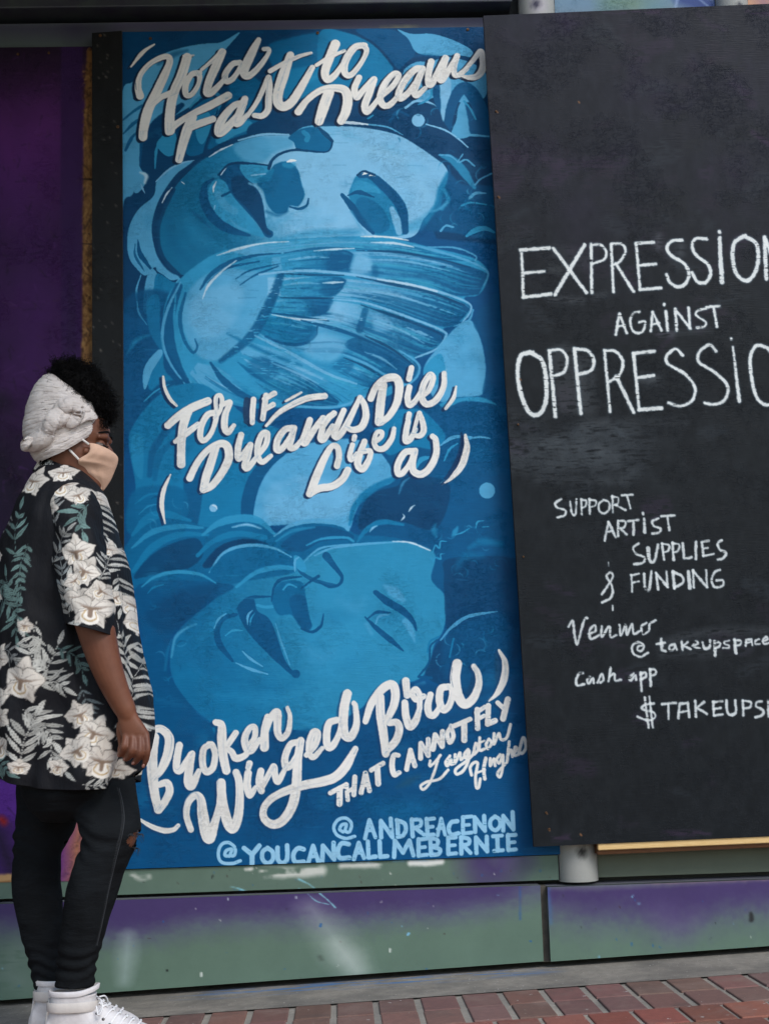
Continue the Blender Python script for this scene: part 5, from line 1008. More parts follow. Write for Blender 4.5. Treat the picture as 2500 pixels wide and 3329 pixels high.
sk('D', [10, 30, 20, 10], LL, (930, 1110), (1000, 1060), (1080, 1040), (1200, 1050)); sk('D', [8, 18, 10], LL, (1150, 1060), (1230, 1045), (1310, 1055)); sk('D', [8, 22, 8], M2, (955, 1230), (1000, 1140), (1060, 1095)); sk('D', [10, 40, 20], M2, (740, 1290), (780, 1220), (860, 1200)); sk('D', [6, 20, 8], LL, (610, 1480), (640, 1400), (690, 1360), op=.6, soft=2)
cv.blob(tl('D', [(1288, 1458)])[0], 26, LL); cv.blob(tl('C', [(722, 1592)])[0], 13, L2); sk('C', [4, 12, 4], L3, (715, 1572), (740, 1580), (750, 1600))
# --- rolling clouds
def arch(t, w, c, *p, **k): sk(t, w, c, *p, **{'soft': 1.2, **k})
py('C', DM, (80, 1830), (200, 1690), (350, 1640), (540, 1700), (700, 1740), (900, 1680), (1080, 1680), (1200, 1780), (1350, 1720), (1550, 1690), (1760, 1760), (1840, 1800), (2200, 1860), (2100, 2212), (60, 2212), soft=1.5)
arch('C', [20, 70, 60, 20], MM, (100, 1800), (210, 1680), (350, 1640), (545, 1690)); arch('C', [16, 46, 40, 18], M2, (95, 1900), (250, 1780), (450, 1735), (640, 1745), op=.8); arch('C', [30, 60, 50, 20], MM, (105, 2080), (250, 1900), (450, 1800), (680, 1800)); py('C', D0, (110, 2130), (240, 1960), (420, 1860), (600, 1830), (640, 1960), (500, 2070), (250, 2110), soft=2, op=.8)
arch('C', [20, 60, 60, 20], M2, (640, 1800), (760, 1712), (920, 1672), (1070, 1690), (1190, 1790), op=.9); arch('C', [8, 22, 8], L2, (870, 1740), (980, 1720), (1090, 1750), soft=2); arch('C', [26, 50, 40], MM, (600, 1960), (720, 1850), (900, 1790), (1120, 1820)); py('C', D0, (640, 2030), (780, 1880), (980, 1830), (1150, 1870), (1000, 1870), (820, 1930), (700, 2050), soft=1.5); arch('C', [8, 26, 24, 10], LL, (690, 2090), (800, 1940), (980, 1880), (1180, 1900), (1320, 1970)); py('C', DM, (700, 2090), (830, 1960), (1010, 1905), (1180, 1920), (1320, 1980), (1340, 2100), (1000, 2110), soft=1.5)
arch('C', [10, 34, 40, 24], LL, (1190, 1810), (1320, 1725), (1500, 1692), (1700, 1715), (1760, 1760)); py('C', D1, (1240, 1890), (1350, 1790), (1540, 1730), (1740, 1770), (1800, 1830), (1560, 1850), (1400, 1930), soft=1.5); arch('C', [10, 22, 18], M2, (1440, 1880), (1560, 1830), (1740, 1820), (1800, 1850)); arch('C', [14, 26, 16], M2, (1200, 1850), (1330, 1770), (1500, 1740), op=.6)
arch('D', [16, 40, 40, 20], MM, (290, 1850), (360, 1760), (480, 1700), (640, 1720)); arch('D', [6, 16, 6], L2, (385, 1775), (410, 1745), (440, 1730)); arch('D', [4, 12, 4], L3, (625, 1690), (650, 1660), (640, 1640)); arch('D', [6, 14, 4], L3, (685, 1620), (705, 1590), (730, 1572))
# --- second face
F2 = [(870, 0), (700, 140), (520, 285), (425, 400), (388, 550), (402, 700), (470, 830), (600, 980), (720, 1080), (700, 1160), (900, 1180), (1280, 1120), (1541, 1130), (1850, 960), (2041, 800), (2280, 740), (2380, 640), (2420, 470), (2500, 330), (2510, 100), (2400, -40), (2420, -250), (2140, -335), (1840, -300), (1540, -260), (1420, -190), (1360, -100), (1200, -60)]
py('E', GR((10, 108, 156), (40, 138, 180), 'E', (600, 600), (1700, 300)), *F2, soft=1.2)
py('E', MM, (410, 700), (600, 640), (1000, 900), (900, 1170), (700, 1100), (560, 960), soft=12, op=.4); py('E', M2, (1250, 0), (1700, 0), (1900, 500), (1500, 700), soft=14, op=.35)
py('E', D1, (150, 0), (860, 0), (700, 130), (500, 290), (400, 400), (370, 560), (390, 720), (600, 1000), (700, 1080), (680, 1200), (260, 1200), (180, 400), soft=1.6, op=.85); py('E', D0, (420, 60), (760, 0), (600, 200), (380, 380), (200, 240), soft=8, op=.5)
sk('E', [12, 24, 10], LL, (400, 560), (430, 410), (510, 340), (590, 305), op=.7, soft=2); sk('E', [10, 20, 8], MM, (350, 660), (370, 520), (400, 430), op=.7, soft=3); sk('E', [6, 16, 6], MM, (215, 70), (260, 25), (340, 0))
arch('C', [8, 30, 28, 10], M2, (170, 2200), (280, 2120), (450, 2085), (620, 2105), (740, 2170)); arch('C', [20, 40, 30], M2, (900, 2200), (1050, 2090), (1220, 2050), (1370, 2060), op=.9); arch('C', [6, 16, 14, 8], LL, (1420, 2010), (1500, 1930), (1600, 1890), (1840, 1870)); arch('D', [10, 22, 20, 8], LL, (-40, 1960), (100, 1900), (340, 1870), (600, 1855)); arch('D', [6, 16, 8], L3, (560, 1850), (700, 1860), (850, 1920))
sk('E', [8, 22, 20], M2, (1260, 1060), (1360, 1045), (1500, 1080), op=.6, soft=2)
# lips, nose, eye of the second face
py('E', D1, (905, 190), (950, 125), (1030, 108), (1060, 200), (1150, 262), (1205, 380), (1265, 560), (1325, 655), (1375, 668), (1375, 715), (1325, 700), (1200, 590), (1050, 440), (960, 325)); cv.blob(tl('E', [(1358, 690)])[0], 14, D1)
sk('E', [26, 46, 50, 22], D1, (900, 232), (800, 262), (752, 345), (770, 460), (870, 590)); sk('E', [10, 30, 10], D1, (900, 190), (990, 108), (1185, 92))
sk('E', [6, 18, 6], LL, (1022, 200), (988, 240), (985, 310)); sk('E', [5, 12, 5], M2, (1040, 220), (1010, 270), (1005, 320)); sk('E', [8, 26, 8], LL, (895, 605), (1000, 650), (1140, 692)); sk('E', [8, 22, 8], LL, (945, 515), (1010, 575), (1100, 632)); sk('E', [8, 20, 8], M2, (815, 395), (870, 355), (950, 355)); sk('E', [6, 18, 6], LL, (728, 340), (760, 270), (820, 225)); sk('E', [6, 18, 8], LL, (1200, 300), (1240, 430), (1310, 620), op=.7)
sk('E', 22, M2, (1060, 160), (1130, 175), (1210, 165)); py('E', DM, (1180, 60), (1250, -20), (1400, -20), (1435, 100), (1460, 245), (1480, 320), (1440, 358), (1385, 320), (1325, 235), (1225, 232), (1172, 130), soft=1.2); py('E', D1, (1310, 100), (1420, 90), (1460, 250), (1480, 325), (1440, 355), (1385, 315), (1330, 220), soft=1.5, op=.8); sk('E', [10, 26, 12], D1, (1170, 130), (1190, 20), (1250, -40), (1400, -60)); sk('E', [16, 26, 10], D1, (1400, 340), (1480, 365), (1550, 320), (1570, 228)); sk('E', 14, M2, (1260, 40), (1300, 0), (1360, 20))
sk('C', [16, 30, 24], D1, (1345, 1970), (1390, 2080), (1500, 2150), (1660, 2190), op=.8); py('C', M2, (1340, 1960), (1400, 1980), (1440, 2060), (1420, 2090), (1360, 2050)); sk('D', [60, 40, 26, 22, 12], D1, (50, 1960), (110, 2040), (170, 2120), (150, 2180), (80, 2200), (0, 2170)); sk('C', [12, 26], D1, (1400, 2212), (1480, 2150), (1530, 2120)); sk('C', [10, 18, 10], LL, (1350, 2080), (1350, 2000), (1380, 1970))
sk('G', [40, 56, 58, 46, 16], D1, (430, 62), (520, 132), (640, 205), (718, 285), (742, 350)); sk('G', [10, 40, 44, 14], D1, (348, 250), (450, 350), (550, 432), (640, 510)); sk('G', [10, 26, 12], D1, (370, 262), (440, 215), (545, 218)); sk('G', [8, 22, 8], LL, (428, 305), (460, 245), (535, 232)); sk('G', [50, 50, 14], LL, (660, 285), (700, 350), (730, 440), op=.75, soft=2); sk('G', [20, 90, 40], LL, (500, 10), (560, 50), (640, 120), op=.7, soft=3); sk('G', [30, 20], LL, (360, 310), (400, 380), op=.5, soft=3)
py('G', D0, (955, -60), (972, 320), (1000, 385), (905, 455), (860, 560), (815, 700), (1000, 800), (1500, 900), (1560, 0), (1500, -200), (1000, -200), soft=2, op=.85); py('G', D1, (950, 420), (1030, 330), (1180, 260), (1400, 220), (1480, 400), (1400, 800), (1000, 760), soft=8, op=.7)
sk('G', [10, 26, 24, 8], LL, (930, 430), (1010, 335), (1150, 245), (1365, 208), op=.85); sk('G', 14, MM, (830, 520), (850, 440), (920, 400)); sk('G', 16, D1, (900, 430), (850, 480), (840, 600), (760, 710)); sk('G', 12, MM, (1000, 560), (1020, 460), (1030, 420)); sk('G', 20, D1, (760, 712), (860, 720)); sk('G', [20, 30], LL, (740, 780), (800, 762), op=.5, soft=2)
for pts in ([(870, 1930), (890, 1880), (920, 1900), (930, 1850), (975, 1850)], [(870, 2010), (890, 1975), (930, 1985), (930, 1950), (960, 1945)], [(1200, 1745), (1215, 1700), (1260, 1690)], [(1040, 1800), (1100, 1780), (1150, 1750)], [(1250, 1740), (1300, 1735)]): sk('D', [6, 14, 6], M2, *pts)
sk('D', [14, 46, 14], M2, (890, 1720), (880, 1760), (895, 1810), op=.6, soft=3); sk('D', [14, 40, 14], M2, (1060, 1740), (1040, 1780), (1020, 1810), op=.8, soft=2); sk('D', [20, 60, 30], MM, (1150, 1900), (1250, 1850), (1400, 1870), op=.7, soft=4); sk('D', [20, 60, 30], MM, (1050, 2060), (1120, 1970), (1250, 1960), op=.5, soft=6)
# curls of hair brushed round both faces
hrn = random.Random(55)
for t, x0, x1, y0, y1, n in (('B', 960, 1320, 1000, 1600, 34), ('D', 880, 1400, 1700, 2150, 26), ('G', 900, 1480, 300, 760, 24), ('E', 150, 520, 60, 900, 12), ('B', 560, 1250, 640, 900, 14), ('C', 80, 520, 1480, 1760, 10)):
    for _ in range(n):
        x, y, r, a = hrn.uniform(x0, x1), hrn.uniform(y0, y1), hrn.uniform(18, 60), hrn.uniform(0, 6.28)
        q = [(x + r * math.cos(a + s_ * .55), y + r * math.sin(a + s_ * .55)) for s_ in range(5)]
        sk(t, [2, hrn.uniform(6, 16), 2], hrn.choice([M2, MM, MM, DM, D0, LL]), *q, soft=1.3, op=hrn.uniform(.3, .65), dry=.25)
# soft brushed modelling on the faces
for t, w, c, p, o in (('A', 90, M2, [(520, 1500), (620, 1650), (800, 1720)], .35), ('A', 70, D1, [(380, 1500), (420, 1700), (560, 1840)], .3), ('B', 110, (142, 200, 232), [(300, 960), (520, 1000), (760, 1120)], .4), ('B', 80, (142, 200, 232), [(700, 1180), (800, 1280), (780, 1400)], .35), ('A', 80, LL, [(1250, 1500), (1450, 1530), (1640, 1500)], .35),
                      ('E', 120, M2, [(900, 860), (1150, 900), (1400, 840)], .25), ('E', 90, LL, [(1420, 480), (1550, 560), (1650, 520)], .22), ('E', 110, DM, [(480, 620), (560, 820), (760, 1000)], .35), ('G', 90, LL, [(150, 120), (280, 180), (340, 120)], .25), ('E', 80, M2, [(620, 420), (700, 330), (820, 180)], .3), ('E', 60, DM, [(1000, 760), (1200, 800), (1380, 760)], .3)):
    sk(t, [w * .4, w, w * .4], c, *p, soft=10, op=o, dry=.2)
# lower field
py('E', (0, 76, 124), (40, 1180), (700, 1150), (1270, 1150), (1541, 1140), (1900, 960), (2341, 760), (2600, 900), (2900, 800), (3150, 600), (3250, 2300), (0, 2300), (0, 1400), soft=4, op=.92)
sk('E', [60, 200, 80], MM, (1900, 1700), (2150, 1760), (2450, 1700), soft=16, op=.35); sk('E', 120, MM, (640, 1200), (700, 1320), (680, 1250), soft=8, op=.4); sk('G', [20, 60, 20], (40, 80, 104), (600, 1560), (680, 1520), (760, 1480), soft=5, op=.5)
sk('E', [40, 80, 40], D1, (1320, 1160), (1450, 1150), (1560, 1160), op=.6, soft=3)
# rolled paint streaks and scuffs
for _ in range(170):
    br0 = random.Random(900 + _); x, y = br0.uniform(420, 1720), br0.uniform(130, 2800); a = br0.uniform(-.5, .5); Lh = br0.uniform(40, 130)
    cv.stroke([(x, y), (x + Lh / 2, y + Lh / 2 * a + br0.uniform(-12, 12)), (x + Lh, y + Lh * a)], [6, br0.uniform(20, 60), 6], br0.choice([M2, MM, DM, D1]), soft=6, op=br0.uniform(.06, .17), dry=.45)
br = random.Random(33)
for _ in range(420):
    x, y = br.uniform(400, 1740), br.uniform(100, 2820); Lh = br.uniform(15, 70)
    cv.stroke([(x, y), (x + Lh, y + br.uniform(-3, 3))], br.uniform(1.5, 4), br.choice([LL, M2, D0, D1]), soft=1, op=br.uniform(.05, .18), dry=.3)
# --- lettering over it, each with its darker drop shade painted first
NAVY = (20, 50, 88)
letters(cv, HOLD, (14, 34, 60), 0, -9, 5, grow=1.5, soft=1.0, op=.92); letters(cv, HOLD, (14, 34, 60), 0, -4, 3, grow=1.5, soft=1.0, op=.92)
letters(cv, FORIF, NAVY, 0, -9, 5, grow=1.0, soft=1.0, op=.9); letters(cv, FORIF, NAVY, 0, -4, 3, grow=1.0, soft=1.0, op=.9)
letters(cv, BROKEN, (22, 62, 104), 0, -8, 5, grow=1, soft=1.6, op=.6); letters(cv, THAT, (22, 58, 96), 0, -7, 5, soft=1.4, op=.6)
for pts, w in (([(980, 760), (972, 840), (978, 925)], 46), ):
    sk('C', w, (30, 60, 94), *pts, op=.9)
for p_, w_ in (([(1090, 1020), (1092, 1130), (1040, 1270), (960, 1370)], [20, 40, 44, 12]),): sk('D', w_, NAVY, *p_, op=.8, soft=1.4)
sk('G', [20, 50, 20], (30, 70, 104), (1358, 540), (1370, 640), (1360, 760), op=.6, soft=3); sk('G', [30, 60, 30], (20, 66, 104), (1190, 660), (1185, 760), (1140, 850), op=.6, soft=3)
WH = (230, 228, 223)
for g, grp, cc, dr, gr_ in ((1, HOLD, WH, 0.0, 1.2), (2, FORIF, WH, 0.0, 1.2), (3, BROKEN, WH, 0.0, 1.6), (4, THAT, WH, .05, .8), (5, POET, WH, .08, .4), (6, HANDLES, (146, 196, 226), .05, 1.0), (7, HANDLES2, (146, 196, 226), .05, 1.0)):
    letters(cv, grp, cc, g, grow=gr_ - .6, soft=.65, dry=dr, jag=.45)
lr = random.Random(77)                               # bristle streaks and thin spots inside the white strokes
for grp in (HOLD, FORIF, BROKEN, THAT):
    for t, w, pts, k in grp:
        wm = (max(w) if hasattr(w, '__len__') else w) * TILES[t][2]
        for _ in range(3 if wm > 16 else 1):
            o1, o2 = lr.uniform(-.3, .3) * wm, lr.uniform(-.3, .3) * wm
            q = cr(np.array(tl(t, pts)), 5) if len(pts) > 2 and not k.get('linear') else np.array(tl(t, pts)); i0 = lr.randrange(0, max(1, len(q) // 2)); q = q[i0:i0 + max(3, len(q) // 2)]
            if len(q) < 2: continue
            cv.stroke(q, [1, lr.uniform(2, 5), 1], lr.choice([(186, 192, 200), (170, 184, 198), (204, 204, 200), (238, 236, 232)]), soft=.9, op=lr.uniform(.25, .6), dry=.35, shift=(o1, o2), linear=True)
        e = tl(t, pts)[-1]; d = np.array(e) - np.array(tl(t, pts)[-2]); d = d / (np.hypot(*d) + 1e-6)
        for _ in range(4):                            # dry bristle marks where the brush lifts off
            off = np.array([-d[1], d[0]]) * lr.uniform(-.42, .42) * wm * .8; a0 = np.array(e) + off - d * lr.uniform(2, wm * .8)
            cv.stroke([a0, a0 + d * lr.uniform(wm * .5, wm * 1.0)], [lr.uniform(1.5, 3), .8], lr.choice([(150, 172, 192), (176, 190, 200), (120, 152, 180)]), soft=.8, op=lr.uniform(.2, .5), dry=.3)
for t, w, pts in (('G', 4, [(1020, 640), (1012, 720), (1025, 790)]), ('A', 4, [(120, 420), (128, 500)]), ('A', 3, [(470, 800), (440, 960)]), ('C', 5, [(1490, 1290), (1450, 1400)])): sk(t, w, (30, 62, 96), *pts, op=.7)
cv.img += ((cv.ridge - .5) * 7)[..., None]
cv.stroke([(402, 1400), (404, 2100), (406, 2827)], 4, (70, 130, 180), soft=1, op=.5)
mural_names = {1: 'white brush lettering of the first verse, across the top', 2: 'white brush lettering of the second verse, across the middle', 3: 'heavy white brush lettering of the last verse, near the bottom', 4: 'small white capitals rising to the right', 5: "small white script of the poet's name", 6: 'upper light blue artist handle in capitals', 7: 'lower light blue artist handle in capitals'}
mural = mu.build('mural_board', M_board, None, parts={g: ('painted_lettering', n) for g, n in mural_names.items()})[0]
tag(mural, 'tall blue painted mural of upturned faces, a wing and white brush script', 'mural')
for p in ((490, 125), (1033, 107), (1520, 96)): screw(P(*p, -.0005), mural, .005)
# ================================================================== THE PERSON
from mathutils.bvhtree import BVHTree
YP = -0.66
def Q(x, y, dy=0.0): return Vector(P(x, y, YP + dy))
person = empty('person', (Q(240, 3400).x, YP, GZ(Q(240, 3400).x)))
tag(person, 'person in a dark floral shirt, black jeans, pale head wrap and peach mask, facing right', 'person')

M_skin, nd, lk, bs = new_mat('skin')
f = add_noise(nd, lk, 14, 5, 0.6); f2 = add_noise(nd, lk, 260, 3)
c = mixc(nd, lk, ramp(nd, lk, f, 0.3, 0.7), L4((98, 58, 41)), L4((118, 74, 53)))
lk.new(c, bs.inputs['Base Color']); bs.inputs['Roughness'].default_value = 0.5; bs.inputs['Specular IOR Level'].default_value = 0.35
bump(nd, lk, bs, f2, 0.12, 0.001)
M_nail = simple('nail', (132, 86, 72), 0.35, 0.05, 60, 0.0)
M_eye = simple('eye_white', (112, 100, 94), 0.3, 0.05, 60, 0.0); M_iris = simple('iris', (26, 16, 12), 0.2, 0.1, 80, 0.0)
M_hair = simple('hair', (9, 8, 8), 0.75, 0.2, 60, 0.0, c2=(14, 12, 12)); M_hair.node_tree.nodes['Principled BSDF'].inputs['Specular IOR Level'].default_value = 0.15
M_mask = simple('mask_cloth', (212, 172, 146), 0.85, 0.05, 30, 0.25); M_strap = simple('elastic', (222, 216, 210), 0.7, 0.05, 60, 0.1)
M_shoe = simple('canvas_shoe', (216, 212, 212), 0.65, 0.06, 24, 0.25, c2=(190, 184, 182)); M_sole = simple('rubber_sole', (206, 202, 194), 0.5, 0.06, 24, 0.1); M_trim = simple('shoe_trim', (206, 199, 192), 0.6, 0.08, 40, 0.2)
M_lace = simple('lace', (226, 224, 224), 0.8, 0.04, 90, 0.2); M_eyelet = simple('eyelet', (96, 92, 92), 0.4, 0.1, 90, 0.0, metal=0.5)
M_wrap, nd, lk, bs = new_mat('wrap_cloth')
f = add_noise(nd, lk, 24, 6, 0.6)
lk.new(mixc(nd, lk, ramp(nd, lk, f, 0.3, 0.7), L4((198, 188, 182)), L4((222, 213, 207))), bs.inputs['Base Color']); bs.inputs['Roughness'].default_value = 0.9; bs.inputs['Specular IOR Level'].default_value = 0.15
n1 = bump(nd, lk, bs, add_noise(nd, lk, 1.0, 6, 0.65, mapping=(22, 22, 150)), 0.8, 0.005)
n1 = bump(nd, lk, bs, add_noise(nd, lk, 75, 5, 0.7), 0.55, 0.004, n1)
bump(nd, lk, bs, add_noise(nd, lk, 480, 2), 0.35, 0.001, n1)
M_jean, nd, lk, bs = new_mat('black_denim')
f = add_noise(nd, lk, 7, 6, 0.65); f2 = add_noise(nd, lk, 1.0, 2, 0.5, mapping=(900, 900, 300))
c = mixc(nd, lk, ramp(nd, lk, f, 0.35, 0.75), L4((14, 16, 18)), L4((27, 30, 33)))
lk.new(mixc(nd, lk, ramp(nd, lk, f2, 0.6, 0.9), c, L4((36, 39, 43))), bs.inputs['Base Color']); bs.inputs['Roughness'].default_value = 0.9; bs.inputs['Specular IOR Level'].default_value = 0.12
n1 = bump(nd, lk, bs, add_noise(nd, lk, 1.0, 4, 0.6, mapping=(14, 14, 46)), 0.55, 0.009)
bump(nd, lk, bs, f2, 0.3, 0.001, n1)
M_thread = simple('thread', (40, 43, 47), 0.8, 0.1, 200, 0.0)

def loft(bm, rings, cap=True):
    R = [[bm.verts.new(p) for p in r] for r in rings]; n = len(R[0])
    for a, b in zip(R, R[1:]):
        for k in range(n): bm.faces.new((a[k], a[(k + 1) % n], b[(k + 1) % n], b[k]))
    if cap:
        for r, rev in ((R[0], True), (R[-1], False)):
            c = bm.verts.new(sum((v.co for v in r), Vector()) / n)
            for k in range(n):
                a, b = r[k], r[(k + 1) % n]; bm.faces.new((b, a, c) if rev else (a, b, c))
    return R
def ell(c, ax, ay, n=28, e=1.0):
    out = []
    for k in range(n):
        t = 2 * math.pi * k / n; cs, sn = math.cos(t), math.sin(t)
        out.append(c + ax * (math.copysign(abs(cs) ** e, cs)) + ay * (math.copysign(abs(sn) ** e, sn)))
    return out
def remeshed(name, bm, mat, parent, vox, smooth=3):
    """one continuous surface from overlapping closed pieces"""
    bmesh.ops.recalc_face_normals(bm, faces=bm.faces[:])
    me = bpy.data.meshes.new(name + '_raw'); bm.to_mesh(me); bm.free()
    o = bpy.data.objects.new(name + '_raw', me); col.objects.link(o)
    md = o.modifiers.new('remesh', 'REMESH'); md.mode = 'VOXEL'; md.voxel_size = vox
    dg = bpy.context.evaluated_depsgraph_get(); dg.update()
    out = bpy.data.meshes.new_from_object(o.evaluated_get(dg))
    bpy.data.objects.remove(o); bpy.data.meshes.remove(me)
    b2 = bmesh.new(); b2.from_mesh(out); bpy.data.meshes.remove(out)
    for _ in range(smooth): bmesh.ops.smooth_vert(b2, verts=b2.verts[:], factor=0.5, use_axis_x=True, use_axis_y=True, use_axis_z=True)
    return b2

# ---- body: head, neck, trunk, arms with hands, legs -> one surface
bm = bmesh.new()
HC = Q(226, 1450); TILT = math.radians(5)
def H(x, y, z):
    return HC + Vector((x * math.cos(TILT) + z * math.sin(TILT), y, -x * math.sin(TILT) + z * math.cos(TILT)))
SL = [(-.112, .074, .034, .016), (-.106, .086, .012, .033), (-.092, .090, -.02, .048), (-.072, .088, -.045, .057), (-.055, .089, -.06, .062), (-.038, .091, -.072, .066), (-.022, .092, -.083, .069), (-.008, .088, -.09, .070), (.004, .086, -.094, .071), (.016, .093, -.097, .073), (.028, .0965, -.099, .074), (.046, .094, -.100, .074), (.068, .083, -.094, .070), (.088, .06, -.078, .056), (.103, .03, -.05, .036), (.110, .005, -.02, .014)]
rings = []
for z, xf, xb, hw in SL:
    r = []
    for k in range(36):
        t = 2 * math.pi * k / 36; cs, sn = math.cos(t), math.sin(t)
        cx = xb + (xf - xb) * 0.46
        x = cx + (xf - cx) * (abs(cs) ** 0.9) if cs > 0 else cx - (cx - xb) * (abs(cs) ** 0.95)
        y = hw * math.copysign(abs(sn) ** 0.95, sn)
        r.append(H(x, y, z))
    rings.append(r)
loft(bm, rings)
tube_bm(bm, [H(.086, 0, .012), H(.098, 0, -.008), H(.106, 0, -.030), H(.098, 0, -.043)], [.006, .009, .011, .007], 12)          # nose
for s in (-1, 1):
    tube_bm(bm, [H(.092, .012 * s, .019), H(.089, .03 * s, .023), H(.074, .05 * s, .018)], [.008, .009, .006], 10)               # brow ridge
    tube_bm(bm, [H(.07, .045 * s, -.022), H(.045, .06 * s, -.02)], [.010, .009], 12)                                            # cheekbone
    tube_bm(bm, [H(.0, .068 * s, .012), H(-.004, .074 * s, -.006), H(.002, .07 * s, -.024)], [.012, .016, .009], 10)            # ear
tube_bm(bm, [Q(205, 1700), Q(208, 1620), Q(218, 1545), Q(232, 1480)], [.068, .056, .051, .05], 20)
rings = []
for y, l, r, hd in ((1585, 130, 270, .10), (1640, 95, 330, .16), (1750, 60, 365, .165), (1900, 50, 380, .15), (2100, 40, 400, .145), (2300, 60, 390, .13), (2500, 95, 360, .115), (2600, 120, 330, .09)):
    a, b = Q(l, y), Q(r, y); rings.append(ell((a + b) / 2, (b - a) / 2, Vector((0, -hd, 0)), 28))
loft(bm, rings)
def arm(sg, dx):
    pts = [Q(235 + dx, 1640, -.13 * sg), Q(262 + dx, 1800, -.17 * sg), Q(290 + dx, 1960, -.195 * sg), Q(317 + dx, 2060, -.20 * sg), Q(336 + dx, 2130, -.20 * sg), Q(360 + dx, 2200, -.198 * sg), Q(390 + dx, 2270, -.195 * sg), Q(411 + dx, 2312, -.193 * sg), Q(420 + dx, 2336, -.193 * sg)]
    tube_bm(bm, cr(pts, 4), np.interp(np.linspace(0, 8, 33), range(9), [.05, .047, .044, .0415, .0375, .0325, .027, .0235, .018]), 20)
    rings = []
    for x, y, hw, th in ((411, 2312, 31, .0165), (420, 2338, 35, .0155), (430, 2362, 41, .0145), (440, 2384, 45, .013), (445, 2396, 44, .011), (447, 2403, 38, .008)):
        rings.append(ell(Q(x + dx, y, -.193 * sg), Q(x + dx + hw, y - hw * .1, -.193 * sg) - Q(x + dx, y, -.193 * sg), Vector((0, -th * sg, 0)), 22, .8))
    loft(bm, rings)
    F = [[(410, 2388, 0), (405, 2424, -.014), (396, 2446, -.002), (386, 2458, .012)], [(432, 2392, -.002), (430, 2436, -.017), (420, 2460, -.003), (404, 2470, .013)], [(455, 2393, -.002), (456, 2442, -.015), (447, 2470, -.002), (431, 2484, .012)], [(477, 2390, 0), (481, 2434, -.010), (477, 2468, -.004), (465, 2496, .006)]]
    for fi, fg in enumerate(F):
        r0 = (.0076, .0080, .0076, .0068)[fi]
        pts = [Q(x + dx, y, (-.195 + d) * sg) for x, y, d in fg]
        tube_bm(bm, cr(pts, 5), np.interp(np.linspace(0, 3, 16), [0, .9, 1.05, 1.9, 2.6, 3], [r0 * 1.1, r0 * .95, r0 * 1.1, r0 * .98, r0 * .88, r0 * .5]), 14)
    pts = [Q(398 + dx, 2350, -.186 * sg), Q(395 + dx, 2384, -.18 * sg), Q(399 + dx, 2420, -.178 * sg), Q(390 + dx, 2450, -.182 * sg)]
    tube_bm(bm, cr(pts, 5), np.interp(np.linspace(0, 3, 16), [0, 1, 2, 2.7, 3], [.0125, .011, .0092, .0082, .005]), 14)
arm(1, 0); arm(-1, -30)
NEAR = [(2440, 165, 405), (2500, 170, 428), (2540, 178, 441), (2600, 203, 449), (2650, 235, 458), (2680, 255, 461), (2705, 262, 461), (2730, 267, 453), (2760, 261, 440), (2800, 247, 422), (2840, 232, 402), (2900, 218, 383), (2960, 208, 368), (3020, 203, 350), (3050, 201, 338), (3072, 197, 328), (3088, 193, 329), (3104, 191, 318), (3122, 188, 312), (3140, 184, 314), (3158, 183, 307), (3176, 180, 311), (3192, 181, 307), (3212, 180, 305)]
FAR = [(2440, 70, 330), (2560, 55, 275), (2640, 54, 252), (2680, 52, 246), (2720, 50, 228), (2760, 46, 208), (2790, 44, 200), (2840, 42, 199), (2900, 43, 202), (2950, 48, 205), (3000, 58, 207), (3060, 75, 205), (3100, 88, 202), (3125, 94, 200), (3145, 98, 192), (3165, 104, 196), (3185, 106, 188), (3200, 112, 188), (3220, 116, 184)]
def leg_rings(prof, dy, shrink=0.0, n=36, dep=.86):
    out = []
    for y, l, r in prof:
        dy2 = dy * float(np.interp(y, [2440, 2600, 2690], [.5, .7, 1.0])); a, b = Q(l, y, dy2), Q(r, y, dy2); h = (b - a) / 2; w = min(h.length, .125) * float(np.interp(y, [2440, 2600, 2690], [.62, .80, 1.0]))
        out.append(ell((a + b) / 2, h * (1 - shrink), Vector((0, -w * dep * (1 - shrink), 0)), n, .95))
    return out
for prof, dy in ((NEAR, -.085), (FAR, .085)):
    P2_ = [(y, l, r) for y, l, r in prof]
    rg_ = leg_rings(P2_, dy, .10)
    for (y, l, r), g_ in zip(P2_, rg_):
        c_0 = sum(g_, Vector()) / len(g_); k_0 = 1 - .45 * min(1, max(0, (y - 2850) / 250)) - .18 * min(1, max(0, (2690 - y) / 60))
        for i_0, p_0 in enumerate(g_): g_[i_0] = c_0 + (p_0 - c_0) * k_0
    loft(bm, rg_)
b2 = remeshed('body', bm, M_skin, person, .0027, 2)
body = from_bm('body', b2, M_skin, person)

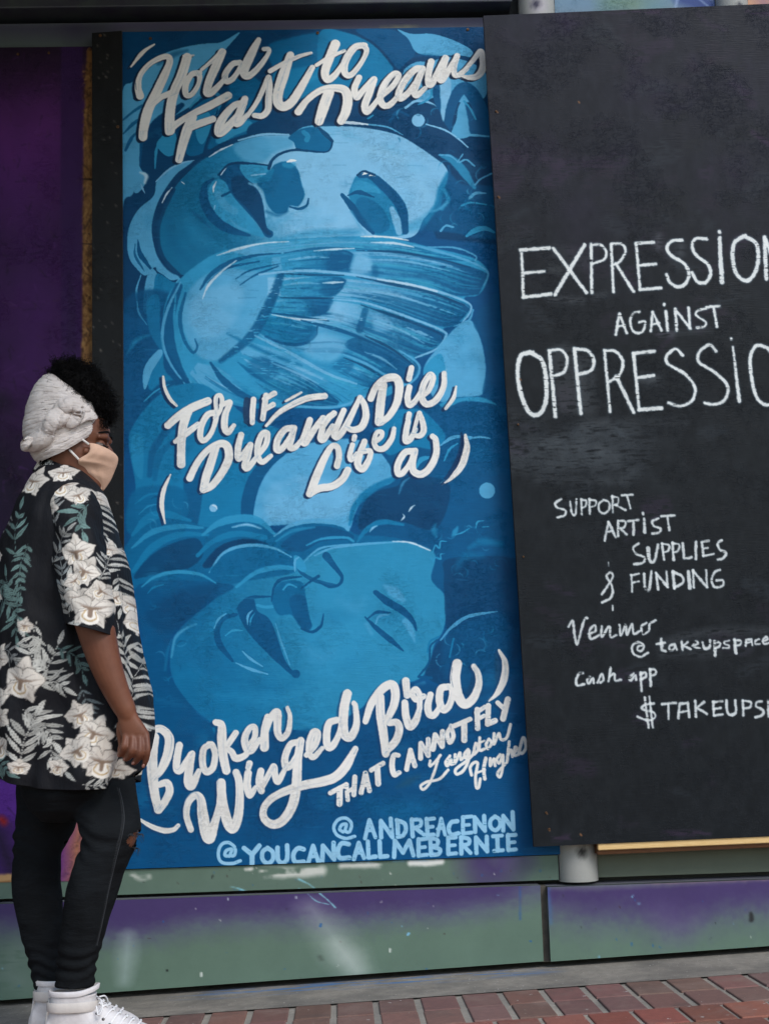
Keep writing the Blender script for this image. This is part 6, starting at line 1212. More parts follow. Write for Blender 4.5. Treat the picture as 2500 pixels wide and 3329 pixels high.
for sg, nm in ((-1, 0), (1, 0)):
    bm = bmesh.new(); bmesh.ops.create_uvsphere(bm, u_segments=20, v_segments=14, radius=.0125)
    bmesh.ops.translate(bm, verts=bm.verts, vec=H(.0765, .031 * sg, .001)); e = from_bm('eye', bm, M_eye, person)
    bm = bmesh.new(); bmesh.ops.create_uvsphere(bm, u_segments=16, v_segments=10, radius=.0066)
    bmesh.ops.translate(bm, verts=bm.verts, vec=H(.0838, .0315 * sg, -.001)); from_bm('iris', bm, M_iris, e)
    bm = bmesh.new(); bmesh.ops.create_uvsphere(bm, u_segments=24, v_segments=16, radius=.0142)
    bmesh.ops.delete(bm, geom=[v for v in bm.verts if v.co.z < .0015 - .35 * (v.co.x - .006)], context='VERTS')
    bmesh.ops.translate(bm, verts=bm.verts, vec=H(.0765, .031 * sg, .001)); from_bm('eyelid', bm, M_skin, e)
    bm = bmesh.new(); bmesh.ops.create_uvsphere(bm, u_segments=24, v_segments=16, radius=.0140)
    bmesh.ops.delete(bm, geom=[v for v in bm.verts if v.co.z > -.0062], context='VERTS')
    bmesh.ops.translate(bm, verts=bm.verts, vec=H(.0765, .031 * sg, .001)); from_bm('lower_lid', bm, M_skin, e)
    bm = bmesh.new()
    for k in range(14):
        t = -0.9 + 1.8 * k / 13; p0 = H(.0765 + .0142 * math.cos(t), .031 * sg + .0142 * math.sin(t), -.002)
        tube_bm(bm, [p0, p0 + Vector((.006 * math.cos(t), .006 * math.sin(t), -.002)), p0 + Vector((.009 * math.cos(t), .009 * math.sin(t), .0005))], [.0007, .0006, .0003], 4)
    from_bm('eyelashes', bm, M_hair, e)
    bm = bmesh.new(); tube_bm(bm, cr([H(.0985, .012 * sg, .0275), H(.0955, .03 * sg, .034), H(.077, .054 * sg, .027)], 4), np.linspace(.0042, .0016, 9), 8, flat=.5); from_bm('eyebrow', bm, M_hair, person)
for x, y, d, ang in ((388, 2455, .006, .9), (407, 2467, .006, .8), (434, 2481, .004, .8), (467, 2490, -.002, .4)):
    bm = bmesh.new(); bmesh.ops.create_uvsphere(bm, u_segments=14, v_segments=10, radius=1.0)
    for v in bm.verts: v.co = Vector((v.co.x * .0034, v.co.y * .0018, v.co.z * .0046))
    bmesh.ops.rotate(bm, verts=bm.verts, matrix=Matrix.Rotation(ang, 3, 'Y')); bmesh.ops.translate(bm, verts=bm.verts, vec=Q(x, y, -.195 + d - .0065))
    from_bm('fingernail', bm, M_nail, person)

# ---- jeans
bm = bmesh.new()
def wr(prof, seed):
    """wrinkled outline: folds behind the knee and bunched cloth at the ankle"""
    r = random.Random(seed); out = []
    for y, l, rr_ in prof: out.append((y, l, rr_))
    yy_ = np.arange(prof[0][0], prof[-1][0] + 1, 8.0); L_ = np.interp(yy_, [p[0] for p in prof], [p[1] for p in prof]); R_ = np.interp(yy_, [p[0] for p in prof], [p[2] for p in prof])
    L_ = np.convolve(np.pad(L_, 2, mode='edge'), [.1, .2, .4, .2, .1], 'valid'); R_ = np.convolve(np.pad(R_, 2, mode='edge'), [.1, .2, .4, .2, .1], 'valid')
    return list(zip(yy_, L_, R_))
def jean_leg(prof, dy, seed):
    rings = leg_rings(wr(prof, seed), dy, 0, 72)
    P_ = wr(prof, seed)
    for i, rg in enumerate(rings):
        y = P_[i][0]; c = sum(rg, Vector()) / len(rg)
        for k, p in enumerate(rg):
            t = 2 * math.pi * k / 72; a = 0
            kn = math.exp(-((y - 2735) / 60) ** 2); an = math.exp(-((y - 3140) / 62) ** 2)
            a += kn * .0045 * math.sin((y - 40 * math.cos(t)) / 7.5 + 2.5 * math.sin(2 * t + seed)) * (0.6 + .4 * math.cos(t + 2.6))
            a += an * .0042 * math.sin(y / 6.2 + 1.7 * math.sin(t * 2 + seed) + .8 * math.cos(3 * t))
            a += .004 * mnoise.noise(Vector((math.cos(t) * 1.4 + seed, math.sin(t) * 1.4, y / 60)))
            d = (p - c); rg[k] = p + d.normalized() * a
    loft(bm, rings)
jean_leg(NEAR, -.085, 1); jean_leg(FAR, .085, 4)
rings = []
for y, l, r, hd in ((2380, 70, 380, .13), (2440, 70, 395, .15), (2520, 68, 405, .158), (2580, 75, 395, .155), (2630, 100, 340, .13), (2668, 140, 280, .09)):
    a, b = Q(l, y), Q(r, y); rings.append(ell((a + b) / 2, (b - a) / 2, Vector((0, -hd, 0)), 48))
loft(bm, rings)
b2 = remeshed('jeans', bm, M_jean, person, .0042, 1)
# torn knees: open the cloth where the skin shows
for (kx, ky, dy, rx_, rz_) in ((452, 2727, -.098, .026, .020), (232, 2742, .05, .02, .010)):
    kc = Q(kx, ky, dy)
    dead = [f for f in b2.faces if ((f.calc_center_median().x - kc.x) / rx_) ** 2 + ((f.calc_center_median().z - kc.z) / rz_) ** 2 + ((f.calc_center_median().y - kc.y) / .05) ** 2 < 1 + .5 * mnoise.noise(f.calc_center_median() * 160)]
    bmesh.ops.delete(b2, geom=dead, context='FACES')
jeans = from_bm('jeans', b2, M_jean, person)
dg = bpy.context.evaluated_depsgraph_get()
jb = bmesh.new(); jb.from_mesh(jeans.data); jt = BVHTree.FromBMesh(jb); jb.free()
def on(tree, x, y, dy0=-.5):
    o_ = Vector(CAM); d = (Q(x, y) - o_).normalized()
    h = tree.ray_cast(o_, d); return h[0] if h[0] is not None else Q(x, y, -.1)
pts = [on(jt, x, y) + Vector((0, -.0012, 0)) for x, y in cr([(388, 2562), (400, 2610), (405, 2660), (400, 2705), (388, 2755), (372, 2820), (356, 2890), (342, 2960), (327, 3030), (316, 3075)], 12)]
bm = bmesh.new(); tube_bm(bm, pts, .0014, 6)
for i in range(0, len(pts) - 1, 1):
    p = pts[i]; tube_bm(bm, [p + Vector((-.012, .0006, 0.001)), p + Vector((-.002, -.0008, 0))], [.0007, .001], 5)
from_bm('side_seam', bm, M_thread, jeans)
bm = bmesh.new(); hr = random.Random(5)
for k in range(46):
    a = hr.uniform(0, 1); p = on(jt, 424 + a * 40, 2708 + 6 * hr.random()) if hr.random() < .5 else on(jt, 421 + 28 * a, 2746 + 12 * a + 5 * hr.random())
    tube_bm(bm, [p, p + Vector((hr.uniform(-.006, .008), -.004, hr.uniform(-.006, .002))), p + Vector((hr.uniform(-.008, .012), -.005, hr.uniform(-.018, .004)))], [.0008, .0006, .0003], 4)
from_bm('frayed_threads', bm, M_thread, jeans)

# ---- shoes
def shoe(hx, dy):
    bx = Q(hx, 3400, dy).x; yc = YP + dy; g = GZ(bx + .12) + .006
    L = lambda x, y, z: Vector((bx + x, yc + y, g + z))
    bm = bmesh.new(); rings = []
    for x, zt, hw in ((-.002, .045, .016), (.010, .075, .028), (.045, .095, .034), (.10, .104, .037), (.135, .096, .039), (.160, .082, .042), (.185, .069, .045), (.21, .058, .046), (.232, .048, .043), (.248, .038, .034), (.257, .028, .018)):
        zc = zt / 2 + .006; rg = []
        for k in range(28):
            t = 2 * math.pi * k / 28; sn, cs = math.sin(t), math.cos(t)
            rg.append(L(x, hw * math.copysign(abs(cs) ** .8, cs) * (1 - .25 * max(sn, 0)), zc + (zt / 2) * math.copysign(abs(sn) ** .75, sn)))
        rings.append(rg)
    loft(bm, rings); rings = []
    for z, x0, x1, hw in ((.03, .0, .16, .036), (.07, .006, .145, .036), (.090, .013, .128, .037), (.105, .015, .118, .038), (.122, .016, .116, .039), (.130, .017, .120, .040)):
        rings.append(ell(L((x0 + x1) / 2, 0, z), Vector(((x1 - x0) / 2, 0, 0)), Vector((0, -hw, 0)), 28, .85))
    loft(bm, rings)
    b2 = remeshed('shoe', bm, M_shoe, person, .0034, 3)
    # hollow the collar so the trouser leg drops into it
    s = from_bm('shoe', b2, M_shoe, person)
    tb = bmesh.new(); tb.from_mesh(s.data); tr = BVHTree.FromBMesh(tb); tb.free()
    bm = bmesh.new(); rings = []
    for z, gr in ((-.012, .001), (-.010, .004), (.012, .005), (.022, .003)):
        rg = []
        for k in range(48):
            t = 2 * math.pi * k / 48; cs, sn = math.cos(t), math.sin(t); x = .131 + (.134 + gr) * cs; hw = np.interp(x, [0, .02, .06, .13, .19, .24, .265], [.018, .030, .035, .040, .046, .042, .022]) + gr
            rg.append(L(x, hw * math.copysign(min(1, abs(sn) ** .55), sn), z))
        rings.append(rg)
    loft(bm, rings); so = from_bm('sole', bm, M_sole, s)
    bm = bmesh.new(); rg0 = []
    for z, o in ((.094, .0035), (.098, .0048), (.111, .0048), (.115, .0035)):
        rg0.append(ell(L(.066, 0, z), Vector((.0535 + o, 0, 0)), Vector((0, -.039 - o, 0)), 40, .86))
    loft(bm, rg0, cap=False); from_bm('ankle_strap', bm, M_trim, s)
    bm = bmesh.new(); rg0 = []
    for z, o in ((.123, .002), (.132, .004), (.135, .001), (.130, -.004)):
        rg0.append(ell(L(.068, 0, z + .004), Vector((.0525 + o, 0, 0)), Vector((0, -.040 - o, 0)), 40, .86))
    for r_ in rg0:
        for k, p in enumerate(r_): r_[k] = p + Vector((0, 0, .010 * max(0, (p.x - bx - .07) / .05) ** 2 if p.x - bx > .07 else 0))
    loft(bm, rg0, cap=False); from_bm('collar_edge', bm, M_shoe, s)
    bm = bmesh.new(); tube_bm(bm, [L(-.001, 0, .02), L(.006, 0, .06), L(.015, 0, .12)], .004, 10, flat=2.4); from_bm('heel_tab', bm, M_trim, s)
    lace = bmesh.new()
    for i in range(7):
        x = .116 + .0145 * i; z = .122 - .0115 * i
        for sd in (-1, 1):
            h = tr.ray_cast(L(x - .008, sd * .09, z - .022), Vector((0, -sd, 0)))
            if h[0] is None: continue
            p = h[0] + Vector((0, sd * .0008, 0)); bm = bmesh.new()
            bmesh.ops.create_cone(bm, cap_ends=True, segments=12, radius1=.0036, radius2=.0028, depth=.0016)
            bmesh.ops.rotate(bm, verts=bm.verts, matrix=Matrix.Rotation(math.radians(90), 3, 'X')); bmesh.ops.translate(bm, verts=bm.verts, vec=p)
            from_bm('eyelet', bm, M_eyelet, s)
            tp = tr.ray_cast(L(x + .012, -sd * .010, z + .1), Vector((0, 0, -1)))
            if tp[0] is not None:
                q = tp[0] + Vector((0, 0, .003)); m_ = (p + q) / 2
                nr = tr.find_nearest(m_); m_ = nr[0] + nr[1] * .003
                tube_bm(lace, cr([p, m_, q], 4), .0023, 8, flat=.6)
    for sd in (-1, 1):
        p0 = L(.122, sd * .010, .118); tube_bm(lace, cr([p0, p0 + Vector((.010, sd * .018, -.002)), p0 + Vector((.014, sd * .030, -.018)), p0 + Vector((.006, sd * .034, -.030)), p0 + Vector((.000, sd * .024, -.012))], 5), .0019, 8)
    from_bm('laces', lace, M_lace, s)
    return s
shoe(142, -.085); shoe(98, .085)

# ---- shirt cloth print
BLACK = (17, 18, 23); PETAL = (216, 208, 197); TEAL = (104, 132, 128); PALE = (188, 187, 180); GOLD = (176, 146, 102); BROWN = (128, 108, 92); GREYB = (92, 98, 112)
class Cloth:
    """print laid out round a tube of cloth: canvas x runs from front round the near side to back"""
    def __init__(s, prof, k=0.75, seed=1):
        s.y = [p[0] for p in prof]; s.l = [p[1] for p in prof]; s.r = [p[2] for p in prof]
        s.y0, s.y1, s.k = s.y[0], s.y[-1], k
        rx = max(b - a for a, b in zip(s.l, s.r)) / 2
        s.W = int(math.pi * rx * k); s.H = int((s.y1 - s.y0) * k)
        s.cv = Canvas(s.W, s.H, s.T, k, BLACK, seed)
    def T(s, pts):
        l = np.interp(pts[:, 1], s.y, s.l); r = np.interp(pts[:, 1], s.y, s.r)
        u = (pts[:, 0] - (l + r) / 2) / ((r - l) / 2)
        th = np.where(np.abs(u) <= 1, np.arccos(np.clip(u, -1, 1)), np.where(u > 1, -(u - 1), math.pi + (-u - 1)))
        return np.stack([th / math.pi * (s.W - 1), (pts[:, 1] - s.y0) * s.k], 1)
    def sample(s, th, y):
        t = np.mod(th, 2 * math.pi); t = np.where(t > math.pi, 2 * math.pi - t, t)
        i = np.clip((t / math.pi * (s.W - 1)).astype(int), 0, s.W - 1); j = np.clip(((y - s.y0) * s.k).astype(int), 0, s.H - 1)
        return s.cv.linear_rgba()[j, i]
pr_ = random.Random(17)
def rot(pts, x, y, a, sc=1.0):
    ca, sa = math.cos(a), math.sin(a)
    return [(x + (px_ * ca - py_ * sa) * sc, y + (px_ * sa + py_ * ca) * sc) for px_, py_ in pts]
def orchid(cv, x, y, r, a=0.0, lip=True):
    r = r * .88
    for ang, ln, wd in ((-90, 1.1, .38), (-158, 1.0, .54), (-22, 1.0, .54), (132, .9, .32), (48, .9, .32)):
        ln *= pr_.uniform(.88, 1.1); base = []
        for t in np.linspace(0, 1, 9): base.append((ln * t, wd * math.sin(math.pi * min(1, t ** .75)) * .95 + pr_.uniform(-.05, .05) * (t > .2)))
        base += [(px_, -py_ + pr_.uniform(-.05, .05)) for px_, py_ in base[-2:0:-1]]
        aa = math.radians(ang) + a
        q = rot(base, x, y, aa, r)
        jj = pr_.uniform(.9, 1.0); cv.poly(q, tuple(v * .62 for v in PETAL), soft=.6)
        cv.poly(rot([(u_ * .96 + .01, w_ * .9) for u_, w_ in base], x, y, aa, r), tuple(v * jj for v in PETAL), soft=.8)
        cv.stroke(rot([(.05, 0), (.4, .02), (.75, 0)], x, y, aa, r), [r * .26, r * .10, .5], (150, 138, 128), soft=1.6, op=.8)
        for d in (-.22, .22): cv.stroke(rot([(.12, d * .3), (.45, d), (.8, d * .9)], x, y, aa, r), [r * .05, r * .035, .5], (160, 150, 144), soft=.7, op=.8)
        if abs(ang) in (130, 50): cv.stroke(rot([(.15, .2), (.5, .3), (.85, .1)], x, y, aa, r), [1, r * .07, 1], GOLD, soft=.8, op=.9)
    if lip:
        q = rot([(0, -.12), (.22, -.34), (.5, -.36), (.66, -.1), (.62, .2), (.4, .36), (.15, .28)], x, y, math.pi / 2 + a, r)
        cv.poly(q, (228, 222, 212), soft=.6)
        cv.stroke(rot([(.08, -.2), (.34, -.27), (.5, 0), (.34, .27), (.08, .2)], x, y, math.pi / 2 + a, r), r * .07, GOLD, soft=1.2, op=.75)
        cv.stroke(rot([(.0, 0), (.26, 0)], x, y, math.pi / 2 + a, r), [r * .24, r * .2], BROWN, soft=2, op=.95)
        for sg in (-1, 1): cv.stroke(rot([(0, 0), (.1 * sg + .0, -.05), (.42 * sg, -.12)], x, y, a, r), [r * .12, r * .1, 1], BROWN, soft=1, op=.8)
def leaflet(cv, x, y, a, ln, wd, c, rib=None):
    ln *= 1.25; base = [(0, 0), (ln * .2, wd * .36), (ln * .45, wd * .5), (ln * .75, wd * .3), (ln, 0), (ln * .75, -wd * .28), (ln * .45, -wd * .46), (ln * .2, -wd * .34)]
    cv.poly(rot(base, x, y, a), c, soft=.6)
    cv.stroke(rot([(0, 0), (ln * .9, 0)], x, y, a), [1.6, .6], rib or tuple(v * .55 for v in c), soft=.6, op=.8)
def frond(cv, pts, n, ln, wd, c, spread=0.9, tip=True, side=0):
    q = cr(pts, 10); cv.stroke(pts, 2.4, tuple(v * .9 for v in c), soft=.6)
    for i in range(n):
        j = int((i + .6) / (n + .2) * (len(q) - 2)); d = q[min(j + 1, len(q) - 1)] - q[max(j - 1, 0)]; a = math.atan2(d[1], d[0]); f = 1 - .45 * abs(2 * i / max(n - 1, 1) - .8)
        for sg in ((-1, 1) if not side else (side,)):
            jj = pr_.uniform(.80, 1.06); cc = tuple(v * jj for v in c)
            leaflet(cv, q[j][0], q[j][1], a + sg * spread * pr_.uniform(.75, 1.1), ln * f * pr_.uniform(.9, 1.15), wd * pr_.uniform(.7, .95), cc)
    if tip: leaflet(cv, q[-1][0], q[-1][1], math.atan2(*(q[-1] - q[-3])[::-1]), ln * .7, wd, c)
TORSO = [(1530, 128, 268, .075), (1545, 118, 290, .095), (1562, 110, 306, .118), (1585, 100, 326, .145), (1615, 88, 342, .168), (1650, 70, 354, .185), (1700, 48, 370, .195), (1760, 22, 388, .20), (1850, 2, 418, .20), (1950, -14, 433, .195), (2050, -24, 443, .192), (2150, -30, 462, .192), (2250, -32, 482, .192), (2320, -30, 494, .19), (2380, -24, 497, .19), (2430, -16, 486, .187), (2480, -4, 470, .183), (2530, 10, 455, .18), (2570, 20, 445, .178)]
tc_ = Cloth([(p[0], p[1], p[2]) for p in TORSO], .8, 5); cv = tc_.cv
for pts, n, ln, wd, c in (([(112, 1850), (108, 1760), (120, 1690)], 4, 52, 15, TEAL), ([(150, 1800), (130, 1870), (135, 1960)], 7, 34, 13, TEAL), ([(35, 1900), (75, 1960), (130, 2025)], 6, 58, 17, TEAL), ([(128, 2000), (105, 1960), (85, 1900)], 3, 52, 15, TEAL), ([(130, 2010), (120, 2040), (125, 2080)], 3, 56, 15, TEAL), ([(210, 2190), (175, 2160), (150, 2090)], 5, 70, 17, PALE), ([(170, 2240), (205, 2190), (235, 2110)], 5, 58, 14, PALE), ([(180, 2230), (225, 2225), (250, 2240)], 4, 56, 15, PALE),
                        ([(140, 2310), (190, 2350), (225, 2410)], 6, 60, 17, PALE), ([(120, 2480), (140, 2400), (175, 2330)], 6, 66, 18, PALE), ([(225, 2400), (215, 2450), (255, 2500)], 4, 48, 14, PALE), ([(440, 2290), (458, 2200), (470, 2090)], 7, 64, 16, PALE), ([(420, 2180), (415, 2120), (395, 2060)], 4, 58, 16, PALE), ([(450, 2290), (470, 2330), (470, 2370)], 5, 52, 14, PALE), ([(365, 1885), (385, 1820), (405, 1760)], 6, 54, 13, PALE), ([(330, 1640), (350, 1700), (360, 1770)], 6, 38, 11, PALE), ([(400, 1880), (412, 1940), (405, 1990)], 5, 42, 12, PALE), ([(230, 2120), (290, 2150), (310, 2200)], 5, 46, 13, TEAL), ([(300, 2240), (320, 2290), (330, 2330)], 4, 40, 11, (120, 132, 134)),
                        ([(20, 2470), (60, 2480), (90, 2500)], 4, 44, 16, TEAL), ([(300, 2540), (340, 2545), (380, 2530)], 4, 42, 13, PALE), ([(60, 2120), (90, 2130), (120, 2160)], 3, 44, 12, (150, 152, 150)), ([(180, 2040), (170, 2090), (180, 2150)], 3, 40, 12, PALE), ([(60, 1640), (52, 1700), (40, 1760)], 4, 40, 13, (150, 152, 150)), ([(250, 1650), (270, 1700), (275, 1740)], 4, 46, 16, TEAL), ([(405, 2330), (415, 2380), (430, 2430)], 3, 34, 11, PALE)):
    frond(cv, pts, n, ln, wd, c)
for x, y, r, a in ((15, 1830, 58, .3), (10, 1945, 55, -.4), (45, 2150, 55, .5), (40, 2280, 72, .1), (140, 2225, 84, .25), (70, 2335, 46, .9), (60, 2430, 58, -.3), (300, 2330, 56, -.4), (335, 2385, 64, .5), (355, 2475, 84, .15), (290, 2440, 60, -.6), (440, 1975, 56, .2), (452, 2030, 48, .8), (150, 2055, 30, .2), (235, 2490, 38, .3), (375, 1805, 34, .2), (395, 1960, 40, -.5), (150, 1600, 66, .3), (235, 1570, 52, -.2), (330, 1640, 38, .4), (120, 2490, 34, .1), (420, 2500, 40, .4)):
    orchid(cv, x, y, r, a, True)
cv.img[:] *= (1 + .05 * (cv.rough[..., None]))

M_shirt, nd, lk, bs = new_mat('shirt_cloth')
at = nd.new('ShaderNodeAttribute'); at.attribute_name = 'Paint'; lk.new(at.outputs['Color'], bs.inputs['Base Color'])
bs.inputs['Roughness'].default_value = 0.72; bs.inputs['Specular IOR Level'].default_value = 0.22
n1 = bump(nd, lk, bs, add_noise(nd, lk, 1.0, 4, 0.55, mapping=(24, 24, 10)), 0.7, 0.010)
bump(nd, lk, bs, add_noise(nd, lk, 700, 2), 0.2, 0.0006, n1)

def tube_cloth(name, prof_fn, rows, nth, cloth, parent, seed, fold=.006):
    """prof_fn(t) -> (source y at front/near/back as function of theta, ring) ; builds cloth grid with print colours"""
    V, TH, YY = [], [], []
    th = np.linspace(0, 2 * math.pi, nth, endpoint=False)
    for i in range(rows):
        t = i / (rows - 1)
        for a in th:
            p, y = prof_fn(t, a); V.append(p); TH.append(a); YY.append(y)
    V = np.array(V)
    C = cloth.sample(np.array(TH), np.array(YY))
    i = np.arange(rows - 1)[:, None] * nth; k = np.arange(nth)[None, :]
    F = np.stack([i + k, i + nth + k, i + nth + (k + 1) % nth, i + (k + 1) % nth], -1).reshape(-1, 4)
    o = link(name, mesh_np(name, V, F, C, True), M_shirt, parent)
    sd = o.modifiers.new('solid', 'SOLIDIFY'); sd.thickness = .0016; sd.offset = -1
    return o
TY = [p[0] for p in TORSO]
def torso_pt(t, a):
    ca, sa = math.cos(a), math.sin(a)
    # hem: shirt tails low at near/far sides' front quarter, rounded up towards the front opening
    hem = 2545 + 14 * abs(sa) - 50 * max(0, ca) ** 8 - 45 * max(0, -ca) ** 2
    y = 1530 + (hem - 1530) * t
    l = np.interp(y, TY, [p[1] for p in TORSO]); r = np.interp(y, TY, [p[2] for p in TORSO]); hd = np.interp(y, TY, [p[3] for p in TORSO])
    A, B = Q(l, y), Q(r, y)
    c = (A + B) / 2; h = (B - A) / 2
    f = .006 * mnoise.noise(Vector((ca * 2.3 + 5, sa * 2.3, y / 260))) + .004 * mnoise.noise(Vector((ca * 6 + 1, sa * 6, y / 420 + .3 * ca)))
    f += (.017 * t ** 1.3) * math.sin(7 * a + 1.2 * math.sin(y / 150) + 2 * ca) + .005 * t * math.sin(15 * a + 1.5 * math.sin(y / 90))
    f += .006 * mnoise.noise(Vector((a * 1.5, y / 70 + a * 1.2, 4)))
    f *= min(1, max(0, (y - 1560) / 160))
    f *= (1 - .8 * max(0, abs(ca) - .9) / .1)
    c2_, s2_ = math.copysign(abs(ca) ** .92, ca), math.copysign(abs(sa) ** .86, sa)
    p = c + h * (c2_ * (1 + f / max(h.length, .05))) + Vector((0, -hd * s2_ * (1 + f / hd), 0))
    return (p.x, p.y, p.z), y
shirt = tube_cloth('shirt', torso_pt, 420, 420, tc_, person, 1)

SLV = [(1572, 195, 262, .03, -.105), (1590, 172, 292, .048, -.118), (1612, 158, 308, .058, -.130), (1650, 150, 322, .066, -.142), (1720, 160, 332, .070, -.155), (1800, 178, 345, .071, -.168), (1880, 192, 357, .071, -.180), (1950, 202, 365, .071, -.19), (2010, 211, 370, .072, -.196), (2050, 215, 373, .073, -.20)]
sc_ = Cloth([(p[0] - (0 if p[0] > 1572 else 0), p[1], p[2]) for p in SLV] + [(2090, 216, 374)], .9, 8); cv = sc_.cv
for pts, n, ln, wd, c in (([(300, 1650), (270, 1690), (285, 1740)], 4, 52, 18, TEAL), ([(215, 1990), (222, 1900), (210, 1800)], 7, 44, 12, (140, 146, 146)), ([(185, 1850), (215, 1770), (240, 1740)], 5, 42, 11, (150, 150, 146)), ([(240, 2010), (228, 1950), (240, 1890)], 5, 48, 16, PALE), ([(330, 1900), (345, 1850), (350, 1790)], 5, 40, 11, PALE), ([(215, 2040), (240, 2045), (260, 2040)], 3, 34, 14, PALE), ([(200, 1720), (190, 1660), (200, 1620)], 4, 40, 12, (150, 152, 150))):
    frond(cv, pts, n, ln, wd, c)
for x, y, r, a in ((215, 1592, 64, .1), (270, 1625, 46, -.5), (175, 1660, 44, .6), (268, 1810, 64, -.1), (292, 1870, 58, .5), (262, 1900, 40, -.7), (275, 1955, 56, -.2), (312, 1990, 84, .1), (340, 1930, 44, .8)):
    orchid(cv, x, y, r, a, True)
SY = [p[0] for p in SLV]
def sleeve_pt(t, a):
    ca, sa = math.cos(a), math.sin(a)
    y = 1572 + (2048 - 1572) * t + 20 * t * t * ca
    ym = min(y, 2050)
    l = np.interp(ym, SY, [p[1] for p in SLV]); r = np.interp(ym, SY, [p[2] for p in SLV]); d = np.interp(ym, SY, [p[3] for p in SLV]); dy = np.interp(ym, SY, [p[4] for p in SLV])
    A, B = Q(l, y, dy), Q(r, y, dy); c = (A + B) / 2; h = (B - A) / 2
    f = min(1, t * 4) * (.006 * mnoise.noise(Vector((ca * 2 + 9, sa * 2, y / 130))) + .004 * math.sin(3 * a + y / 60) + .006 * mnoise.noise(Vector((a * 1.6 + y / 90, y / 45, 7))))
    p = c + h * ca * (1 + f / .07) + Vector((0, -d * sa * (1 + f / .07), 0))
    return (p.x, p.y, p.z), y
sleeve = tube_cloth('sleeve', sleeve_pt, 200, 200, sc_, shirt, 2)
def far_sleeve(t, a):
    p, y = sleeve_pt(t, a); return (p[0] - .03, 2 * YP - p[1], p[2]), y
fs = tube_cloth('sleeve', far_sleeve, 120, 120, sc_, shirt, 3); fs.data.flip_normals()
# collar: a stand and a folded fall, lower at the front
def collar_pt(t, a):
    ca, sa = math.cos(a), math.sin(a)
    top = Vector(Q(214, 1530)); ax = Q(292, 1582) - Q(136, 1512)
    prof = [(.0, .93, .0), (.25, .97, .012), (.42, 1.03, .014), (.6, 1.12, .004), (.8, 1.24, -.012), (1.0, 1.36, -.026 - .02 * max(0, ca) ** 3)]
    s_ = np.interp(t, [q[0] for q in prof], [q[1] for q in prof]); z_ = np.interp(t, [q[0] for q in prof], [q[2] for q in prof])
    c = Q(214, 1552)
    p = c + ax / 2 * ca * s_ + Vector((0, -.062 * sa * s_, 0)) + Vector((0.002, 0, z_ + .004))
    return (p.x, p.y, p.z), 1540 + 60 * t
cc_ = Cloth([(1530, 118, 330), (1610, 110, 345)], 1.2, 9)
frond(cc_.cv, [(190, 1600), (165, 1570), (150, 1540)], 6, 34, 10, PALE); frond(cc_.cv, [(310, 1600), (330, 1570), (320, 1545)], 4, 34, 10, PALE); orchid(cc_.cv, 255, 1590, 26, .3); orchid(cc_.cv, 130, 1580, 30, .6); frond(cc_.cv, [(215, 1560), (235, 1580), (250, 1560)], 3, 20, 8, (150, 152, 150))
collar = tube_cloth('collar', collar_pt, 40, 160, cc_, shirt, 4)
# lapel tip at the front
bm = bmesh.new()
# shirt tail seen hanging behind the legs
tail = bmesh.new()

# ---- head wrap
def wrap_pt(v, a):
    """v 0 face edge .. 1 opening at the crown"""
    ca, sa = math.cos(a), math.sin(a)
    F = [(0, (322, 1372), (134, 1490), .082), (.08, (329, 1366), (120, 1482), .088), (.22, (327, 1352), (94, 1448), .095), (.42, (322, 1336), (85, 1390), .098), (.62, (314, 1322), (96, 1325), .094), (.8, (304, 1312), (122, 1265), .084), (.92, (294, 1310), (148, 1232), .072), (1.0, (282, 1318), (166, 1224), .062), (1.05, (270, 1330), (176, 1240), .052)]
    vs = [q[0] for q in F]; v2 = v * 1.05
    fx, fy = np.interp(v2, vs, [q[1][0] for q in F]), np.interp(v2, vs, [q[1][1] for q in F]); bx, by_ = np.interp(v2, vs, [q[2][0] for q in F]), np.interp(v2, vs, [q[2][1] for q in F]); hw = np.interp(v2, vs, [q[3] for q in F])
    A, B = Q(bx, by_), Q(fx, fy); c = (A + B) / 2; h = (B - A) / 2
    sag = Vector((0, 0, -.042 * max(0, 1 - 1.6 * v) * abs(sa) ** .7 * (1 - .35 * max(0, -ca))))      # dips round the ear towards the nape
    f = .0028 * mnoise.noise(Vector((ca * 1.0, sa * 1.0, v * 7))) + .0016 * mnoise.noise(Vector((ca * 1.6 + 3, sa * 1.6, v * 34))) + .0010 * mnoise.noise(Vector((ca * 3 + 3, sa * 3, v * 70)))
    f *= min(1, v * 12 + .3)
    return c + h * ca * (1 + f / .08) + Vector((0, -hw * sa * (1 + f / .08), 0)) + sag
rows, nth = 150, 200
V = []; 
for i in range(rows):
    for a in np.linspace(0, 2 * math.pi, nth, endpoint=False): V.append(tuple(wrap_pt(i / (rows - 1), a)))
i_ = np.arange(rows - 1)[:, None] * nth; k_ = np.arange(nth)[None, :]
wrap = link('head_wrap', mesh_np('head_wrap', np.array(V), np.stack([i_ + k_, i_ + (k_ + 1) % nth, i_ + nth + (k_ + 1) % nth, i_ + nth + k_], -1).reshape(-1, 4), None, True), M_wrap, person)
sd_ = wrap.modifiers.new('solid', 'SOLIDIFY'); sd_.thickness = .006; sd_.offset = -1
wb = bmesh.new(); wb.from_mesh(wrap.data); wt = BVHTree.FromBMesh(wb); wb.free()
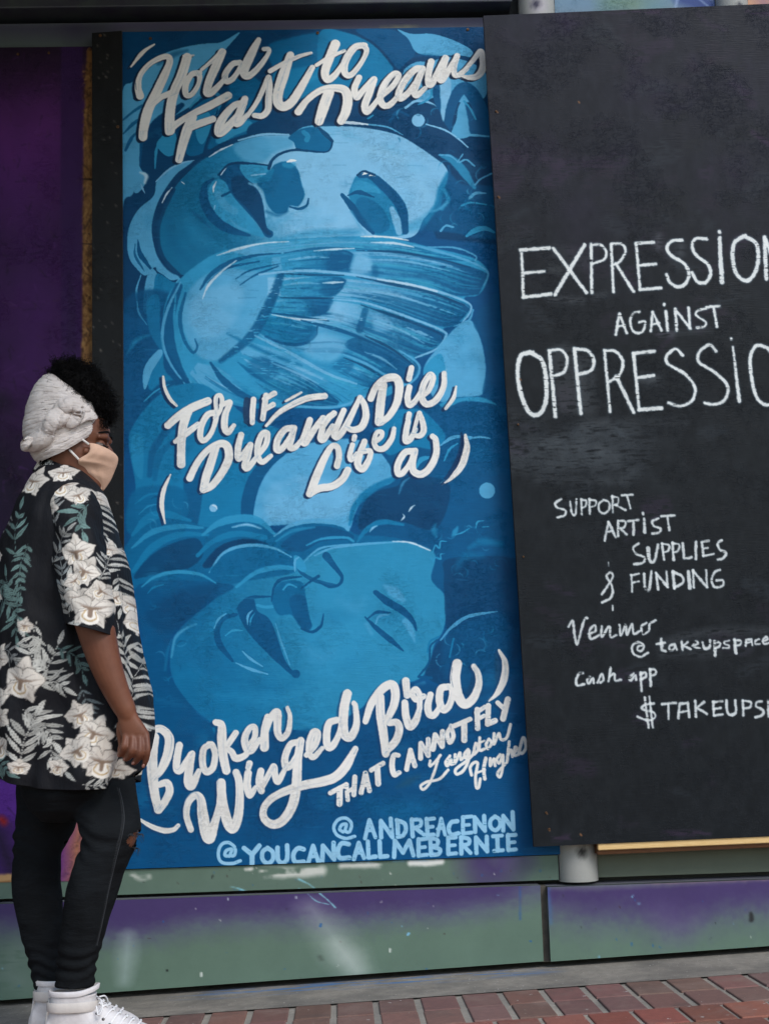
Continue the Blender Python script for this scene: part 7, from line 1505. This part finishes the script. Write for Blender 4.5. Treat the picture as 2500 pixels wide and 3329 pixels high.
def twist(name, pts, rad, lobes, turns, parent, n=40, seg=12, flat=.75):
    q = cr(pts, seg); P3 = []
    for x, y, o_ in q: P3.append(on(wt, x, y) + Vector((0, -o_, 0)))
    rr_ = np.interp(np.linspace(0, 1, len(q)), np.linspace(0, 1, len(rad)), rad)
    bm = bmesh.new(); prev = None; rings = []
    for i, p in enumerate(P3):
        t = (P3[min(i + 1, len(P3) - 1)] - P3[max(i - 1, 0)]).normalized(); a = Vector((0, 1, 0)); u = (a - t * a.dot(t)).normalized(); w = t.cross(u); rg = []
        for k in range(n):
            th = 2 * math.pi * k / n; ph = lobes * th + turns * 2 * math.pi * i / len(P3)
            r_ = rr_[i] * (1 + .30 * abs(math.sin(ph / 2)) - .16 + .05 * mnoise.noise(Vector((math.cos(th) * 2, math.sin(th) * 2, i * .25))) + .04 * math.sin(5 * th + i * .35) - .05 * abs(math.sin(3.5 * th + turns * .7 * i * .4)))
            rg.append(p + (u * math.cos(th) * flat + w * math.sin(th)) * r_)
        rings.append(rg)
    loft(bm, rings); return from_bm(name, bm, M_wrap, parent)
twist('twisted_end', [(88, 1432, 0), (96, 1446, .010), (118, 1445, .014), (145, 1430, .014), (166, 1408, .012)], [.010, .019, .022, .020, .015], 2, .9, wrap)
twist('twisted_roll', [(146, 1430, .012), (158, 1400, .014), (180, 1372, .016), (205, 1356, .014), (222, 1346, .010)], [.012, .020, .023, .021, .012], 2, 1.1, wrap)
twist('knot', [(186, 1345, .010), (212, 1326, .018), (238, 1322, .020), (252, 1344, .018), (240, 1372, .014), (216, 1380, .010)], [.012, .020, .022, .020, .016, .010], 2, 1.3, wrap)
twist('knot_end', [(238, 1372, .008), (258, 1364, .014), (280, 1352, .014), (300, 1344, .010)], [.012, .014, .017, .021], 2, .3, wrap, flat=.35)
twist('tucked_fold', [(262, 1340, .006), (284, 1326, .010), (302, 1330, .008)], [.010, .014, .012], 2, .3, wrap, flat=.5)

# ---- hair: a dark core with many springy curls
hc = Q(256, 1276)
bm = bmesh.new(); bmesh.ops.create_icosphere(bm, subdivisions=5, radius=1.0)
def hair_pt(d):
    r = Vector((.069, .068, .070)); s_ = 1 + .16 * mnoise.noise(d * 2.6 + Vector((3, 1, 2))) + .06 * mnoise.noise(d * 7)
    p = Vector((d.x * r.x, d.y * r.y, d.z * r.z)) * s_
    p.x += -.018 * d.z + .010; p.z += .012 * max(0, -d.x) - .030 * max(0, d.x) ** 2
    return hc + p
for v in bm.verts: v.co = hair_pt(v.co.normalized())
hair = from_bm('hair', bm, M_hair, person)
cb = random.Random(8); Vs = []; Fs = []
def curl(p, d, ln, cr_, turns, w):
    ax = d.normalized(); u = ax.orthogonal().normalized(); v_ = ax.cross(u); n_ = 16; ph = cb.uniform(0, 6.28); bend = Vector((cb.uniform(-1, 1), cb.uniform(-1, 1), cb.uniform(-1, .3))) * ln * .35
    base = len(Vs); pts = []
    for i in range(n_):
        t = i / (n_ - 1); an = ph + turns * 2 * math.pi * t; rr_ = cr_ * (.35 + .65 * t)
        pts.append(p + ax * ln * t + bend * t * t + (u * math.cos(an) + v_ * math.sin(an)) * rr_)
    for i, q in enumerate(pts):
        t = (pts[min(i + 1, n_ - 1)] - pts[max(i - 1, 0)]).normalized(); a = t.orthogonal().normalized(); b = t.cross(a); ww = w * (1 - .6 * i / n_)
        for k in range(3): an = 2.0944 * k; Vs.append(q + (a * math.cos(an) + b * math.sin(an)) * ww)
    for i in range(n_ - 1):
        for k in range(3): Fs.append((base + i * 3 + k, base + i * 3 + (k + 1) % 3, base + (i + 1) * 3 + (k + 1) % 3, base + (i + 1) * 3 + k))
n_c = 0
while n_c < 4600:
    d = Vector((cb.gauss(0, 1), cb.gauss(0, 1), cb.gauss(0, 1))).normalized()
    if d.z < -.75: continue
    p = hair_pt(d); 
    curl(p - d * .008, (d + Vector((cb.uniform(-.5, .5), cb.uniform(-.5, .5), cb.uniform(-.6, .4)))), cb.uniform(.012, .026), cb.uniform(.0022, .0045), cb.uniform(1.6, 3.2), cb.uniform(.0006, .0010)); n_c += 1
for sx, sy, k_n in ((200, 1178, 160), (190, 1195, 120), (240, 1180, 90), (330, 1250, 120), (358, 1310, 70), (366, 1345, 60), (352, 1372, 90), (345, 1372, 80), (300, 1210, 110), (262, 1345, 46), (335, 1330, 150), (180, 1210, 100)):
    for _ in range(k_n):
        o_ = Vector((cb.gauss(0, .010), cb.gauss(0, .028), cb.gauss(0, .010))); b0_ = Q(sx, sy) + o_; d = (b0_ - hc).normalized()
        curl(b0_ - d * .022, d + Vector((cb.uniform(-.6, .6), cb.uniform(-.6, .6), cb.uniform(-.5, .5))), cb.uniform(.016, .03), cb.uniform(.0022, .0045), cb.uniform(1.6, 3.2), cb.uniform(.0006, .001))
for _ in range(620):                                             # loose curls that stand off the puff
    d = Vector((cb.gauss(0, 1), cb.gauss(0, 1), cb.gauss(.3, 1))).normalized()
    if d.z < -.3: continue
    p = hair_pt(d); curl(p - d * .01, d + Vector((cb.uniform(-.5, .5), cb.uniform(-.5, .5), cb.uniform(-.3, .6))), cb.uniform(.026, .042), cb.uniform(.003, .006), cb.uniform(2.2, 4.0), cb.uniform(.0007, .0011))
for _ in range(260):                                             # fine edge at the nape and temple
    x, y = (cb.uniform(130, 200), cb.uniform(1492, 1508)) if cb.random() < .6 else (cb.uniform(322, 350), cb.uniform(1362, 1384))
    p = Q(x, y, -.055 if x < 300 else -.04 + cb.uniform(-.02, .04)); curl(p, Vector((.3, -.3, -1)), .012, .002, 1.5, .0007)
link('curls', mesh_np('curls', np.array([tuple(v) for v in Vs]), Fs, None, True), M_hair, hair)
# neck nape hair under the wrap
bm = bmesh.new(); rings = []
for y, l, r, hd in ((1470, 128, 290, .066), (1492, 132, 250, .064), (1506, 138, 220, .058)):
    a, b = Q(l, y), Q(r, y); rings.append(ell((a + b) / 2, (b - a) / 2, Vector((0, -hd, 0)), 32))
loft(bm, rings); from_bm('nape_hair', bm, M_hair, hair)

# ---- face mask and its straps
RID = cr([(377, 1480), (383, 1492), (379, 1512), (372, 1530), (358, 1562), (336, 1594)], 6)
EDG = cr([(304, 1457), (309, 1470), (305, 1490), (280, 1506), (272, 1516), (276, 1528), (300, 1560), (333, 1594)], 6)
EW = np.interp(np.linspace(0, 1, 40), [0, .3, .55, .8, 1], [.062, .068, .068, .045, .004])
def at_(arr, t):
    s_ = t * (len(arr) - 1); i = min(int(s_), len(arr) - 2); f = s_ - i; return arr[i] * (1 - f) + arr[i + 1] * f
bm = bmesh.new(); nv, nu = 40, 24; G_ = []
for i in range(nv):
    t = i / (nv - 1); rx, ry = at_(RID, t); ex, ey = at_(EDG, t); w_ = EW[min(i, 39)]; row = []
    for j in range(-nu, nu + 1):
        u = abs(j) / nu; sg = -1 if j < 0 else 1
        xx = rx + (ex - rx) * (u ** 1.25); yy2 = ry + (ey - ry) * u - 5 * math.sin(math.pi * u) * (1 - t) * .6
        wy = w_ * (1 - (1 - u) ** 1.7) * (1 + .08 * math.sin(math.pi * u))
        fold = .0022 * mnoise.noise(Vector((u * 5, t * 4, 2))) + .002 * math.sin(9 * u + 7 * t) * u * (1 - u) * 3
        p = Q(xx, yy2); p.y = YP - sg * (-1) * (wy + fold) if False else YP + sg * (wy + fold); row.append(bm.verts.new(p))
    G_.append(row)
for i in range(nv - 1):
    for j in range(2 * nu): bm.faces.new((G_[i][j], G_[i][j + 1], G_[i + 1][j + 1], G_[i + 1][j]))
mask = from_bm('face_mask', bm, M_mask, person)
md = mask.modifiers.new('solid', 'SOLIDIFY'); md.thickness = .002
for sg in (-1, 1):
    for p_, q_ in (((282, 1445), (305, 1462)), ((244, 1480), (275, 1512))):
        a = Q(*p_); b = Q(*q_); a.y = YP + sg * .073; b.y = YP + sg * .0655; m_ = (a + b) / 2; m_.y = YP + sg * .0725
        bm = bmesh.new(); tube_bm(bm, cr([a, m_, b], 5), .0027, 8, flat=.6); from_bm('ear_strap', bm, M_strap, mask)
